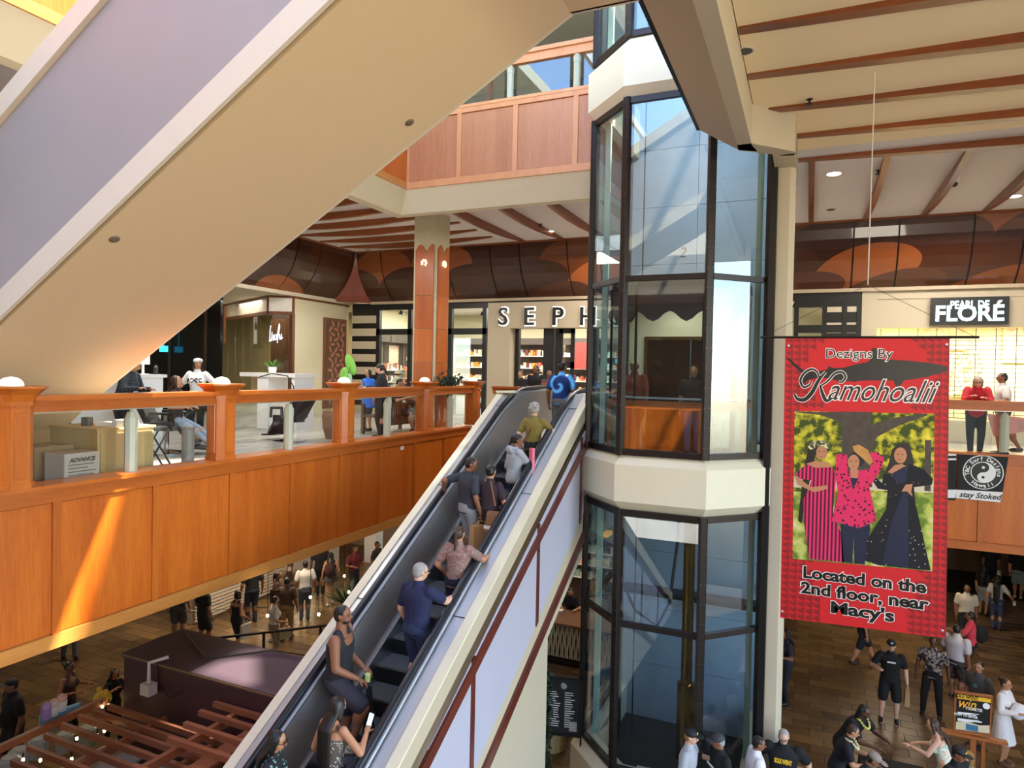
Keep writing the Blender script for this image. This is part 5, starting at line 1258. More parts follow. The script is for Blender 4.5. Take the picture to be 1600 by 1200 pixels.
for i, (y, c_, lab) in enumerate(((7.65, '4fa52a', 'bright green bottle on the white counter'), (8.2, '2a2a66', 'dark blue bottle on the white counter'), (9.3, '1b1b1d', 'black bottle beside the white monitor'))):
    b = MB(); b.lathe((-11.8, y, Z2+1.36), [(.045, 0), (.045, .14), (.02, .17), (.02, .2)], 12); o = b.build('bottle', mat('bottle_'+str(i), c_, .3, var=0)); setp(o, lab, 'bottle', 'bottles on the white counter')
o = MB().cbox((-10.9, 9.95, Z2+.98), .12, .3, .14).build('gift_bag', pattern('pink_stripes', 'stripe', 'f0b8c0', 'f8f0f0', 20)); setp(o, 'pink striped little bag on a side table by the printed-tee woman', 'bag')
q = empty('side_table', (-10.9, 9.95, Z2), 'small dark side table before the woman in the printed tee', 'table'); MB().lathe((-10.9, 9.95, Z2), [(.2, 0), (.2, .02), (.03, .04), (.03, .86), (.25, .88), (.25, .905)], 16).build('body', DARKM, q)
q = empty('high_table', (-12.2, 13.3, Z2), 'tall white table with marble-look top and slab leg', 'table')
MB().box((-13.3, 12.9, Z2+1.3), (-11.5, 13.7, Z2+1.4)).build('top', mat('marble', 'e4e1dd', .25, var=.12, scale=2.5), q)
MB().box((-12.75, 12.95, Z2), (-12.4, 13.65, Z2+1.3)).build('leg', WHITE, q); MB().box((-11.65, 12.95, Z2), (-11.55, 13.65, Z2+1.3)).build('leg', WHITE, q)
MB().box((-13.2, 13.2, Z2+.95), (-12.75, 13.6, Z2+1.3)).build('drawer', LWD, q); MB().box((-12.4, 13.0, Z2+.08), (-11.65, 13.6, Z2+.1)).build('shelf', WHITE, q)
q = empty('potted_fern', (-12.1, 13.3, Z2+1.4), 'small bushy plant on the tall white table', 'plant')
b = MB(); b.lathe((-12.6, 13.3, Z2+1.4), [(.09, 0), (.12, .15)], 12); b.build('pot', WHITE, q)
LEAF = mat('green_leaf', '4c7a2c', .5, var=.2, scale=4); LEAFB = mat('bright_leaf', '7fbf4a', .4, var=.15, scale=3)
def fronds(b, c, n, l, w_, up=.6):
    for k in range(n):
        a = random.random()*6.28; e = random.uniform(.2, 1); M_ = Matrix.Rotation(a, 3, 'Z') @ Matrix.Rotation(-e, 3, 'Y'); d = M_ @ Vector((l/2, 0, 0)); b.ell(Vector(c)+d, l/2, w_, .006, 6, 4, M_)
b = MB(); fronds(b, (-12.6, 13.3, Z2+1.53), 26, .28, .03); o = b.build('leaves', LEAF, q); o['kind'] = 'stuff'
o = MB().tube([(-11.0, 12.3, Z2), (-11.0, 12.3, Z2+1.1), (-11.1, 12.2, Z2+1.35), (-11.4, 12.0, Z2+1.4), (-11.7, 11.9, Z2+1.3)], .014, 6).build('arc_lamp', BLACK); setp(o, 'thin black gooseneck lamp by the reclined chair', 'lamp')
o = MB().lathe((-8.62, 7.36, Z2), [(.09, 0), (.09, .58), (.1, .59), (.1, .62)], 18).build('bin', mat('grey_bin', '8b8784', .4)); setp(o, 'slim grey bin standing beside the second wooden post', 'bin')
q = empty('potted_plant', (-9.5, 11.95, Z2), 'tall plant with big bright green paddle leaves in a brown basket pot', 'plant')
b = MB(); b.lathe((-9.5, 11.95, Z2), [(.2, 0), (.27, .25), (.29, .5), (.27, .62), (.25, .6)], 18); b.build('pot', mat('basket_brown', '8a6248', .8, bump=.5, scale=25, var=.1), q, smooth=False)
for i, (px, py, l, ang) in enumerate(((537, 588, .42, .15), (548, 570, .5, -.35), (541, 600, .5, .35), (533, 602, .46, .5), (528, 640, .4, .8))):
    p = at(px, py, 'x', -9.5); MB().tube([(-9.5, 11.95, Z2+.5), ((p.x-9.5)/2, (p.y+11.95)/2, (p.z+Z2+.5)/2), tuple(p)], .012, 5).build('stem', LEAF, q)
    M_ = Matrix.Rotation(R_(23), 3, 'Z') @ Matrix.Rotation(ang, 3, 'Y'); MB().ell(p, .11 if i else .1, .03, l/2, 10, 8, M_).build('leaf', LEAFB if i != 2 else mat('pale_leaf', 'a9d6a0', .4), q, smooth=True)
q = empty('bench', (-9.35, 14.2, Z2), 'brown slatted wooden bench behind the railing', 'bench'); DW = wood('dark_bench_wood', '4c2e1c', '6a4429', axis='y', sc=5)
MB().box((-9.75, 13.2, Z2+.4), (-9.15, 14.9, Z2+.45)).build('seat', DW, q)
for x in (-9.72, -9.18):
    for y in (13.25, 14.85): MB().cbox((x, y, Z2+.36), .07, .07, .72).build('leg', DW, q)
MB().box((-9.2, 13.2, Z2+.68), (-9.1, 14.9, Z2+.74)).build('top_rail', DW, q)
for k in range(17): MB().box((-9.17, 13.3+k*.095, Z2+.2), (-9.14, 13.35+k*.095, Z2+.68)).build('slat', DW, q)
q = empty('planter', (-9.2, 15.55, Z2), 'square stone planter with yellow flowers near the column', 'planter')
b = MB(); b.hull([(-9.35, 15.1, Z2), (-8.75, 15.1, Z2), (-8.75, 15.7, Z2), (-9.35, 15.7, Z2)], [(-9.42, 15.03, Z2+.5), (-8.68, 15.03, Z2+.5), (-8.68, 15.77, Z2+.5), (-9.42, 15.77, Z2+.5)]); b.build('pot', mat('sandstone', 'b7a083', .8, var=.06), q)
b = MB(); fronds(b, (-9.05, 15.4, Z2+.5), 70, .45, .025); o = b.build('leaves', LEAF, q); o['kind'] = 'stuff'
b = MB()
for k in range(9): b.ell((-9.05+random.uniform(-.2, .2), 15.3+random.uniform(-.2, .2), Z2+.75+random.random()*.2), .05, .05, .04, 8, 5)
b.build('flowers', mat('yellow_flower', 'e6dc86', .5), q)
p = at(700, 596, 'x', -8.35); q = empty('leafy_plant', (p.x, p.y, -.4), 'low bushy dark green plant lying on the railing by the column', 'plant')
b = MB()
for k in range(200): b.ell((p.x+random.uniform(-.1, .1), p.y+random.gauss(0, .3), -.36+abs(random.gauss(0, .1))), .07, .012, .03, 5, 4, Matrix.Rotation(random.random()*6, 3, 'Z') @ Matrix.Rotation(random.random(), 3, 'Y'))
o = b.build('leaves', mat('dark_leaf', '2c4228', .6), q); o['kind'] = 'stuff'
q = empty('litter_bin', (-7.6, 17.2, Z2), 'round brushed steel litter bin with black rim', 'bin')
MB().lathe((-7.6, 17.2, Z2), [(.27, 0), (.27, .8)], 20).build('body', STEEL, q); MB().lathe((-7.6, 17.2, Z2+.8), [(.28, 0), (.28, .1), (.2, .16)], 20).build('rim', BLACK, q)
o = MB().ell((-9.12, 14.5, Z2+.9), .1, .28, .16, 12, 8).build('handbag', pattern('leopard', 'floral', '2a1d14', 'b08a5c', 40, .3), smooth=True); setp(o, 'spotted handbag lying on the bench', 'bag')

# ================================================================ kiosk with pergola on level 1
KM = mat('kiosk_maroon', '4a2a2c', .45, var=.03); KT = mat('kiosk_roof', '59434a', .5, var=.04, scale=3)
KI = empty('kiosk', (-8.2, 8.1, Z1), 'maroon flat-roofed kiosk at lower left', 'kiosk')
KY0, KY1, KX0, KX1, KZ = 7.62, 8.75, -10.35, -6.05, -4.82
MB().box((KX0, KY0, Z1), (KX1, KY1, KZ-.06)).build('body', KM, KI); MB().box((KX0-.03, KY0-.03, KZ-.06), (KX1, KY1+.03, KZ)).build('roof', KT, KI)
MB().box((KX0-.035, KY0-.04, KZ-.035), (KX1, KY0-.03, KZ-.015)).build('edge_strip', mat('brass_edge', 'b08a5a', .4, metal=.6), KI)
MB().tube([(KX0+.2, KY1-.1, KZ+.02), (-8.9, KY0+.4, KZ+.02), (-8.2, KY1, KZ+.02), (-7.4, KY1+.1, KZ+.02)], .012, 5).build('cable', BLACK, KI)
MB().tube([(-9.55, KY0+.15, KZ+.02), (-9.5, KY0-.05, KZ), (-9.45, KY0-.06, KZ-.3), (-9.2, KY0-.06, KZ-.5), (-8.9, KY0-.06, KZ-.3)], .008, 5).build('cable', BLACK, KI)
q = empty('security_camera', (-9.62, KY0-.1, KZ), 'white camera box on a bent arm at the kiosk roof edge', 'camera')
MB().tube([(-9.45, KY0+.12, KZ+.05), (-9.6, KY0-.12, KZ+.02), (-9.6, KY0-.12, KZ-.3)], .03, 8).build('arm', WHITE, q); MB().cbox((-9.6, KY0-.12, KZ-.4), .2, .16, .18).build('housing', WHITE, q)
PG = empty('pergola', (-8, 6, Z1), 'orange-brown slatted wooden pergola in front of the maroon kiosk', 'pergola')
PW = wood('pergola_x', '8f5236', 'ab6846', axis='x', sc=5, rough=.5, coat=0); PWY = wood('pergola_y', '8f5236', 'ab6846', axis='y', sc=5, rough=.5, coat=0)
ZP = -5.55
for px, py in ((19, 1186), (44, 1164), (71, 1145), (97, 1129), (124, 1116), (147, 1109), (170, 1100)):
    p = at(px, py, 'z', ZP); MB().box((p.x, p.y-.03, ZP-.09), (KX1+.2, p.y+.03, ZP)).build('slat', PW, PG)
for i in range(5): MB().box((-10.9, 5.1-i*.42-.03, ZP-.09), (KX1+.2, 5.1-i*.42+.03, ZP)).build('slat', PW, PG)
for x in (-10.75, -9.3, -8.0): MB().box((x-.04, 3.2, ZP-.2), (x+.04, KY0-.05, ZP-.09)).build('beam', PWY, PG)
ZQ = -5.15
for px, py in ((263.7, 1150), (288.7, 1127.5), (312, 1109), (335, 1095.5), (358, 1085), (379, 1079)):
    p = at(px, py, 'z', ZQ); MB().box((p.x, p.y-.035, ZQ-.08), (KX1+.3, p.y+.035, ZQ)).build('slat', PW, PG)
p = at(225, 1200, 'z', ZQ); MB().box((p.x-.2, p.y-.035, ZQ-.08), (KX1+.3, p.y+.035, ZQ)).build('slat', PW, PG)
x0 = at(288.7, 1127.5, 'z', ZQ).x+.33
MB().box((x0-.04, 3.0, ZQ-.2), (x0+.04, KY0-.05, ZQ-.08)).build('beam', PWY, PG)
MB().box((x0+.35, 3.0, ZQ-.24), (x0+.62, KY0-.2, ZQ-.20)).build('plank', PWY, PG)
for x in (-10.75, x0): MB().cbox((x, 3.3, (Z1+ZP)/2-.1), .1, .1, ZP-Z1-.2).build('post', PWY, PG)
for i in range(4):
    for j in range(3): MB().box((-9.75+i*.95, 3.3+j*1.3, ZP-.34), (-8.95+i*.95, 4.45+j*1.3, ZP-.31)).build('canopy_panel', mat('grey_panel', 'a5a3a2', .5), PG)
BB = mat('bulb_glow', 'ffe3b0', .4, emit='ffd79a', es=6)
ORD = 'first second third fourth fifth sixth seventh eighth ninth tenth eleventh'.split()
bulbs = [(160, 1104), (170, 1102), (230, 1090), (85, 1158), (112, 1186), (36, 1187), (120, 1154), (163, 1142), (177, 1126), (152, 1149), (63, 1188)]
for i, (px, py) in enumerate(bulbs):
    p = at(px, py, 'z', ZP-.2); o = MB().ell(p, .022, .022, .028, 8, 6).build('bulb', BB, smooth=True); setp(o, 'tiny glowing bulb strung under the kiosk pergola, %s from the left' % ORD[sorted(q[0] for q in bulbs).index(px)], 'bulb', 'string bulbs of the pergola'); 
    MB().tube([(p.x, p.y, p.z+.03), (p.x, p.y, ZP-.1)], .01, 5).build('socket', BLACK, o)
# counters and equipment under the pergola
q = empty('kiosk_counter', (-9, 5.6, Z1), 'grey and steel serving counters under the pergola', 'counter')
MB().box((-10.6, 3.2, Z1), (-9.7, 6.9, Z1+1.05)).build('body', mat('grey_counter', '9d9a98', .5), q)
MB().box((-9.4, 3.6, Z1+.9), (-6.6, 7.2, Z1+.95)).build('panel', mat('grey_panel', 'a5a3a2', .5), q); MB().box((-9.3, 3.7, Z1), (-6.7, 7.1, Z1+.9)).build('body', mat('grey_counter', '9d9a98', .5), q)
for i, (x, y) in enumerate(((-8.6, 5.6), (-7.5, 5.9))):
    o = MB().tube([(x, 4.0, Z1+1.3), (x, 6.8, Z1+1.3)], .3, 20).build('steel_drum', STEEL, smooth=True); setp(o, ['large steel cylinder lying under the pergola, further left', 'large steel cylinder under the pergola, nearer the escalator'][i], 'drum', 'steel drums')
o = MB().bar(at(62, 1130, 'z', -5.75), at(125, 1108, 'z', -5.75), .06, .22).build('blue_sign', mat('sky_blue_board', '76b4dc', .5, var=.05)); setp(o, 'light blue board over the kiosk counter', 'sign')
for i, (px, py, c_) in enumerate(((84, 1112, 'e9c7b4'), (97, 1104, 'f0bfae'), (72, 1118, 'b79acb'))):
    p = at(px, py, 'z', -5.6); q = empty('paper_cup', p, ['cream-topped cup in the middle on the blue board', 'pink-topped cup at right on the blue board', 'purple cup at left on the blue board'][i], 'cup', 'cups on the blue board')
    MB().lathe((p.x, p.y, -5.66), [(.06, 0), (.075, .16)], 12).build('cup', WHITE if i < 2 else mat('purple_cup', 'a78bc6', .4), q); MB().ell((p.x, p.y, -5.46), .075, .075, .07, 10, 6).build('topping', mat('topping_'+str(i), c_, .5), q, smooth=True)
for i, (px, py) in enumerate(((85, 1125), (100, 1160), (60, 1168), (30, 1185), (135, 1150), (15, 1198))):
    p = at(px, py, 'z', -6.2); o = MB().lathe((p.x, p.y, -6.34), [(.13, 0), (.15, .26), (.1, .3)], 12).build('clear_tub', mat('clear_plastic', 'b9c4cc', .2, var=.2, scale=8)); setp(o, 'clear plastic tub of supplies on the kiosk counter, %s from the left' % ORD[sorted((15, 30, 60, 85, 100, 135)).index(px)], 'tub', 'plastic tubs on the kiosk counter')
p = at(160, 1092, 'z', -5.75); q = empty('plush_toy', p, 'round yellow plush toy with small ears held by the dark-haired girl', 'toy'); YP = mat('yellow_plush', 'd9b544', .9, bump=.4, scale=50)
MB().ell(p, .15, .14, .14, 14, 10).build('body', YP, q, smooth=True)
for s in (-1, 1): MB().ell((p.x+.09*s, p.y, p.z+.14), .05, .04, .05, 10, 6).build('ear', YP, q, smooth=True)
# queue barrier with sign
p = at(430, 1001, 'z', Z1); q = empty('queue_post', p, 'black queue post on a round base, with a dark sign plate', 'post')
MB().lathe((p.x, p.y, Z1), [(.18, 0), (.18, .02), (.03, .05), (.03, 1.0)], 16).build('post', BLACK, q); MB().cbox((p.x, p.y, Z1+1.2), .3, .03, .36, .4).build('sign_plate', mat('brown_plate', '3a2420', .5), q)
MB().bar((p.x, p.y, Z1+.93), (-15.5, 12.2, Z1+.93), .05, .008, (0, 0, 1)).build('belt', BLACK, q); MB().bar((p.x, p.y, Z1+.93), (-14.2, 17.0, Z1+.93), .05, .008, (0, 0, 1)).build('belt', BLACK, q)
rl = empty('glass_rail', (-12.3, 11.6, Z1), 'low dark rail with slim posts in front of the queue', 'railing')
for k in range(5): MB().cbox((-13.9+k*.95, 10.6+k*.95, Z1+.45), .05, .05, .9).build('post', DARKM, rl)
MB().bar((-13.9, 10.6, Z1+.92), (-10.1, 14.4, Z1+.92), .06, .05).build('top_bar', DARKM, rl)
p = at(520, 965, 'z', Z1); q = empty('potted_palm', (-12.2, 16.0, Z1), 'low palm in a pot below the balcony', 'plant')
MB().lathe((-12.2, 16.0, Z1), [(.22, 0), (.28, .45)], 14).build('pot', mat('dark_pot', '4a4038', .6), q); b = MB(); fronds(b, (-12.2, 16, Z1+.5), 60, .8, .03); o = b.build('fronds', mat('palm_green', '3f4f2e', .6), q); o['kind'] = 'stuff'
PB = mat('pendant_glow', 'fff0d0', .4, emit='ffe6ba', es=9)
for i, (px, py) in enumerate(((418, 962), (485, 933), (498, 960), (538, 900), (545, 925))):
    p = at(px, py, 'z', -5.0); q = empty('pendant_bulb', p, 'bare glowing bulb hanging over the queue, %s from the left' % ORD[i], 'lamp', 'pendant bulbs over the queue')
    MB().ell(p, .027, .027, .035, 10, 8).build('bulb', PB, q, smooth=True); MB().tube([(p.x, p.y, p.z+.05), (p.x, p.y, -3.42)], .006, 4).build('flex', BLACK, q)
# black-clothed table, stone curb and easel at lower right
q = empty('folding_table', (1.5, 12.9, Z1), 'table under a black cloth at lower right, people around it', 'table')
BLC = mat('black_cloth', '131315', .8); tx0, tx1, ty0, ty1 = 1.0, 1.95, 11.4, 13.35
MB().box((tx0, ty0, Z1+.70), (tx1, ty1, Z1+.74)).build('tabletop', WHITE, q)
b = MB(); b.hull([(tx0-.06, ty0-.06, Z1+.05), (tx1+.06, ty0-.06, Z1+.05), (tx1+.06, ty1+.06, Z1+.05), (tx0-.06, ty1+.06, Z1+.05)], [(tx0-.02, ty0-.02, Z1+.75), (tx1+.02, ty0-.02, Z1+.75), (tx1+.02, ty1+.02, Z1+.75), (tx0-.02, ty1+.02, Z1+.75)])
o = b.build('tablecloth', BLC); setp(o, 'black cloth draped over the lower right table', 'tablecloth')
b = MB(); b.hull([(1.2, 11.5, Z1+.753), (1.9, 11.45, Z1+.753), (1.95, 12.3, Z1+.753), (1.25, 12.35, Z1+.753)], [(1.2, 11.5, Z1+.775), (1.9, 11.45, Z1+.775), (1.93, 12.27, Z1+.775), (1.27, 12.3, Z1+.775)]); o = b.build('poster_sheets', WHITE); setp(o, 'white printed sheets spread on the black table', 'papers')
for i, (x, y) in enumerate(((1.15, 13.2), (1.2, 12.9))): o = MB().bar((x, y, Z1+.762), (x+.12, y+.1, Z1+.762), .012, .012).build('marker_pen', mat('pen_grey', '9a9aa2', .4)); setp(o, ['grey pen at the far end of the black table', 'grey pen nearer the bearded man on the black table'][i], 'pen')
struct('trim_9', MB().bar((-.4, 13.4, Z1+.11), (.85, 13.15, Z1+.11), .28, .2), mat('stone_curb', 'b8a98c', .6, var=.03))
EA = empty('easel_sign', (3.1, 13.2, Z1), 'wooden stand holding a black and yellow contest poster', 'sign stand')
EW = wood('easel_wood', '8a4c22', 'a8602f', axis='z', sc=5)
YE = 14.3
def ep(x, y, d=0): p = at(x, y, 'y', YE); return (p.x, YE-d, p.z)
A = [ep(1492, 1080), ep(1551, 1088), ep(1548, 1152), ep(1490, 1145)]
b = MB(); b.hull(A, [(p[0], p[1]+.05, p[2]) for p in A]); b.build('board_frame', EW, EA)
flat([(1495, 1083), (1548, 1091), (1546, 1147), (1493, 1140)], .004, BLACK, 'poster', EA, ep)
flat([(1496, 1084), (1548, 1092), (1548, 1098), (1496, 1091)], .008, mat('poster_yellow', 'e8b622', .5), 'yellow_band', EA, ep)
flat([(1494, 1127), (1510, 1127), (1530, 1133), (1546, 1133), (1546, 1146), (1493, 1139)], .008, mat('poster_sand', 'd8c9a4', .5), 'picture_band', EA, ep)
flat([(1509, 1130), (1528, 1134), (1528, 1143), (1509, 1140)], .012, mat('poster_wave', '3c6f8f', .5, var=.2, scale=20), 'picture', EA, ep)
def etext(body, x, y, h, fw, m, sh=0, bold=.002):
    b = MB(); put_text(b, body, ep(x, y, .012), (1, 0, 0), (0, 0, 1), h, fitw=fw, bold=bold, shear=sh); b.build('lettering', m, EA)
GOLD = mat('poster_gold', 'e9a92a', .5)
etext('SOLE WENT', 1510, 1089, .1, .36, BLACK); etext('win', 1512, 1100, .26, .26, GOLD, .4); etext('TICKETS!', 1521, 1108, .07, .26, WHITE); etext('HOW TO ENTER', 1509, 1118, .06, .36, WHITE)
b = MB()
for k in range(7):
    w_ = random.uniform(18, 40); y = 1112+k*1.0 if k < 3 else 1119+k*1.0; p_, q_ = ep(1496, y, .011), ep(1496+w_, y+w_*.12, .011); b.bar(p_, q_, .004, .012, (0, 0, 1))
o = b.build('writing_lines', WHITE, EA); o['kind'] = 'stuff'
p = ep(1541, 1103, .012); b = MB(); b.add([(p[0]+.055*math.cos(6.283*k/16), p[1], p[2]+.055*math.sin(6.283*k/16)) for k in range(16)], [tuple(range(16))]); b.build('round_emblem', WHITE, EA)
pc = Vector(ep(1522, 1150)); MB().cbox((pc.x, YE+.08, (Z1+pc.z)/2), .09, .07, pc.z-Z1).build('post', EW, EA); MB().cbox((pc.x+.16, YE+.1, (Z1+pc.z)/2), .06, .06, pc.z-Z1).build('post', EW, EA); MB().box((pc.x-.5, YE-.03, pc.z-.05), (pc.x+.5, YE+.1, pc.z)).build('ledge', EW, EA)
b = MB(); b.box((pc.x-.35, YE-.25, Z1), (pc.x+.5, YE+.4, Z1+.06)); b.build('foot', EW, EA)
o = MB().cbox((-2.9, 11.0-.0, Z1+.4), .01, .01, .01).build('x', BLACK) if False else None
# ================================================================ people
SKINS = {'tan': mat('skin_tan', 'b98461', .55, var=.02), 'brown': mat('skin_brown', '8a5a3e', .55, var=.02), 'pale': mat('skin_pale', 'd6a88c', .55, var=.02), 'dark': mat('skin_dark', '5f3c2a', .5, var=.02)}
HAIR = {'black': mat('hair_black', '17120f', .45, var=.1, scale=30), 'grey': mat('hair_grey', '9c9994', .6, var=.08, scale=30), 'brown': mat('hair_brown', '3a2519', .5, var=.1, scale=30), 'blond': mat('hair_blond', '8f6a3a', .5, var=.1, scale=30)}
EYEM = mat('eye_dark', '1a1210', .3, var=0); LIPM = mat('lips', '8f4a40', .5, var=0)
PEND = []
class Cap:
    "closed solids gathered for one voxel-remeshed surface"
    def __init__(s): s.b = MB()
    def limb(s, p, q, r0, r1, n=10, flat=False):
        p, q = Vector(p), Vector(q); d = q-p; L = d.length
        if L < 1e-5: return s
        d /= L
        ts = [(-r0*.9, .35), (-r0*.6, .78), (0, 1)] if not flat else [(0, 1)]
        pts = [(p+d*t, r0*k) for t, k in ts]+[(p+d*L*.5, (r0+r1)/2)]
        te = [(0, 1), (r1*.6, .78), (r1*.9, .35)] if not flat else [(0, 1)]
        pts += [(q+d*t, r1*k) for t, k in te]
        s.b.tube([a for a, b in pts], [b for a, b in pts], n); return s
    def ell(s, c, rx, ry, rz, M=None): s.b.ell(c, rx, ry, rz, 12, 9, M); return s
    def loft(s, rows, n=16):
        "rows: centre, side vector, forward vector, half width, half depth"
        v = []; f = []
        for c, sd, fw, w_, d_ in rows:
            for k in range(n):
                t = 2*math.pi*k/n; ct, st = math.cos(t), math.sin(t)
                ct = math.copysign(abs(ct)**.85, ct); v.append(Vector(c)+Vector(sd)*ct*w_+Vector(fw)*st*d_)
        m_ = len(rows)
        for i in range(m_-1):
            for k in range(n): f.append((i*n+k, i*n+(k+1) % n, (i+1)*n+(k+1) % n, (i+1)*n+k))
        f += [tuple(range(n-1, -1, -1)), tuple((m_-1)*n+k for k in range(n))]
        s.b.add(v, f); return s
def remesh_later(cap, name, m, parent, vox, extra=None):
    me = bpy.data.meshes.new(name); me.from_pydata([tuple(p) for p in cap.b.v], [], cap.b.f); me.update()
    bm = bmesh.new(); bm.from_mesh(me); bmesh.ops.recalc_face_normals(bm, faces=bm.faces); bm.to_mesh(me); bm.free()
    o = bpy.data.objects.new(name, me); COL.objects.link(o); o.parent = parent
    md = o.modifiers.new('r', 'REMESH'); md.mode = 'VOXEL'; md.voxel_size = vox; md.use_smooth_shade = True
    sm = o.modifiers.new('s', 'SMOOTH'); sm.factor = .5; sm.iterations = 2
    PEND.append((o, m, extra)); return o
def finish_people():
    dg = bpy.context.evaluated_depsgraph_get(); dg.update()
    new = [(o, bpy.data.meshes.new_from_object(o.evaluated_get(dg)), m, ex) for o, m, ex in PEND]
    for o, me, m, ex in new:
        o.modifiers.clear(); old = o.data
        if ex is not None:
            n = len(me.vertices); v = [p.co[:] for p in me.vertices]+[tuple(p) for p in ex.v]
            f = [tuple(p.vertices) for p in me.polygons]+[tuple(i+n for i in q) for q in ex.f]
            nm = bpy.data.meshes.new(o.name); nm.from_pydata(v, [], f); bpy.data.meshes.remove(me); me = nm
        me.polygons.foreach_set('use_smooth', [True]*len(me.polygons)); me.materials.clear(); me.materials.append(m); me.update()
        o.data = me; me.name = o.name; bpy.data.meshes.remove(old)
def ik(a, b, l1, l2, pole):
    a, b = Vector(a), Vector(b); d = b-a; L = min(d.length, (l1+l2)*.995); d = d.normalized(); b = a+d*L
    x = (l1*l1-l2*l2+L*L)/(2*L); h = math.sqrt(max(0, l1*l1-x*x)); pl = Vector(pole); pl = (pl-d*pl.dot(d)).normalized()
    return a+d*x+pl*h, b
def hand(ex, w_, d, palm_n, s, curl=.5, side=1):
    "palm and five bent fingers growing from wrist w_ along d; palm_n: where the palm looks"
    d = Vector(d).normalized(); nrm = Vector(palm_n); nrm = (nrm-d*nrm.dot(d)).normalized(); sd = d.cross(nrm)*side
    M_ = Matrix((sd, d, nrm)).transposed()
    ex.ell(Vector(w_)+d*.045*s, .040*s, .052*s, .017*s, 10, 7, M_)
    for i, (off, ln) in enumerate(((-.029, .068), (-.010, .078), (.010, .074), (.028, .058))):
        p = Vector(w_)+d*.085*s+sd*off*s; a1, a2 = curl*.7, curl*1.5
        q = p+(d*math.cos(a1)+nrm*math.sin(a1))*ln*.5*s; e = q+(d*math.cos(a2)+nrm*math.sin(a2))*ln*.5*s
        ex.tube([p, q, e], [.0095*s, .009*s, .007*s], 6)
    p = Vector(w_)+d*.03*s-sd*.034*s; q = p+(d*.7-sd*.6+nrm*.35)*.035*s; e = q+(d*.9-sd*.1+nrm*.5)*.032*s
    ex.tube([p, q, e], [.012*s, .0105*s, .008*s], 6)
def person(label, pos, rz, h=1.7, skin='tan', hair=('short', 'black'), top=('tee', None), low=('pants', None), build=1.0, female=False, lean=(0, 0), arms=((.0, .0, -1), (.0, .0, -1)),
           legs=None, sit=None, head=(0, 0), shoe='1c1b1c', near=False, cap=None, extra=None, group=None, beard=False, glasses=False, step=0, noshoe=False):
    """pos: point between the feet; rz: heading (0 looks along +y); arms: left and right wrist, relative to the shoulder in arm lengths (x outwards, y forward, z up);
    lean: (forward, sideways) of the upper body in metres; sit: seat height; legs: ankle offsets (x, y, z) left/right; head: (turn left, nod) in degrees"""
    H = h; root = empty('person', pos, label, 'person', group, rz=rz); vox = .0125 if near else .019
    S = SKINS[skin]; X = Vector((1, 0, 0)); Y = Vector((0, 1, 0))
    hipz = sit if sit else .515*H
    if legs is None: legs = ((-.08, 0, 0), (.08, 0, 0)) if not sit else ((-.1, .45, 0), (.1, .45, 0))
    if not sit: hipz = min(hipz, .515*H+min(legs[0][2], legs[1][2]))
    bw = build*(.93 if female else 1.0)
    P = Vector((0, -.02, hipz)); C = Vector((lean[1], lean[0], hipz+.305*H)); 
    ax = (C-P).normalized(); N = C+ax*.035*H
    fw = (Y-ax*ax.dot(Y)).normalized(); sd = X
    hw = (.098 if not female else .106)*H*bw; sw = (.108 if not female else .098)*H*bw; wdt = (.088 if not female else .075)*H*bw; dp = .062*H*bw
    def torso(c, g, z0=-.03, z1=1.0, hem=0):
        rows = []
        for t, w_, d_ in ((-.10, hw*.80, dp*1.0), (0, hw, dp*1.15), (.12, hw*.99, dp*1.12), (.38, wdt, dp*1.0*build), (.62, (wdt+sw)/2*1.02, dp*1.12), (.80, sw*1.04, dp*1.12), (.93, sw*.95, dp*.9), (1.03, sw*.55, dp*.62)):
            if t < z0-.001 or t > z1+.001: continue
            q = P+(C-P)*t; rows.append((q, sd, fw, w_+g, d_+g))
        c.loft(rows); return c
    body = Cap(); torso(body, 0, -.1)
    if female: 
        for s in (-1, 1): body.ell(P+(C-P)*.70+fw*dp*.85+sd*s*.045*H, .042*H*build, .035*H, .04*H)
    if build > 1.1: body.ell(P+(C-P)*.3+fw*.04, wdt*1.05, dp*1.35, .12*H)
    hz = N+ax*.018*H; hy = R_(head[0]); hn = R_(head[1])
    HM = Matrix.Rotation(hy, 3, 'Z') @ Matrix.Rotation(-hn, 3, 'X')
    body.limb(C-ax*.02, hz+ax*.02*H, .036*H*bw, .033*H)
    hc = hz+HM @ Vector((0, .012*H, .062*H)); k = H/1.7 if H > 1.45 else 1.0
    body.ell(hc+HM @ Vector((0, -.004, .012))*k, .074*k, .092*k, .088*k, HM); body.ell(hc+HM @ Vector((0, .02, -.045))*k, .056*k, .066*k, .066*k, HM)
    body.ell(hc+HM @ Vector((0, .094, -.02))*k, .014*k, .022*k, .022*k, HM)
    for s in (-1, 1): body.ell(hc+HM @ Vector((s*.074, -.005, -.01))*k, .012*k, .02*k, .03*k, HM)
    # arms
    ua, fa = .172*H, .150*H; W = []
    for s, a in ((-1, arms[0]), (1, arms[1])):
        sh = C+sd*s*sw*.97-ax*.012*H; al = ua+fa; tgt = sh+Vector((s*a[0], a[1], a[2]))*al*(1 if Vector(a).length < 1 else .985/Vector(a).length)
        if Vector(a).length >= .95 and a[2] < -.8: tgt += sd*s*.05
        el, wr = ik(sh, tgt, ua, fa, Vector((s*.5, -.9, -.35)) if len(a) < 4 else Vector((s*a[3], -.3, -.8)))
        W.append((sh, el, wr, s)); body.limb(sh, el, .034*H*bw*(1.05 if not female else .88), .026*H*bw); body.limb(el, wr, .026*H*bw, .0175*H)
        body.ell(sh, .033*H*bw, .033*H*bw, .033*H*bw)
    # legs
    th, sk = .245*H, .235*H; K = []
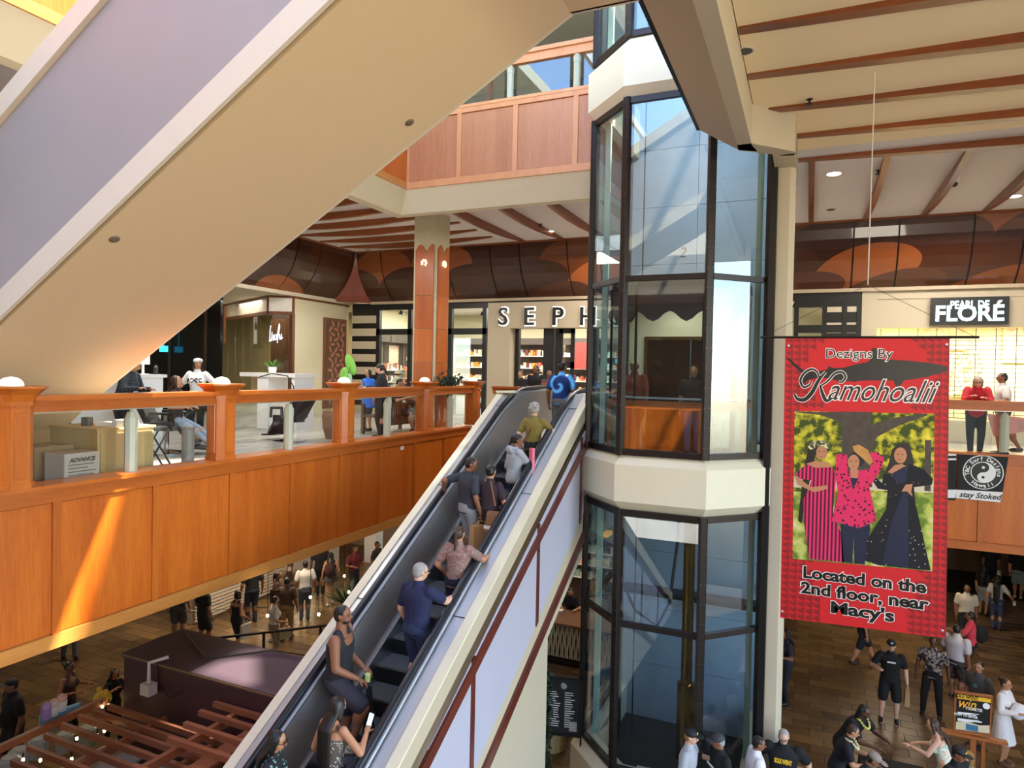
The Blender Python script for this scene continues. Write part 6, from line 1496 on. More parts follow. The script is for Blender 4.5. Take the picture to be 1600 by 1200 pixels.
    for s, l in ((-1, legs[0]), (1, legs[1])):
        hp = P+sd*s*.052*H*bw; an = Vector((l[0], l[1], l[2]+.045*H)); kn, an = ik(hp, an, th, sk, Vector((s*.15, 1, .2)))
        K.append((hp, kn, an, s)); body.limb(hp, kn, .054*H*bw, .035*H*bw); body.limb(kn, an, .035*H*bw, .02*H)
        c2 = kn+(an-kn)*.3-Vector((0, .012*H, 0)); body.ell(c2, .034*H*bw, .036*H*bw, .07*H)
        body.limb(an-Vector((0, .02, .03*H)), an+Vector((0, .085*H, -.033*H)), .021*H, .019*H)
    ex = MB()
    for i, (sh, el, wr, s) in enumerate(W):
        d = (wr-el); hand(ex, wr, d, Vector((-s, .15, 0)) if abs(d.normalized().z) > .75 else Vector((0, 0, -1)), H/1.7*(.93 if female else 1), .55, s)
    remesh_later(body, 'body', S, root, vox, ex)
    # clothes
    tk, tm = top[0], top[1]
    if tk != 'none':
        c = Cap(); g = .013 if tk != 'hoodie' else .024
        if tk in ('tank', 'camisole'): torso(c, g, -.0, .80); [c.limb(P+(C-P)*.78+sd*s*sw*.55+fw*.01, C+sd*s*sw*.55+ax*.012, dp*.95 if tk == 'tank' else .03, dp*.5 if tk == 'tank' else .02) for s in (-1, 1)]
        else: torso(c, g, -.10 if tk != 'crop' else .3, 1.03)
        if tk not in ('tank', 'camisole'): c.limb(C, C+ax*.03*H, .05*H*bw, .042*H*bw)
        if female:
            for s in (-1, 1): c.ell(P+(C-P)*.70+fw*dp*.85+sd*s*.045*H, .042*H*build+g, .035*H+g, .04*H+g)
        if build > 1.1: c.ell(P+(C-P)*.3+fw*.04, wdt*1.05+g, dp*1.35+g, .12*H)
        if tk in ('tee', 'polo', 'crop'):
            for sh, el, wr, s in W: e = sh+(el-sh)*.68; c.ell(sh, .038*H*bw, .037*H*bw, .038*H*bw); c.limb(sh, e, .0405*H*bw, .041*H*bw, flat=False)
        if tk in ('long', 'hoodie'):
            for sh, el, wr, s in W:
                c.limb(sh, el, .044*H*bw+g*.4, .036*H*bw+g*.4); c.limb(el, wr-(wr-el)*.05, .036*H*bw+g*.4, .027*H+g*.3)
        if tk == 'hoodie': c.ell(C-fw*.07*H+ax*.02, .09, .05, .07)
        if tk == 'tunic': c.loft([(P+(C-P)*.35, sd, fw, wdt+.02, dp+.02), (P-Vector((0, 0, .14*H)), sd, fw, hw+.05, dp*1.4+.03)]); [c.limb(sh, el+(wr-el)*.1, .046*H*bw, .042*H*bw) for sh, el, wr, s in W]
        remesh_later(c, 'shirt' if tk not in ('hoodie',) else 'hooded_top', tm, root, vox*1.05)
    lk, lm = low[0], low[1]
    if lk != 'none':
        c = Cap(); g = .014; rows = []
        if lk in ('pants', 'shorts', 'leggings'):
            if lk == 'leggings': g = .007
            for t, w_, d_ in ((-.14, hw*.70, dp*.9), (0, hw, dp*1.15), (.12, hw*.98, dp*1.12), (.24, hw*.92, dp*1.08)): rows.append((P+(C-P)*t, sd, fw, w_+g, d_+g))
            c.loft(rows)
            for hp, kn, an, s in K:
                if lk == 'shorts': c.limb(hp, hp+(kn-hp)*.88, .060*H*bw, .056*H*bw)
                else: c.limb(hp, kn, .056*H*bw+g*.3, .040*H*bw+g*.5); c.limb(kn, an-(an-kn)*.02, .040*H*bw+g*.5, (.032 if lk == 'pants' else .022)*H)
        else:
            z1 = {'mini': .25*H, 'skirt': .45*H, 'dress': .40*H, 'maxi': .12*H}.get(lk, .3*H)
            if not sit: c.loft([(P+(C-P)*.3, sd, fw, wdt+.016, dp+.016), (P+(C-P)*.05, sd, fw, hw+.02, dp*1.2+.02), (Vector((0, .01, max(hipz-z1 if lk == 'mini' else z1, .1))), sd, fw, hw*1.25+.03, dp*1.6+.05)])
        remesh_later(c, 'trousers' if lk in ('pants', 'leggings') else 'shorts' if lk == 'shorts' else 'skirt', lm, root, vox*1.05)
    if not noshoe:
        SM = mat('shoe_'+shoe, shoe, .5, var=.03)
        for hp, kn, an, s in K:
            b = MB(); c = an+Vector((s*.008, .035*H, -.022*H)); b.ell(c+Vector((0, 0, .003)), .027*H, .078*H, .027*H, 12, 8); b.ell(c+Vector((0, -.035*H, .008*H)), .025*H, .04*H, .03*H, 10, 7)
            b.v = [(p[0], p[1], max(p[2], an.z-.0435*H)) for p in b.v]; b.build('shoe', SM, root, local=True, smooth=True)
    # hair, headwear, face
    hk, hcol = hair; HMt = HAIR[hcol]
    def HP(x, y, z): return hc+HM @ (Vector((x, y, z))*k)
    if hk != 'bald':
        c = Cap(); c.ell(HP(0, -.018, .022), .080*k, .093*k, .086*k, HM); c.ell(HP(0, -.04, -.012), .076*k, .068*k, .075*k, HM)
        if hk == 'curly':
            for i in range(26):
                a = random.random()*6.28; e = random.uniform(-.2, 1.4); c.ell(HP(.085*math.cos(a)*math.cos(e), -.02+.095*math.sin(a)*math.cos(e)-(.03 if e < .3 else 0), .03+.09*math.sin(e)), .03*k, .03*k, .03*k)
        if hk in ('long', 'verylong', 'ponytail', 'bob'):
            back = ax*-1
            L = {'long': .2, 'verylong': .34, 'bob': .06}.get(hk, .0)*H
            if hk == 'ponytail': c.ell(HP(0, -.105, .02), .04*k, .04*k, .04*k); c.limb(HP(0, -.11, .02), HP(0, -.13, -.22), .034*k, .016*k)
            else:
                rows = [(HP(0, -.035, .01), X, Y, .084*k, .06*k), (HP(0, -.05, -.07), X, Y, .088*k, .05*k)]
                if L > .1: q = C-fw*(dp+.03); rows += [(q+Vector((0, 0, .0)), X, Y, .095*k, .04*k), (q+ax*-.6*L, X, Y, .09*k, .035*k), (q-ax*L, X, Y, .05*k, .022*k)]
                else: rows += [(HP(0, -.04, -.12), X, Y, .075*k, .04*k)]
                c.loft(rows[::-1])
                for s in (-1, 1): c.limb(HP(s*.075, .01, .03), HP(s*.082, .0, -.12), .024*k, .02*k)
        if hk == 'bun': c.ell(HP(0, -.11, .05), .045*k, .045*k, .042*k)
        if hk == 'dreads':
            for i in range(14): a = math.pi*(.0+1.0*i/13); c.limb(HP(.08*math.cos(a), -.02-.07*math.sin(a), .03), HP(.10*math.cos(a), -.02-.1*math.sin(a), -.19), .017*k, .014*k)
        # keep the face free
        remesh_later(c, 'hair', HMt, root, vox*.9)
    face = HM @ Vector((0, 1, 0))
    b = MB()
    for s in (-1, 1):
        e = MB(); e.ell(HP(s*.031, .083, .004), .012*k, .008*k, .007*k, 8, 6, HM); e.build('eye', EYEM, root, local=True)
        if near: q = MB(); q.ell(HP(s*.032, .086, .024), .018*k, .006*k, .004*k, 8, 5, HM); q.build('eyebrow', HMt, root, local=True)
    b.ell(HP(0, .079, -.066), .023*k, .008*k, .007*k, 8, 5, HM); b.build('mouth', LIPM, root, local=True)
    if beard: c = Cap(); c.ell(HP(0, .032, -.064), .056*k, .054*k, .036*k, HM); remesh_later(c, 'beard', HMt if beard is True else HAIR[beard], root, vox*.8)
    if glasses:
        b = MB()
        for s in (-1, 1):
            for i in range(10): t, u = 6.283*i/10, 6.283*(i+1)/10; b.tube([HP(s*.034+.026*math.cos(t), .099, .004+.02*math.sin(t)), HP(s*.034+.026*math.cos(u), .099, .004+.02*math.sin(u))], .003, 4)
            b.tube([HP(s*.06, .099, .006), HP(s*.078, .01, .004)], .003, 4)
        b.tube([HP(-.009, .099, .006), HP(.009, .099, .006)], .003, 4); b.build('glasses', BLACK, root, local=True)
    if cap:
        cm = mat('cap_'+cap[0], cap[0], .7, var=.03); c = MB(); c.ell(HP(0, -.012, .052), .088*k, .102*k, .07*k, 14, 9, HM); c.build('cap_crown', cm, root, local=True, smooth=True)
        fl = -1 if len(cap) > 2 else 1
        c = MB(); c.ell(HP(0, .115*fl, .045), .07*k, .075*k, .008*k, 14, 6, HM); c.build('cap_brim', cm, root, local=True, smooth=True)
        if cap[1]: c = MB(); c.ell(HP(0, .086, .075), .022*k, .01*k, .018*k, 10, 6, HM); c.build('cap_badge', mat('badge_'+cap[1], cap[1], .6, var=0), root, local=True)
    root['_w'] = 0; del root['_w']
    info = dict(root=root, W=W, K=K, C=C, P=P, hc=hc, fw=fw, dp=dp, H=H, sw=sw, HM=HM, k=k)
    return info
def cloth(c, rough=.85, var=.04): return mat('cloth_'+c, c, rough, var=var, scale=9)
def loc(I, p):  # local point of a person to the world
    return world(I['root']) @ Vector(p)
def chest_text(I, body, fw_, hgt, m, z=.72, back=False):
    b = MB(); q = I['P']+(I['C']-I['P'])*z+I['fw']*(I['dp']*1.28+.022)*(1 if not back else -1)
    put_text(b, body, q, (-1, 0, 0) if not back else (1, 0, 0), (0, 0, 1), hgt, fitw=fw_, bold=.006); b.build('chest_print', m, I['root'], local=True)
def chest_mark(I, w_, h_, m, z=.72, x=0):
    q = I['P']+(I['C']-I['P'])*z+I['fw']*(I['dp']*1.28+.024)
    b = MB(); b.cbox((q.x+x, q.y, q.z), w_, .006, h_); b.build('chest_print', m, I['root'], local=True)
def strap(I, z0=.98, z1=.1, s=1, m=None, name='bag_strap'):
    P, C, fw, dp, sw = I['P'], I['C'], I['fw'], I['dp'], I['sw']; pts = []
    for t in range(13):
        u = t/12; a = math.pi*u
        z = z1+(z0-z1)*(1-abs(2*u-1)) if False else z1+(z0-z1)*math.sin(a)
        x = s*sw*(.95-1.5*math.sin(a)); y = (dp*1.2+.03)*math.cos(a)
        pts.append(P+(C-P)*z+X_*x+fw*y)
    MB().tube(pts, .012, 6).build(name, m or cloth('3a2a20'), I['root'], local=True)
X_ = Vector((1, 0, 0))
def prop(I, name, label, cat, p, fn, m, group=None):
    "a held thing, top-level, built in the world at a point given in the holder's coordinates"
    q = loc(I, p); o = empty(name, q, label, cat, group, rz=I['root'].rotation_euler.z); b = MB(); fn(b); b.build('body', m, o, local=True, smooth=False); return o
def phone(I, i, label, scr='bcd7f2'):
    sh, el, wr, s = I['W'][i]; q = wr+(wr-el).normalized()*.12+Vector((0, .02, .02))
    o = prop(I, 'phone', label, 'phone', q, lambda b: b.bar((0, -.03, -.06), (0, .03, .08), .072, .01, (0, 1, .5)), BLACK)
    b = MB(); b.bar((0, -.036, -.05), (0, .018, .075), .064, .004, (0, 1, .5)); b.build('screen', mat('screen_'+scr, scr, .2, var=0, emit=scr, es=.9), o, local=True); return o
def tote(I, i, label, m, w_=.3, d_=.12, h_=.34, drop=.18, name='bag', fn=None):
    sh, el, wr, s = I['W'][i]; q = wr+Vector((0, 0, -.08))
    o = prop(I, name, label, 'bag', q, lambda b: b.hull([(-d_/2, -w_/2, -drop-h_), (d_/2, -w_/2, -drop-h_), (d_/2, w_/2, -drop-h_), (-d_/2, w_/2, -drop-h_)], [(-d_/2*.8, -w_/2*.95, -drop), (d_/2*.8, -w_/2*.95, -drop), (d_/2*.8, w_/2*.95, -drop), (-d_/2*.8, w_/2*.95, -drop)]), m)
    b = MB()
    for e in (-.25, .25): b.tube([(e*d_, -w_*.25, -drop), (e*d_*.4, -w_*.1, -.02), (e*d_*.4, w_*.1, -.02), (e*d_, w_*.25, -drop)], .008, 5)
    b.build('handle', m, o, local=True); return o
def camrz(p): return math.atan2(p[0], -p[1])   # heading that faces the photographer
def face_to(p, q): return math.atan2(-(q[0]-p[0]), q[1]-p[1])
def onstep(px, py, h):
    d = at(px, py, 'y', 8.0); t = (h-8.26)/(d.z-T30*d.y); P = d*t
    k = round((P.y-1.5-.16)/RUN); y = 1.5+k*RUN+.17
    return Vector((P.x, y, min(T30*(1.5+k*RUN)-8.26, Z2)+.006))
def G1(px, py): return at(px, py, 'z', Z1)
def H1(px, py, h): p = at(px, py, 'z', Z1+h); return Vector((p.x, p.y, Z1))

UPH = 0.0
# ---------------- on the escalator, top to bottom
I = person('man in blue spiral tie-dye shirt and plaid shorts stepping off the escalator', Vector((-4.75, 13.35, Z2+.006)), R_(-8), 1.78, 'brown', ('short', 'black'), ('tee', pattern('tie_dye', 'spiral', '12306e', '6fc0f2', 26, .4, c3='2f7fd0')), ('shorts', pattern('grey_plaid', 'plaid', '5a5a56', 'a9a498', 10)), 1.1, head=(-25, 0), near=True, arms=((.1, .05, -.95), (.15, .35, -.75)), legs=((-.1, -.05, 0), (.1, .12, 0)))
p = onstep(840, 615, 1.58)
I = person('grey-haired woman in olive tee and black trousers near the escalator top', p, R_(0), 1.58, 'pale', ('curly', 'grey'), ('tee', cloth('7a6a2e')), ('pants', cloth('1c1b20')), 1.05, True, near=True, arms=((.25, .15, -.85), (.14, .8, -.3)), head=(10, 0))
strap(I, 1.0, .15, -1, cloth('5a3c28'))
p = onstep(805, 668, 1.6)
I = person('girl in grey hooded top and jeans with glasses looking right on the escalator', p, R_(-38), 1.58, 'brown', ('ponytail', 'black'), ('hoodie', cloth('9ea3aa')), ('pants', cloth('24365c')), .95, True, near=True, glasses=True, arms=((.1, .2, -.9), (-.25, .8, -.4)), head=(-30, 15))
o = prop(I, 'pink_garment', 'bright pink cloth hanging in front of the girl in grey', 'clothing', I['C']+Vector((.16, .2, .0)), lambda b: b.hull([(-.05, 0, -.62), (.06, 0, -.6), (.05, .05, -.6), (-.04, .05, -.62)], [(-.05, 0, .05), (.05, 0, .05), (.04, .05, .05), (-.04, .05, .05)]), cloth('e8788c'))
p = onstep(766, 705, 1.63); p.x += .08
I = person('woman in dark plum top seen from behind with hair tied, brown shoulder bag', p, R_(-4), 1.62, 'tan', ('bun', 'black'), ('tee', cloth('33262c')), ('pants', cloth('141416')), 1.05, True, near=True, arms=((.1, .35, -.55), (.12, .4, -.7)))
MB().tube([I['C']+Vector((.06, -.10, .05)), I['P']+Vector((.20, -.17, .2))], .012, 6).build('bag_strap', cloth('8a5a3c'), I['root'], local=True)
o = prop(I, 'shoulder_bag', 'brown and cream shoulder bag on the back of the plum-topped woman', 'bag', I['P']+Vector((.20, -.19, -.02)), lambda b: b.hull([(-.14, -.07, -.16), (.14, -.07, -.16), (.14, .06, -.16), (-.14, .06, -.16)], [(-.1, -.05, .14), (.1, -.05, .14), (.1, .04, .14), (-.1, .04, .14)]), mat('bag_brown', '8a6446', .6, var=.12))
b = MB(); b.box((-.141, -.072, -.12), (.141, .062, -.07)); b.build('stripe', WHITE, o, local=True)
p = onstep(737, 700, 1.72)
I = person('man in charcoal polo turning right with one arm back on the left handrail', p, R_(-30), 1.72, 'brown', ('short', 'black'), ('polo', cloth('33353d')), ('pants', cloth('8d9094')), 1.0, near=True, arms=((.5, -.3, -.45), (.1, .1, -.95)), head=(-40, 15), lean=(-.02, .0))
tote(I, 1, 'brown paper shopping bag with a red print, hanging from the polo man', mat('kraft_paper', 'b08a5c', .8, var=.05), .34, .14, .36, .08)
p = onstep(715, 808, 1.63); p.x += .03
I = person('ponytailed woman in floral print top with right hand on the handrail', p, R_(-2), 1.62, 'tan', ('ponytail', 'brown'), ('tee', pattern('paisley', 'floral', '453b38', 'b3a69b', 34, .3, c3='8f655c')), ('shorts', cloth('1b2238')), 1.1, True, near=True, arms=((.2, .2, -.75), (.16, .82, -.3)))
p = onstep(663, 866, 1.75); p.x -= .06
I = person('grey-haired man in navy tee and blue jeans with a hand on the right handrail', p, R_(-12), 1.76, 'pale', ('short', 'grey'), ('tee', cloth('1f2448')), ('pants', mat('denim', '2c3a58', .85, var=.12, scale=6)), 1.05, near=True, glasses=True, arms=((.1, .15, -.93), (.0, .88, -.3)), head=(-30, 5))
p = onstep(556, 923, 1.83); p.x -= .12
I = person('muscular bearded man in black tank top and shorts standing sideways on the left', p, R_(-72), 1.84, 'brown', ('short', 'black'), ('tank', cloth('1d1e24')), ('shorts', cloth('33303a')), 1.08, near=True, beard=True, arms=((-.18, .42, -.72), (-.05, .45, -.74)), head=(-6, 0), shoe='d8cfa8', legs=((-.08, .0, 0), (.22, .22, .23)))
q = (I['W'][0][2]+I['W'][1][2])/2+Vector((0, .09, -.05))
o = prop(I, 'green_wrapper', 'small pale green wrapper in the hands of the tank-top man', 'wrapper', q, lambda b: b.cbox((0, 0, 0), .09, .06, .08, .5, .02), mat('wrapper_green', 'b7cf7a', .5))
o = prop(I, 'black_bag', 'black cloth bag hanging between the legs of the tank-top man', 'bag', q+Vector((.02, .02, -.1)), lambda b: b.hull([(-.1, -.04, -.62), (.1, -.04, -.62), (.1, .06, -.62), (-.1, .06, -.62)], [(-.03, -.02, 0), (.03, -.02, 0), (.03, .03, 0), (-.03, .03, 0)]), cloth('151518'))
p = onstep(512, 1092, 1.65)
I = person('woman with very long black hair and patterned top looking at her phone', p, R_(-10), 1.66, 'tan', ('verylong', 'black'), ('camisole', pattern('white_lace', 'floral', 'd8d2c8', '5a534c', 40, .3)), ('pants', cloth('17171a')), 1.0, True, near=True, arms=((.1, .2, -.85), (.12, .5, -.22)), head=(-8, 15))
phone(I, 1, 'phone with a bright screen held by the long-haired woman')
p = onstep(418, 1140, 1.62)
I = person('woman with glasses and long dark hair at the foot of the view', p, R_(-62), 1.63, 'tan', ('long', 'black'), ('tee', pattern('colour_print', 'floral', '7fb0a6', '1f2024', 26, .28)), ('pants', cloth('1b1b1e')), 1.0, True, near=True, glasses=True, arms=((.1, .2, -.85), (.1, .2, -.85)), head=(-5, 12))

# ---------------- level 2
def on2(x, y): return Vector((x, y, Z2+.003))
q = at(597, 565, 'x', -9.15)
I = person('woman in black jacket and trousers reading her phone at the railing', on2(-8.85, 12.75), R_(112), 1.68, 'pale', ('ponytail', 'black'), ('long', cloth('26252c')), ('pants', cloth('17171b')), 1.0, True, near=True, arms=((.02, .55, -.42), (.02, .55, -.42)), head=(0, 25)); phone(I, 1, 'phone in the hands of the woman in black at the railing', '2a2a30')
I = person('young man in black tee sitting on the bench looking at his hands', on2(-9.35, 14.15), R_(-80), 1.72, 'tan', ('short', 'black'), ('tee', cloth('141416')), ('shorts', cloth('22242a')), 1.0, sit=.52, arms=((.0, .6, -.3), (.0, .6, -.3)), head=(0, 25))
I = person('person in bright blue top standing behind the bench', on2(-10.05, 13.9), R_(170), 1.55, 'tan', ('long', 'black'), ('tunic', cloth('2f6fd0')), ('shorts', cloth('2a2f3a')), 1.0, True, sit=None)
I = person('man in black tee standing by the shop portal beside a woman', on2(-7.15, 17.9), R_(185), 1.76, 'brown', ('short', 'black'), ('tee', cloth('151517')), ('shorts', cloth('2b2b30')), 1.05, head=(-30, 0))
I = person('woman in dusty plum tee standing by the shop portal', on2(-6.6, 17.5), R_(175), 1.62, 'brown', ('bun', 'black'), ('tee', cloth('6b4448')), ('pants', cloth('232328')), 1.15, True, head=(20, 0)); strap(I, 1.0, .2, 1, cloth('5a4030'))
I = person('woman in dark clothes bending by the shop table behind the railing', on2(-8.0, 19.2), R_(160), 1.6, 'tan', ('short', 'black'), ('tee', cloth('1d1c1f')), ('pants', cloth('1d1c1f')), 1.0, True, lean=(.2, 0))
I = person('woman in white printed tee and patterned head scarf at the end of the white counter', on2(-11.35, 9.9), R_(205), 1.7, 'tan', ('long', 'black'), ('tee', cloth('ebe8e4')), ('pants', cloth('17171a')), 1.05, True, head=(35, 5), near=True, arms=((.35, .25, -.6), (.3, .35, -.55)))
chest_text(I, 'AC+DC', .30, .12, BLACK)
b = MB(); b.ell(I['hc']+Vector((0, -.01, .055))*I['k'], .09, .103, .06, 14, 9); b.build('head_scarf', pattern('scarf_print', 'floral', '2a2a2c', 'd0cfd0', 40, .3), I['root'], local=True, smooth=True)
I = person('person in dark plaid shirt bending over the salon chair', on2(-11.2, 8.15), R_(-70), 1.66, 'tan', ('bun', 'brown'), ('long', pattern('dark_plaid', 'plaid', '1d2228', '46505a', 12)), ('pants', cloth('1b1b20')), 1.1, True, lean=(.16, 0), arms=((.0, .5, -.45), (.1, .55, -.4)), head=(0, 25))
I = person('seated client in pale blue leggings in the black salon chair', on2(-10.15, 8.42), R_(-62), 1.6, 'tan', ('long', 'brown'), ('tee', cloth('3a2f2a')), ('leggings', cloth('8f9db0')), 1.0, True, sit=.60, legs=((-.06, .62, .12), (.1, .66, .08)), arms=((.05, .4, -.5), (.05, .4, -.5)), noshoe=True, head=(0, -15))
I = person('person in navy cap bending at the white counter by the escalator wall', on2(-11.1, 7.0), R_(60), 1.55, 'tan', ('short', 'black'), ('tee', cloth('aebfd6')), ('pants', cloth('22242c')), 1.0, cap=('22304e', None), lean=(.12, 0))
o = empty('task_chair', on2(-9.75, 5.4), 'black rounded chair back behind the railing by the cartons', 'chair', rz=R_(40))
b = MB(); b.ell((0, -.2, .95), .27, .06, .3, 14, 9); b.build('backrest', cloth('17171a'), o, local=True, smooth=True); MB().cbox((0, 0, .48), .48, .48, .08, 0, .1).build('seat', cloth('17171a'), o, local=True); MB().lathe((0, 0, 0), [(.26, 0), (.26, .03), (.03, .06), (.03, .46)], 14).build('pedestal', DARKM, o, local=True)
b = MB(); b.tube([(0, -.1, .48), (0, -.22, .7)], .03, 6); b.build('back_post', DARKM, o, local=True)
I = person('bald-looking woman in white cap and red sweatshirt leaning on the right railing', on2(3.28, 16.62), R_(170), 1.66, 'pale', ('short', 'grey'), ('long', cloth('b5202a')), ('pants', cloth('1a2326')), 1.12, True, lean=(.18, 0), arms=((.18, .62, -.22), (.18, .62, -.22)), head=(0, 20), glasses=True, cap=('cfc4bf', None)) if False else person('white-haired woman in red sweatshirt leaning with folded arms on the right railing', on2(3.22, 16.78), R_(172), 1.68, 'pale', ('bob', 'grey'), ('long', cloth('b5202a')), ('pants', cloth('1a2326')), 1.12, True, lean=(.22, 0), arms=((-.1, .62, -.30), (-.1, .66, -.24)), head=(0, 22), glasses=True)
chest_mark(I, .16, .03, WHITE, .45); chest_mark(I, .03, .09, WHITE, .48, .02)
I = person('man in white shirt and grey shorts standing behind the woman in red', on2(3.75, 17.15), R_(95), 1.74, 'brown', ('short', 'black'), ('polo', cloth('cfcac6')), ('shorts', cloth('565248')), 1.05, legs=((-.08, .05, 0), (.1, -.38, .03)), arms=((.1, .5, -.5), (.1, .45, -.5)))
o = MB().hull([(3.35, 16.45, -.66), (4.0, 16.45, -.72), (3.98, 16.47, -1.0), (3.48, 16.47, -1.12)], [(3.35, 16.49, -.66), (4.0, 16.49, -.72), (3.98, 16.51, -1.0), (3.48, 16.51, -1.12)]).build('pink_folder', mat('pink_paper', 'd99a92', .7)); setp(o, 'dull pink folder held low behind the right railing', 'folder')
I = person('passenger in dark top and blue jeans standing inside the elevator car', Vector((-1.95, 12.75, -1.475)), R_(185), 1.66, 'tan', ('short', 'black'), ('tee', cloth('2a2c32')), ('pants', cloth('51668a')), 1.05)
I = person('passenger in grey trousers in the elevator car, beside the one in jeans', Vector((-1.55, 12.95, -1.475)), R_(150), 1.6, 'tan', ('long', 'brown'), ('tee', cloth('4a4038')), ('pants', cloth('5d5a52')), 1.0, True)
I = person('passenger in cream cap and red shirt at the left of the elevator car', Vector((-2.95, 12.3, -1.475)), R_(160), 1.75, 'brown', ('short', 'black'), ('tee', cloth('8a3a2c')), ('pants', cloth('2a2a2e')), 1.05, cap=('d8c9a0', None))

# ---------------- level 1, right
def pr(p, k=0): return camrz(p)+R_(k)
p = G1(1389, 1127); I = person('man in black cap, black tee and black shorts holding a paper bag', p, pr(p, 5), 1.78, 'pale', ('short', 'black'), ('tee', cloth('101012')), ('shorts', cloth('121214')), 1.05, cap=('17171a', 'd8d8d8'), arms=((.12, .05, -.95), (.1, .5, -.35)), legs=((-.13, 0, 0), (.16, .02, 0)), near=True)
chest_mark(I, .16, .03, WHITE, .8); tote(I, 0, 'brown paper bag with a blue print beside the man in black', mat('kraft_paper', 'b08a5c', .8), .26, .1, .34, .02)
p = G1(1455, 1118); I = person('man in black and grey aloha shirt and dark jeans', p, pr(p, -5), 1.76, 'dark', ('short', 'black'), ('tee', pattern('aloha', 'leaf', '1c1a1c', 'a59a92', 16)), ('pants', cloth('15161c')), 1.0, legs=((-.16, .05, 0), (.16, 0, 0)), arms=((.12, -.02, -.95), (.15, .0, -.95)), near=True)
p = G1(1348, 1040); I = person('person in dark shorts walking, upper body hidden by the red banner', p, pr(p, 110), 1.68, 'tan', ('short', 'black'), ('tee', cloth('1d1c20')), ('shorts', cloth('20232a')), 1.0, legs=((-.06, .32, 0), (.06, -.3, .03)))
p = H1(1236, 962, 1.72); p = G1(1226, 1100); I = person('person in dark clothes half hidden by the cream column', p, pr(p, -60), 1.72, 'brown', ('long', 'black'), ('tee', cloth('2a2530')), ('pants', cloth('22242c')), 1.0, True, arms=((.1, .5, -.4), (.1, .5, -.4)))
p = G1(1492, 1092); I = person('heavy man in pale grey tee turned away behind the banner edge', p, pr(p, 150), 1.74, 'brown', ('short', 'black'), ('tee', cloth('b9b5bb')), ('shorts', pattern('dark_floral', 'leaf', '1a1a1e', '4a3a34', 14)), 1.25)
p = G1(1514, 1065); I = person('man in coral red tee holding something, looking left', p, pr(p, -95), 1.74, 'brown', ('short', 'black'), ('tee', cloth('c93f50')), ('pants', cloth('1b1c20')), 1.0, arms=((.05, .7, -.3), (.05, .6, -.42)), near=True)
o = MB().ell(loc(I, I['C']+Vector((0, -.2, -.2))), .16, .1, .22, 10, 8).build('backpack', cloth('16161a'), smooth=True); setp(o, 'black backpack worn by the man in coral red', 'bag')
p = H1(1530, 1033, 1.75); I = person('man in charcoal tee standing behind the contest poster', p, pr(p, -35), 1.75, 'tan', ('short', 'black'), ('tee', cloth('4a4c4e')), ('shorts', cloth('3a3a3e')), 1.05, head=(20, 0), near=True)
chest_mark(I, .08, .06, mat('teal_print', '4f8f9a', .6), .75, -.05)
p = G1(1566, 1193); I = person('woman in short white dress carrying a white cloth, right of the poster', p, pr(p, 70), 1.68, 'tan', ('bun', 'brown'), ('long', cloth('e4dfdc')), ('mini', cloth('e4dfdc')), .95, True, arms=((.05, .5, -.35), (.05, .5, -.4)), near=True, shoe='6a4a34', head=(-10, 0))
o = prop(I, 'white_cloth', 'bundle of white cloth on the arms of the woman in white', 'clothing', I['P']+Vector((0, .26, .25)), lambda b: b.ell((0, 0, 0), .2, .13, .14, 12, 8), cloth('dfe0e6'))
p = G1(1508, 1010); I = person('man in cream tee and dark trousers walking nearer', p, pr(p, 10), 1.75, 'brown', ('short', 'black'), ('tee', cloth('cbbfa8')), ('pants', cloth('1d1c1e')), 1.05)
p = G1(1556, 985); I = person('long-haired woman in jeans walking away with a drink', p, pr(p, 175), 1.66, 'tan', ('verylong', 'black'), ('tee', cloth('b9b6b0')), ('pants', cloth('3a4660')), 1.0, True, arms=((.1, .05, -.95), (.45, .25, -.75)))
sh, el, wr, s = I['W'][1]; o = prop(I, 'white_cup', 'white cup in the hand of the long-haired woman in jeans', 'cup', wr+Vector((.02, .05, -.06)), lambda b: b.lathe((0, 0, -.08), [(.035, 0), (.045, .14)], 10), WHITE)
p = G1(1535, 962); I = person('woman in black top and pale shorts beyond the man in cream', p, pr(p, 160), 1.62, 'tan', ('long', 'black'), ('tee', cloth('141417')), ('shorts', cloth('8f9496')), 1.0, True)
p = G1(1590, 935); I = person('person in black tee and pale denim shorts, cut by the balcony', p, pr(p, 170), 1.75, 'tan', ('short', 'black'), ('tee', cloth('121214')), ('shorts', cloth('7f8f90')), 1.1, shoe='cfcac4')
p = G1(1547, 922); I = person('person in black holding a white bag under the right balcony', p, pr(p, 175), 1.72, 'brown', ('short', 'black'), ('tee', cloth('121215')), ('pants', cloth('17181c')), 1.05)
tote(I, 1, 'white plastic bag under the right balcony', cloth('d8d2c2'), .24, .12, .26, .0)
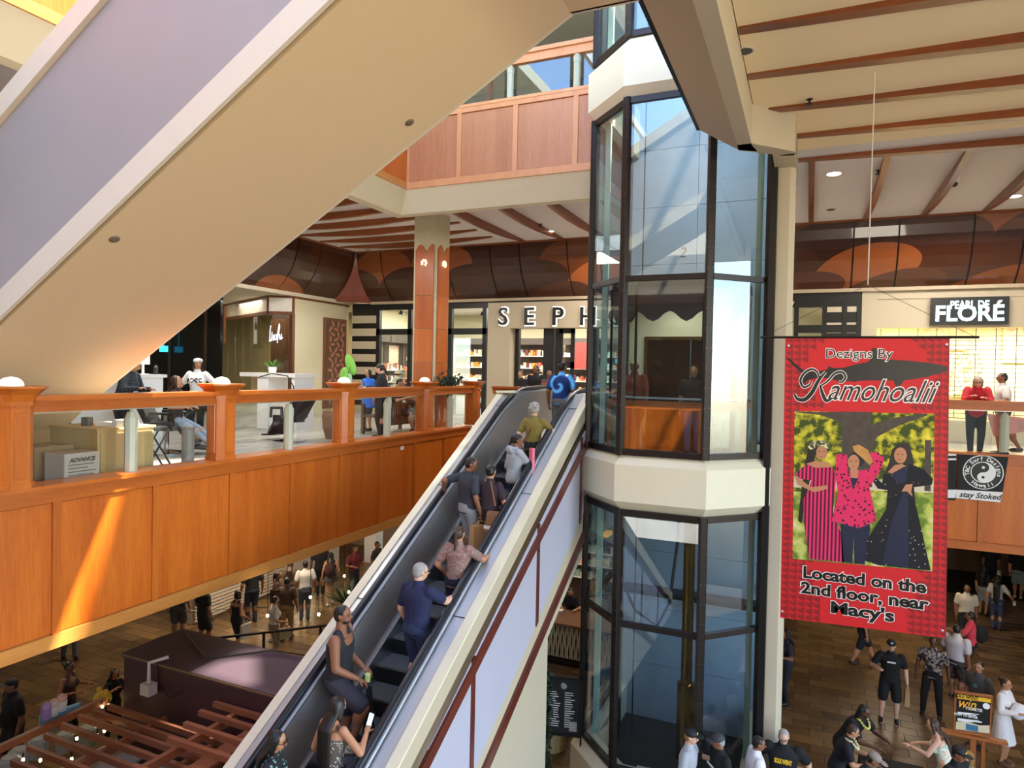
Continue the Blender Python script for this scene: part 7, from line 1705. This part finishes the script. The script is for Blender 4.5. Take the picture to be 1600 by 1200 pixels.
# around the table and the lift
p = H1(1225, 1136, 1.78); I = person('grey-haired man with beard and glasses in black tee with yellow print', p, pr(p, 0), 1.78, 'pale', ('short', 'grey'), ('tee', cloth('0e0e10')), ('pants', cloth('2a2a30')), 1.2, glasses=True, beard='grey', near=True, arms=((.3, .1, -.75), (.3, .0, -.75)), head=(0, 18))
chest_text(I, 'SOLE WENT', .26, .1, mat('print_yellow', 'e2b62a', .6), .74)
p = H1(1182, 1151, 1.72); I = person('dark-haired man in white tee facing the grey-haired man', p, pr(p, 105), 1.74, 'brown', ('short', 'black'), ('tee', cloth('dcdade')), ('pants', cloth('2a2c34')), 1.1, near=True, head=(-10, 10))
p = H1(1126, 1147, 1.74); I = person('man in dark grey cap and black tee before the elevator glass', p, pr(p, -60), 1.74, 'brown', ('short', 'grey'), ('tee', cloth('121214')), ('pants', cloth('22242a')), 1.05, cap=('3a3a40', None), near=True, head=(-15, 10)); chest_mark(I, .22, .04, WHITE, .7)
p = H1(1077, 1138, 1.8); I = person('blond man in black cap and pale grey tee, smiling to the right', p, pr(p, 75), 1.8, 'pale', ('short', 'blond'), ('tee', cloth('a9abb0')), ('shorts', cloth('3a3c42')), 1.0, cap=('1a1a1c', 'd8d83a'), near=True, arms=((.1, .6, -.3), (.1, .3, -.8)), head=(0, 5))
p = H1(1322, 1112, 1.62); I = person('bearded man with long dark locks and a flower lei leaning over the table', Vector((.72, 13.35, Z1)), R_(-120), 1.74, 'dark', ('dreads', 'black'), ('tee', cloth('141416')), ('pants', cloth('1d1d22')), 1.05, beard=True, lean=(.28, 0), arms=((.1, .7, -.5), (.05, .75, -.42)), near=True, head=(0, 15))
def lei(I, c):
    b = MB()
    for k in range(22):
        t = 6.283*k/22; q = I['C']+Vector((.11*math.cos(t), I['dp']*.6+.10*math.sin(t), .04-.14*max(0, math.sin(t)))); b.ell(q, .022, .022, .022, 6, 5)
    o = b.build('flower_lei', mat('lei_'+c, c, .7, var=.2, scale=30), I['root'], local=True, smooth=True)
lei(I, 'd9cf6a')
p = H1(1316, 1140, 1.66); I = person('dark-haired woman in black with a yellow-white lei at the table', Vector((.60, 12.5, Z1)), R_(-95), 1.66, 'tan', ('short', 'brown'), ('tee', cloth('15161c')), ('pants', cloth('1b1b20')), 1.1, True, lean=(.15, 0), arms=((.05, .6, -.45), (.05, .6, -.45)), near=True, head=(0, 18)); lei(I, 'dcd6a0')
p = H1(1345, 1178, 1.6); I = person('man in taupe cap looking down at the table edge', p, pr(p, 85), 1.7, 'brown', ('short', 'black'), ('tee', cloth('1c2a30')), ('pants', cloth('1b1b20')), 1.0, cap=('8a7d70', None), lean=(.1, 0), near=True, head=(0, 25))
p = H1(1440, 1119, 1.66); I = person('smiling dark-haired woman in pastel floral dress reaching over the table', Vector((2.28, 13.25, Z1)), R_(85), 1.68, 'pale', ('long', 'brown'), ('camisole', pattern('pastel', 'leaf', 'e2a070', 'dfe6d0', 9, .45, c3='9fc0a0')), ('dress', pattern('pastel', 'leaf', 'e2a070', 'dfe6d0', 9, .45)), 1.05, True, lean=(.14, 0), arms=((.1, .72, -.3), (.1, .5, -.5)), near=True, head=(0, 10))
p = G1(1462, 1200); I = person('small child with blond hair in green top beside the woman in pastel', Vector((2.62, 13.4, Z1)), R_(120), 1.15, 'pale', ('bob', 'blond'), ('tank', cloth('7fc0a0')), ('shorts', cloth('c9b0a0')), 1.0, True)
p = H1(1495, 1164, 1.75); I = person('man in black cap with mesh back at the lower right corner', p, pr(p, 60), 1.75, 'brown', ('short', 'black'), ('tee', cloth('131315')), ('pants', cloth('22242a')), 1.05, cap=('1a1a1c', 'd8b22a'), near=True, head=(0, 10))
# bar
I = person('person in black top eating at the woven bar', Vector((-5.75, 17.35, Z1)), R_(190), 1.66, 'tan', ('short', 'black'), ('tee', cloth('141416')), ('pants', cloth('1d1d20')), 1.0, True, lean=(.15, 0), arms=((.05, .6, -.4), (.05, .6, -.4)), head=(0, 25))
o = MB().lathe((-5.85, 16.7, Z1+1.07), [(.05, 0), (.09, .07), (.085, .07)], 12).build('white_bowl', WHITE); setp(o, 'white bowl on the bar in front of the person in black', 'bowl')
I = person('man in dark floral shirt and pale shorts standing behind the bar', Vector((-5.3, 18.6, Z1)), R_(0), 1.8, 'brown', ('short', 'black'), ('tee', pattern('dark_aloha', 'leaf', '14161c', '5a6272', 14)), ('shorts', cloth('a59a88')), 1.1)

# ---------------- level 1, left
D = [
 ('large man in black tee and dark cap at the far left edge', H1(20, 1060, 1.78), -70, 1.78, 'brown', ('short', 'black'), ('tee', '17171a'), ('shorts', '22222a'), 1.15, False, ((.1, .1, -.95), (.12, .15, -.9)), ('17171a', None)),
 ('woman in brown sleeveless top with sunglasses on her hair', H1(107, 1032, 1.66), 60, 1.66, 'brown', ('bun', 'black'), ('tank', '4a3426'), ('pants', '17171a'), 1.1, True, ((.1, .45, -.4), (.1, .45, -.4)), None),
 ('girl with long dark hair in black eating beside the maroon kiosk', H1(178, 1044, 1.5), 30, 1.5, 'tan', ('long', 'black'), ('tee', '141416'), ('pants', '1b1b20'), .95, True, ((.1, .45, -.5), (.02, .5, -.05)), None),
 ('person in grey trousers whose body hides behind the orange fascia', G1(108, 1030), 20, 1.75, 'tan', ('short', 'black'), ('tee', '2a2c30'), ('pants', '4a4f58'), 1.0, False, None, None),
 ('man in dark tee and grey shorts seen from behind by the white counter', G1(278, 1000), 150, 1.72, 'brown', ('short', 'black'), ('tee', '2a2a2c'), ('shorts', '3c3c40'), 1.15, False, None, None),
 ('man in black tee and black shorts carrying a red cup', G1(318, 1012), 120, 1.72, 'brown', ('short', 'black'), ('tee', '121214'), ('shorts', '141416'), 1.05, False, ((.1, .15, -.9), (.1, .1, -.95)), None),
 ('woman in black tank top and shorts with a white tote bag', G1(370, 1022), 130, 1.66, 'tan', ('bob', 'black'), ('tank', '141416'), ('shorts', '16161a'), 1.0, True, ((.1, .1, -.93), (.1, .2, -.7)), None),
 ('tall person in black seen from behind at the food counter', G1(393, 972), 200, 1.78, 'brown', ('short', 'black'), ('tee', '121216'), ('pants', '22304a'), 1.1, False, None, None),
 ('woman in maroon tee standing in the queue', G1(432, 985), 90, 1.66, 'brown', ('ponytail', 'black'), ('tee', '3a2226'), ('pants', '2a2426'), 1.0, True, None, None),
 ('person in white tee with a tan shoulder bag walking left', G1(428, 1032), 110, 1.64, 'tan', ('short', 'brown'), ('tee', 'd0c9bc'), ('pants', '8f7a5c'), 1.0, True, ((.1, .2, -.8), (.1, .35, -.6)), None),
 ('person in brown top and tan trousers in the middle of the queue', G1(447, 1000), 160, 1.72, 'brown', ('short', 'black'), ('tee', '4a3424'), ('pants', '8a6a44'), 1.0, False, None, None),
 ('woman in olive top standing before the lit food case', G1(452, 960), 170, 1.64, 'tan', ('long', 'brown'), ('tee', '5c4f38'), ('pants', '24242a'), 1.0, True, None, None),
 ('person in white printed tee and headband in the queue', G1(476, 968), 190, 1.74, 'brown', ('short', 'black'), ('tee', 'c9c4bc'), ('pants', '4a5058'), 1.05, False, None, None),
 ('woman in plaid skirt and black camisole with a maroon backpack', G1(516, 945), 185, 1.66, 'tan', ('long', 'black'), ('tank', '1c1c20'), ('skirt', None), 1.05, True, None, None),
 ('dark-clad person at the food case beside the plaid skirt', G1(500, 930), 175, 1.74, 'brown', ('short', 'black'), ('tee', '141417'), ('pants', '1b1b20'), 1.05, False, None, None),
 ('man in dark red shirt with hands joined under the balcony', G1(553, 935), 40, 1.72, 'brown', ('short', 'black'), ('polo', '6a2228'), ('pants', '1d1d22'), 1.05, False, ((.05, .45, -.5), (.05, .45, -.5)), None),
 ('dark-haired person half hidden by the escalator curb', G1(588, 925), 60, 1.7, 'brown', ('short', 'black'), ('tee', '33282a'), ('pants', '1b1b20'), 1.0, False, None, None),
]
for lab, p, k, h, sk, hr, tp, lw, bd, fem, arms, cp in D:
    lm = pattern('skirt_plaid', 'plaid', '22242a', '8a8478', 9) if lw[1] is None else cloth(lw[1])
    walk = random.uniform(-.15, .15)
    I = person(lab, Vector((p.x, p.y, Z1)), pr(p, k), h, sk, hr, (tp[0], cloth(tp[1])), (lw[0], lm), bd, fem, arms=arms or ((.1, .05, -.95), (.1, .05, -.95)), cap=cp, legs=((-.08, walk, 0), (.08, -walk, 0)), shoe=random.choice(['1c1b1c', 'cfcac4', '2a2a2e']))
    if 'white tote' in lab: tote(I, 1, 'white tote bag on the arm of the woman in black', cloth('cfc8ba'), .32, .1, .36, .1)
    if 'tan shoulder bag' in lab: tote(I, 1, 'tan leather handbag at the hip of the person in white', mat('tan_leather', '8f7a4c', .5), .3, .12, .26, .08)
    if 'maroon backpack' in lab: o = MB().ell(loc(I, I['C']+Vector((-.05, -.2, -.2))), .17, .14, .22, 12, 8).build('backpack', cloth('3a1c24'), smooth=True); setp(o, 'maroon backpack with a pale heart outline in the queue', 'bag')
    if 'red cup' in lab: sh, el, wr, s = I['W'][0]; prop(I, 'red_cup', 'red cup held by the man in black shorts', 'cup', wr+Vector((0, .05, -.1)), lambda b: b.lathe((0, 0, -.06), [(.035, 0), (.045, .13)], 10), mat('cup_red', 'a8322a', .5))
    if 'sunglasses' in lab:
        b = MB(); [b.ell(I['hc']+Vector((s*.035, .06, .085)), .03, .012, .018, 8, 5) for s in (-1, 1)]; b.build('sunglasses', BLACK, I['root'], local=True)
I = person('stall worker in blue shirt and dark cap behind the bright service window', Vector((-10.9, 22.2, Z1+.0)), R_(180), 1.75, 'tan', ('short', 'black'), ('tee', cloth('3f63b0')), ('pants', cloth('22242a')), 1.0, cap=('1c1c20', None))
finish_people()
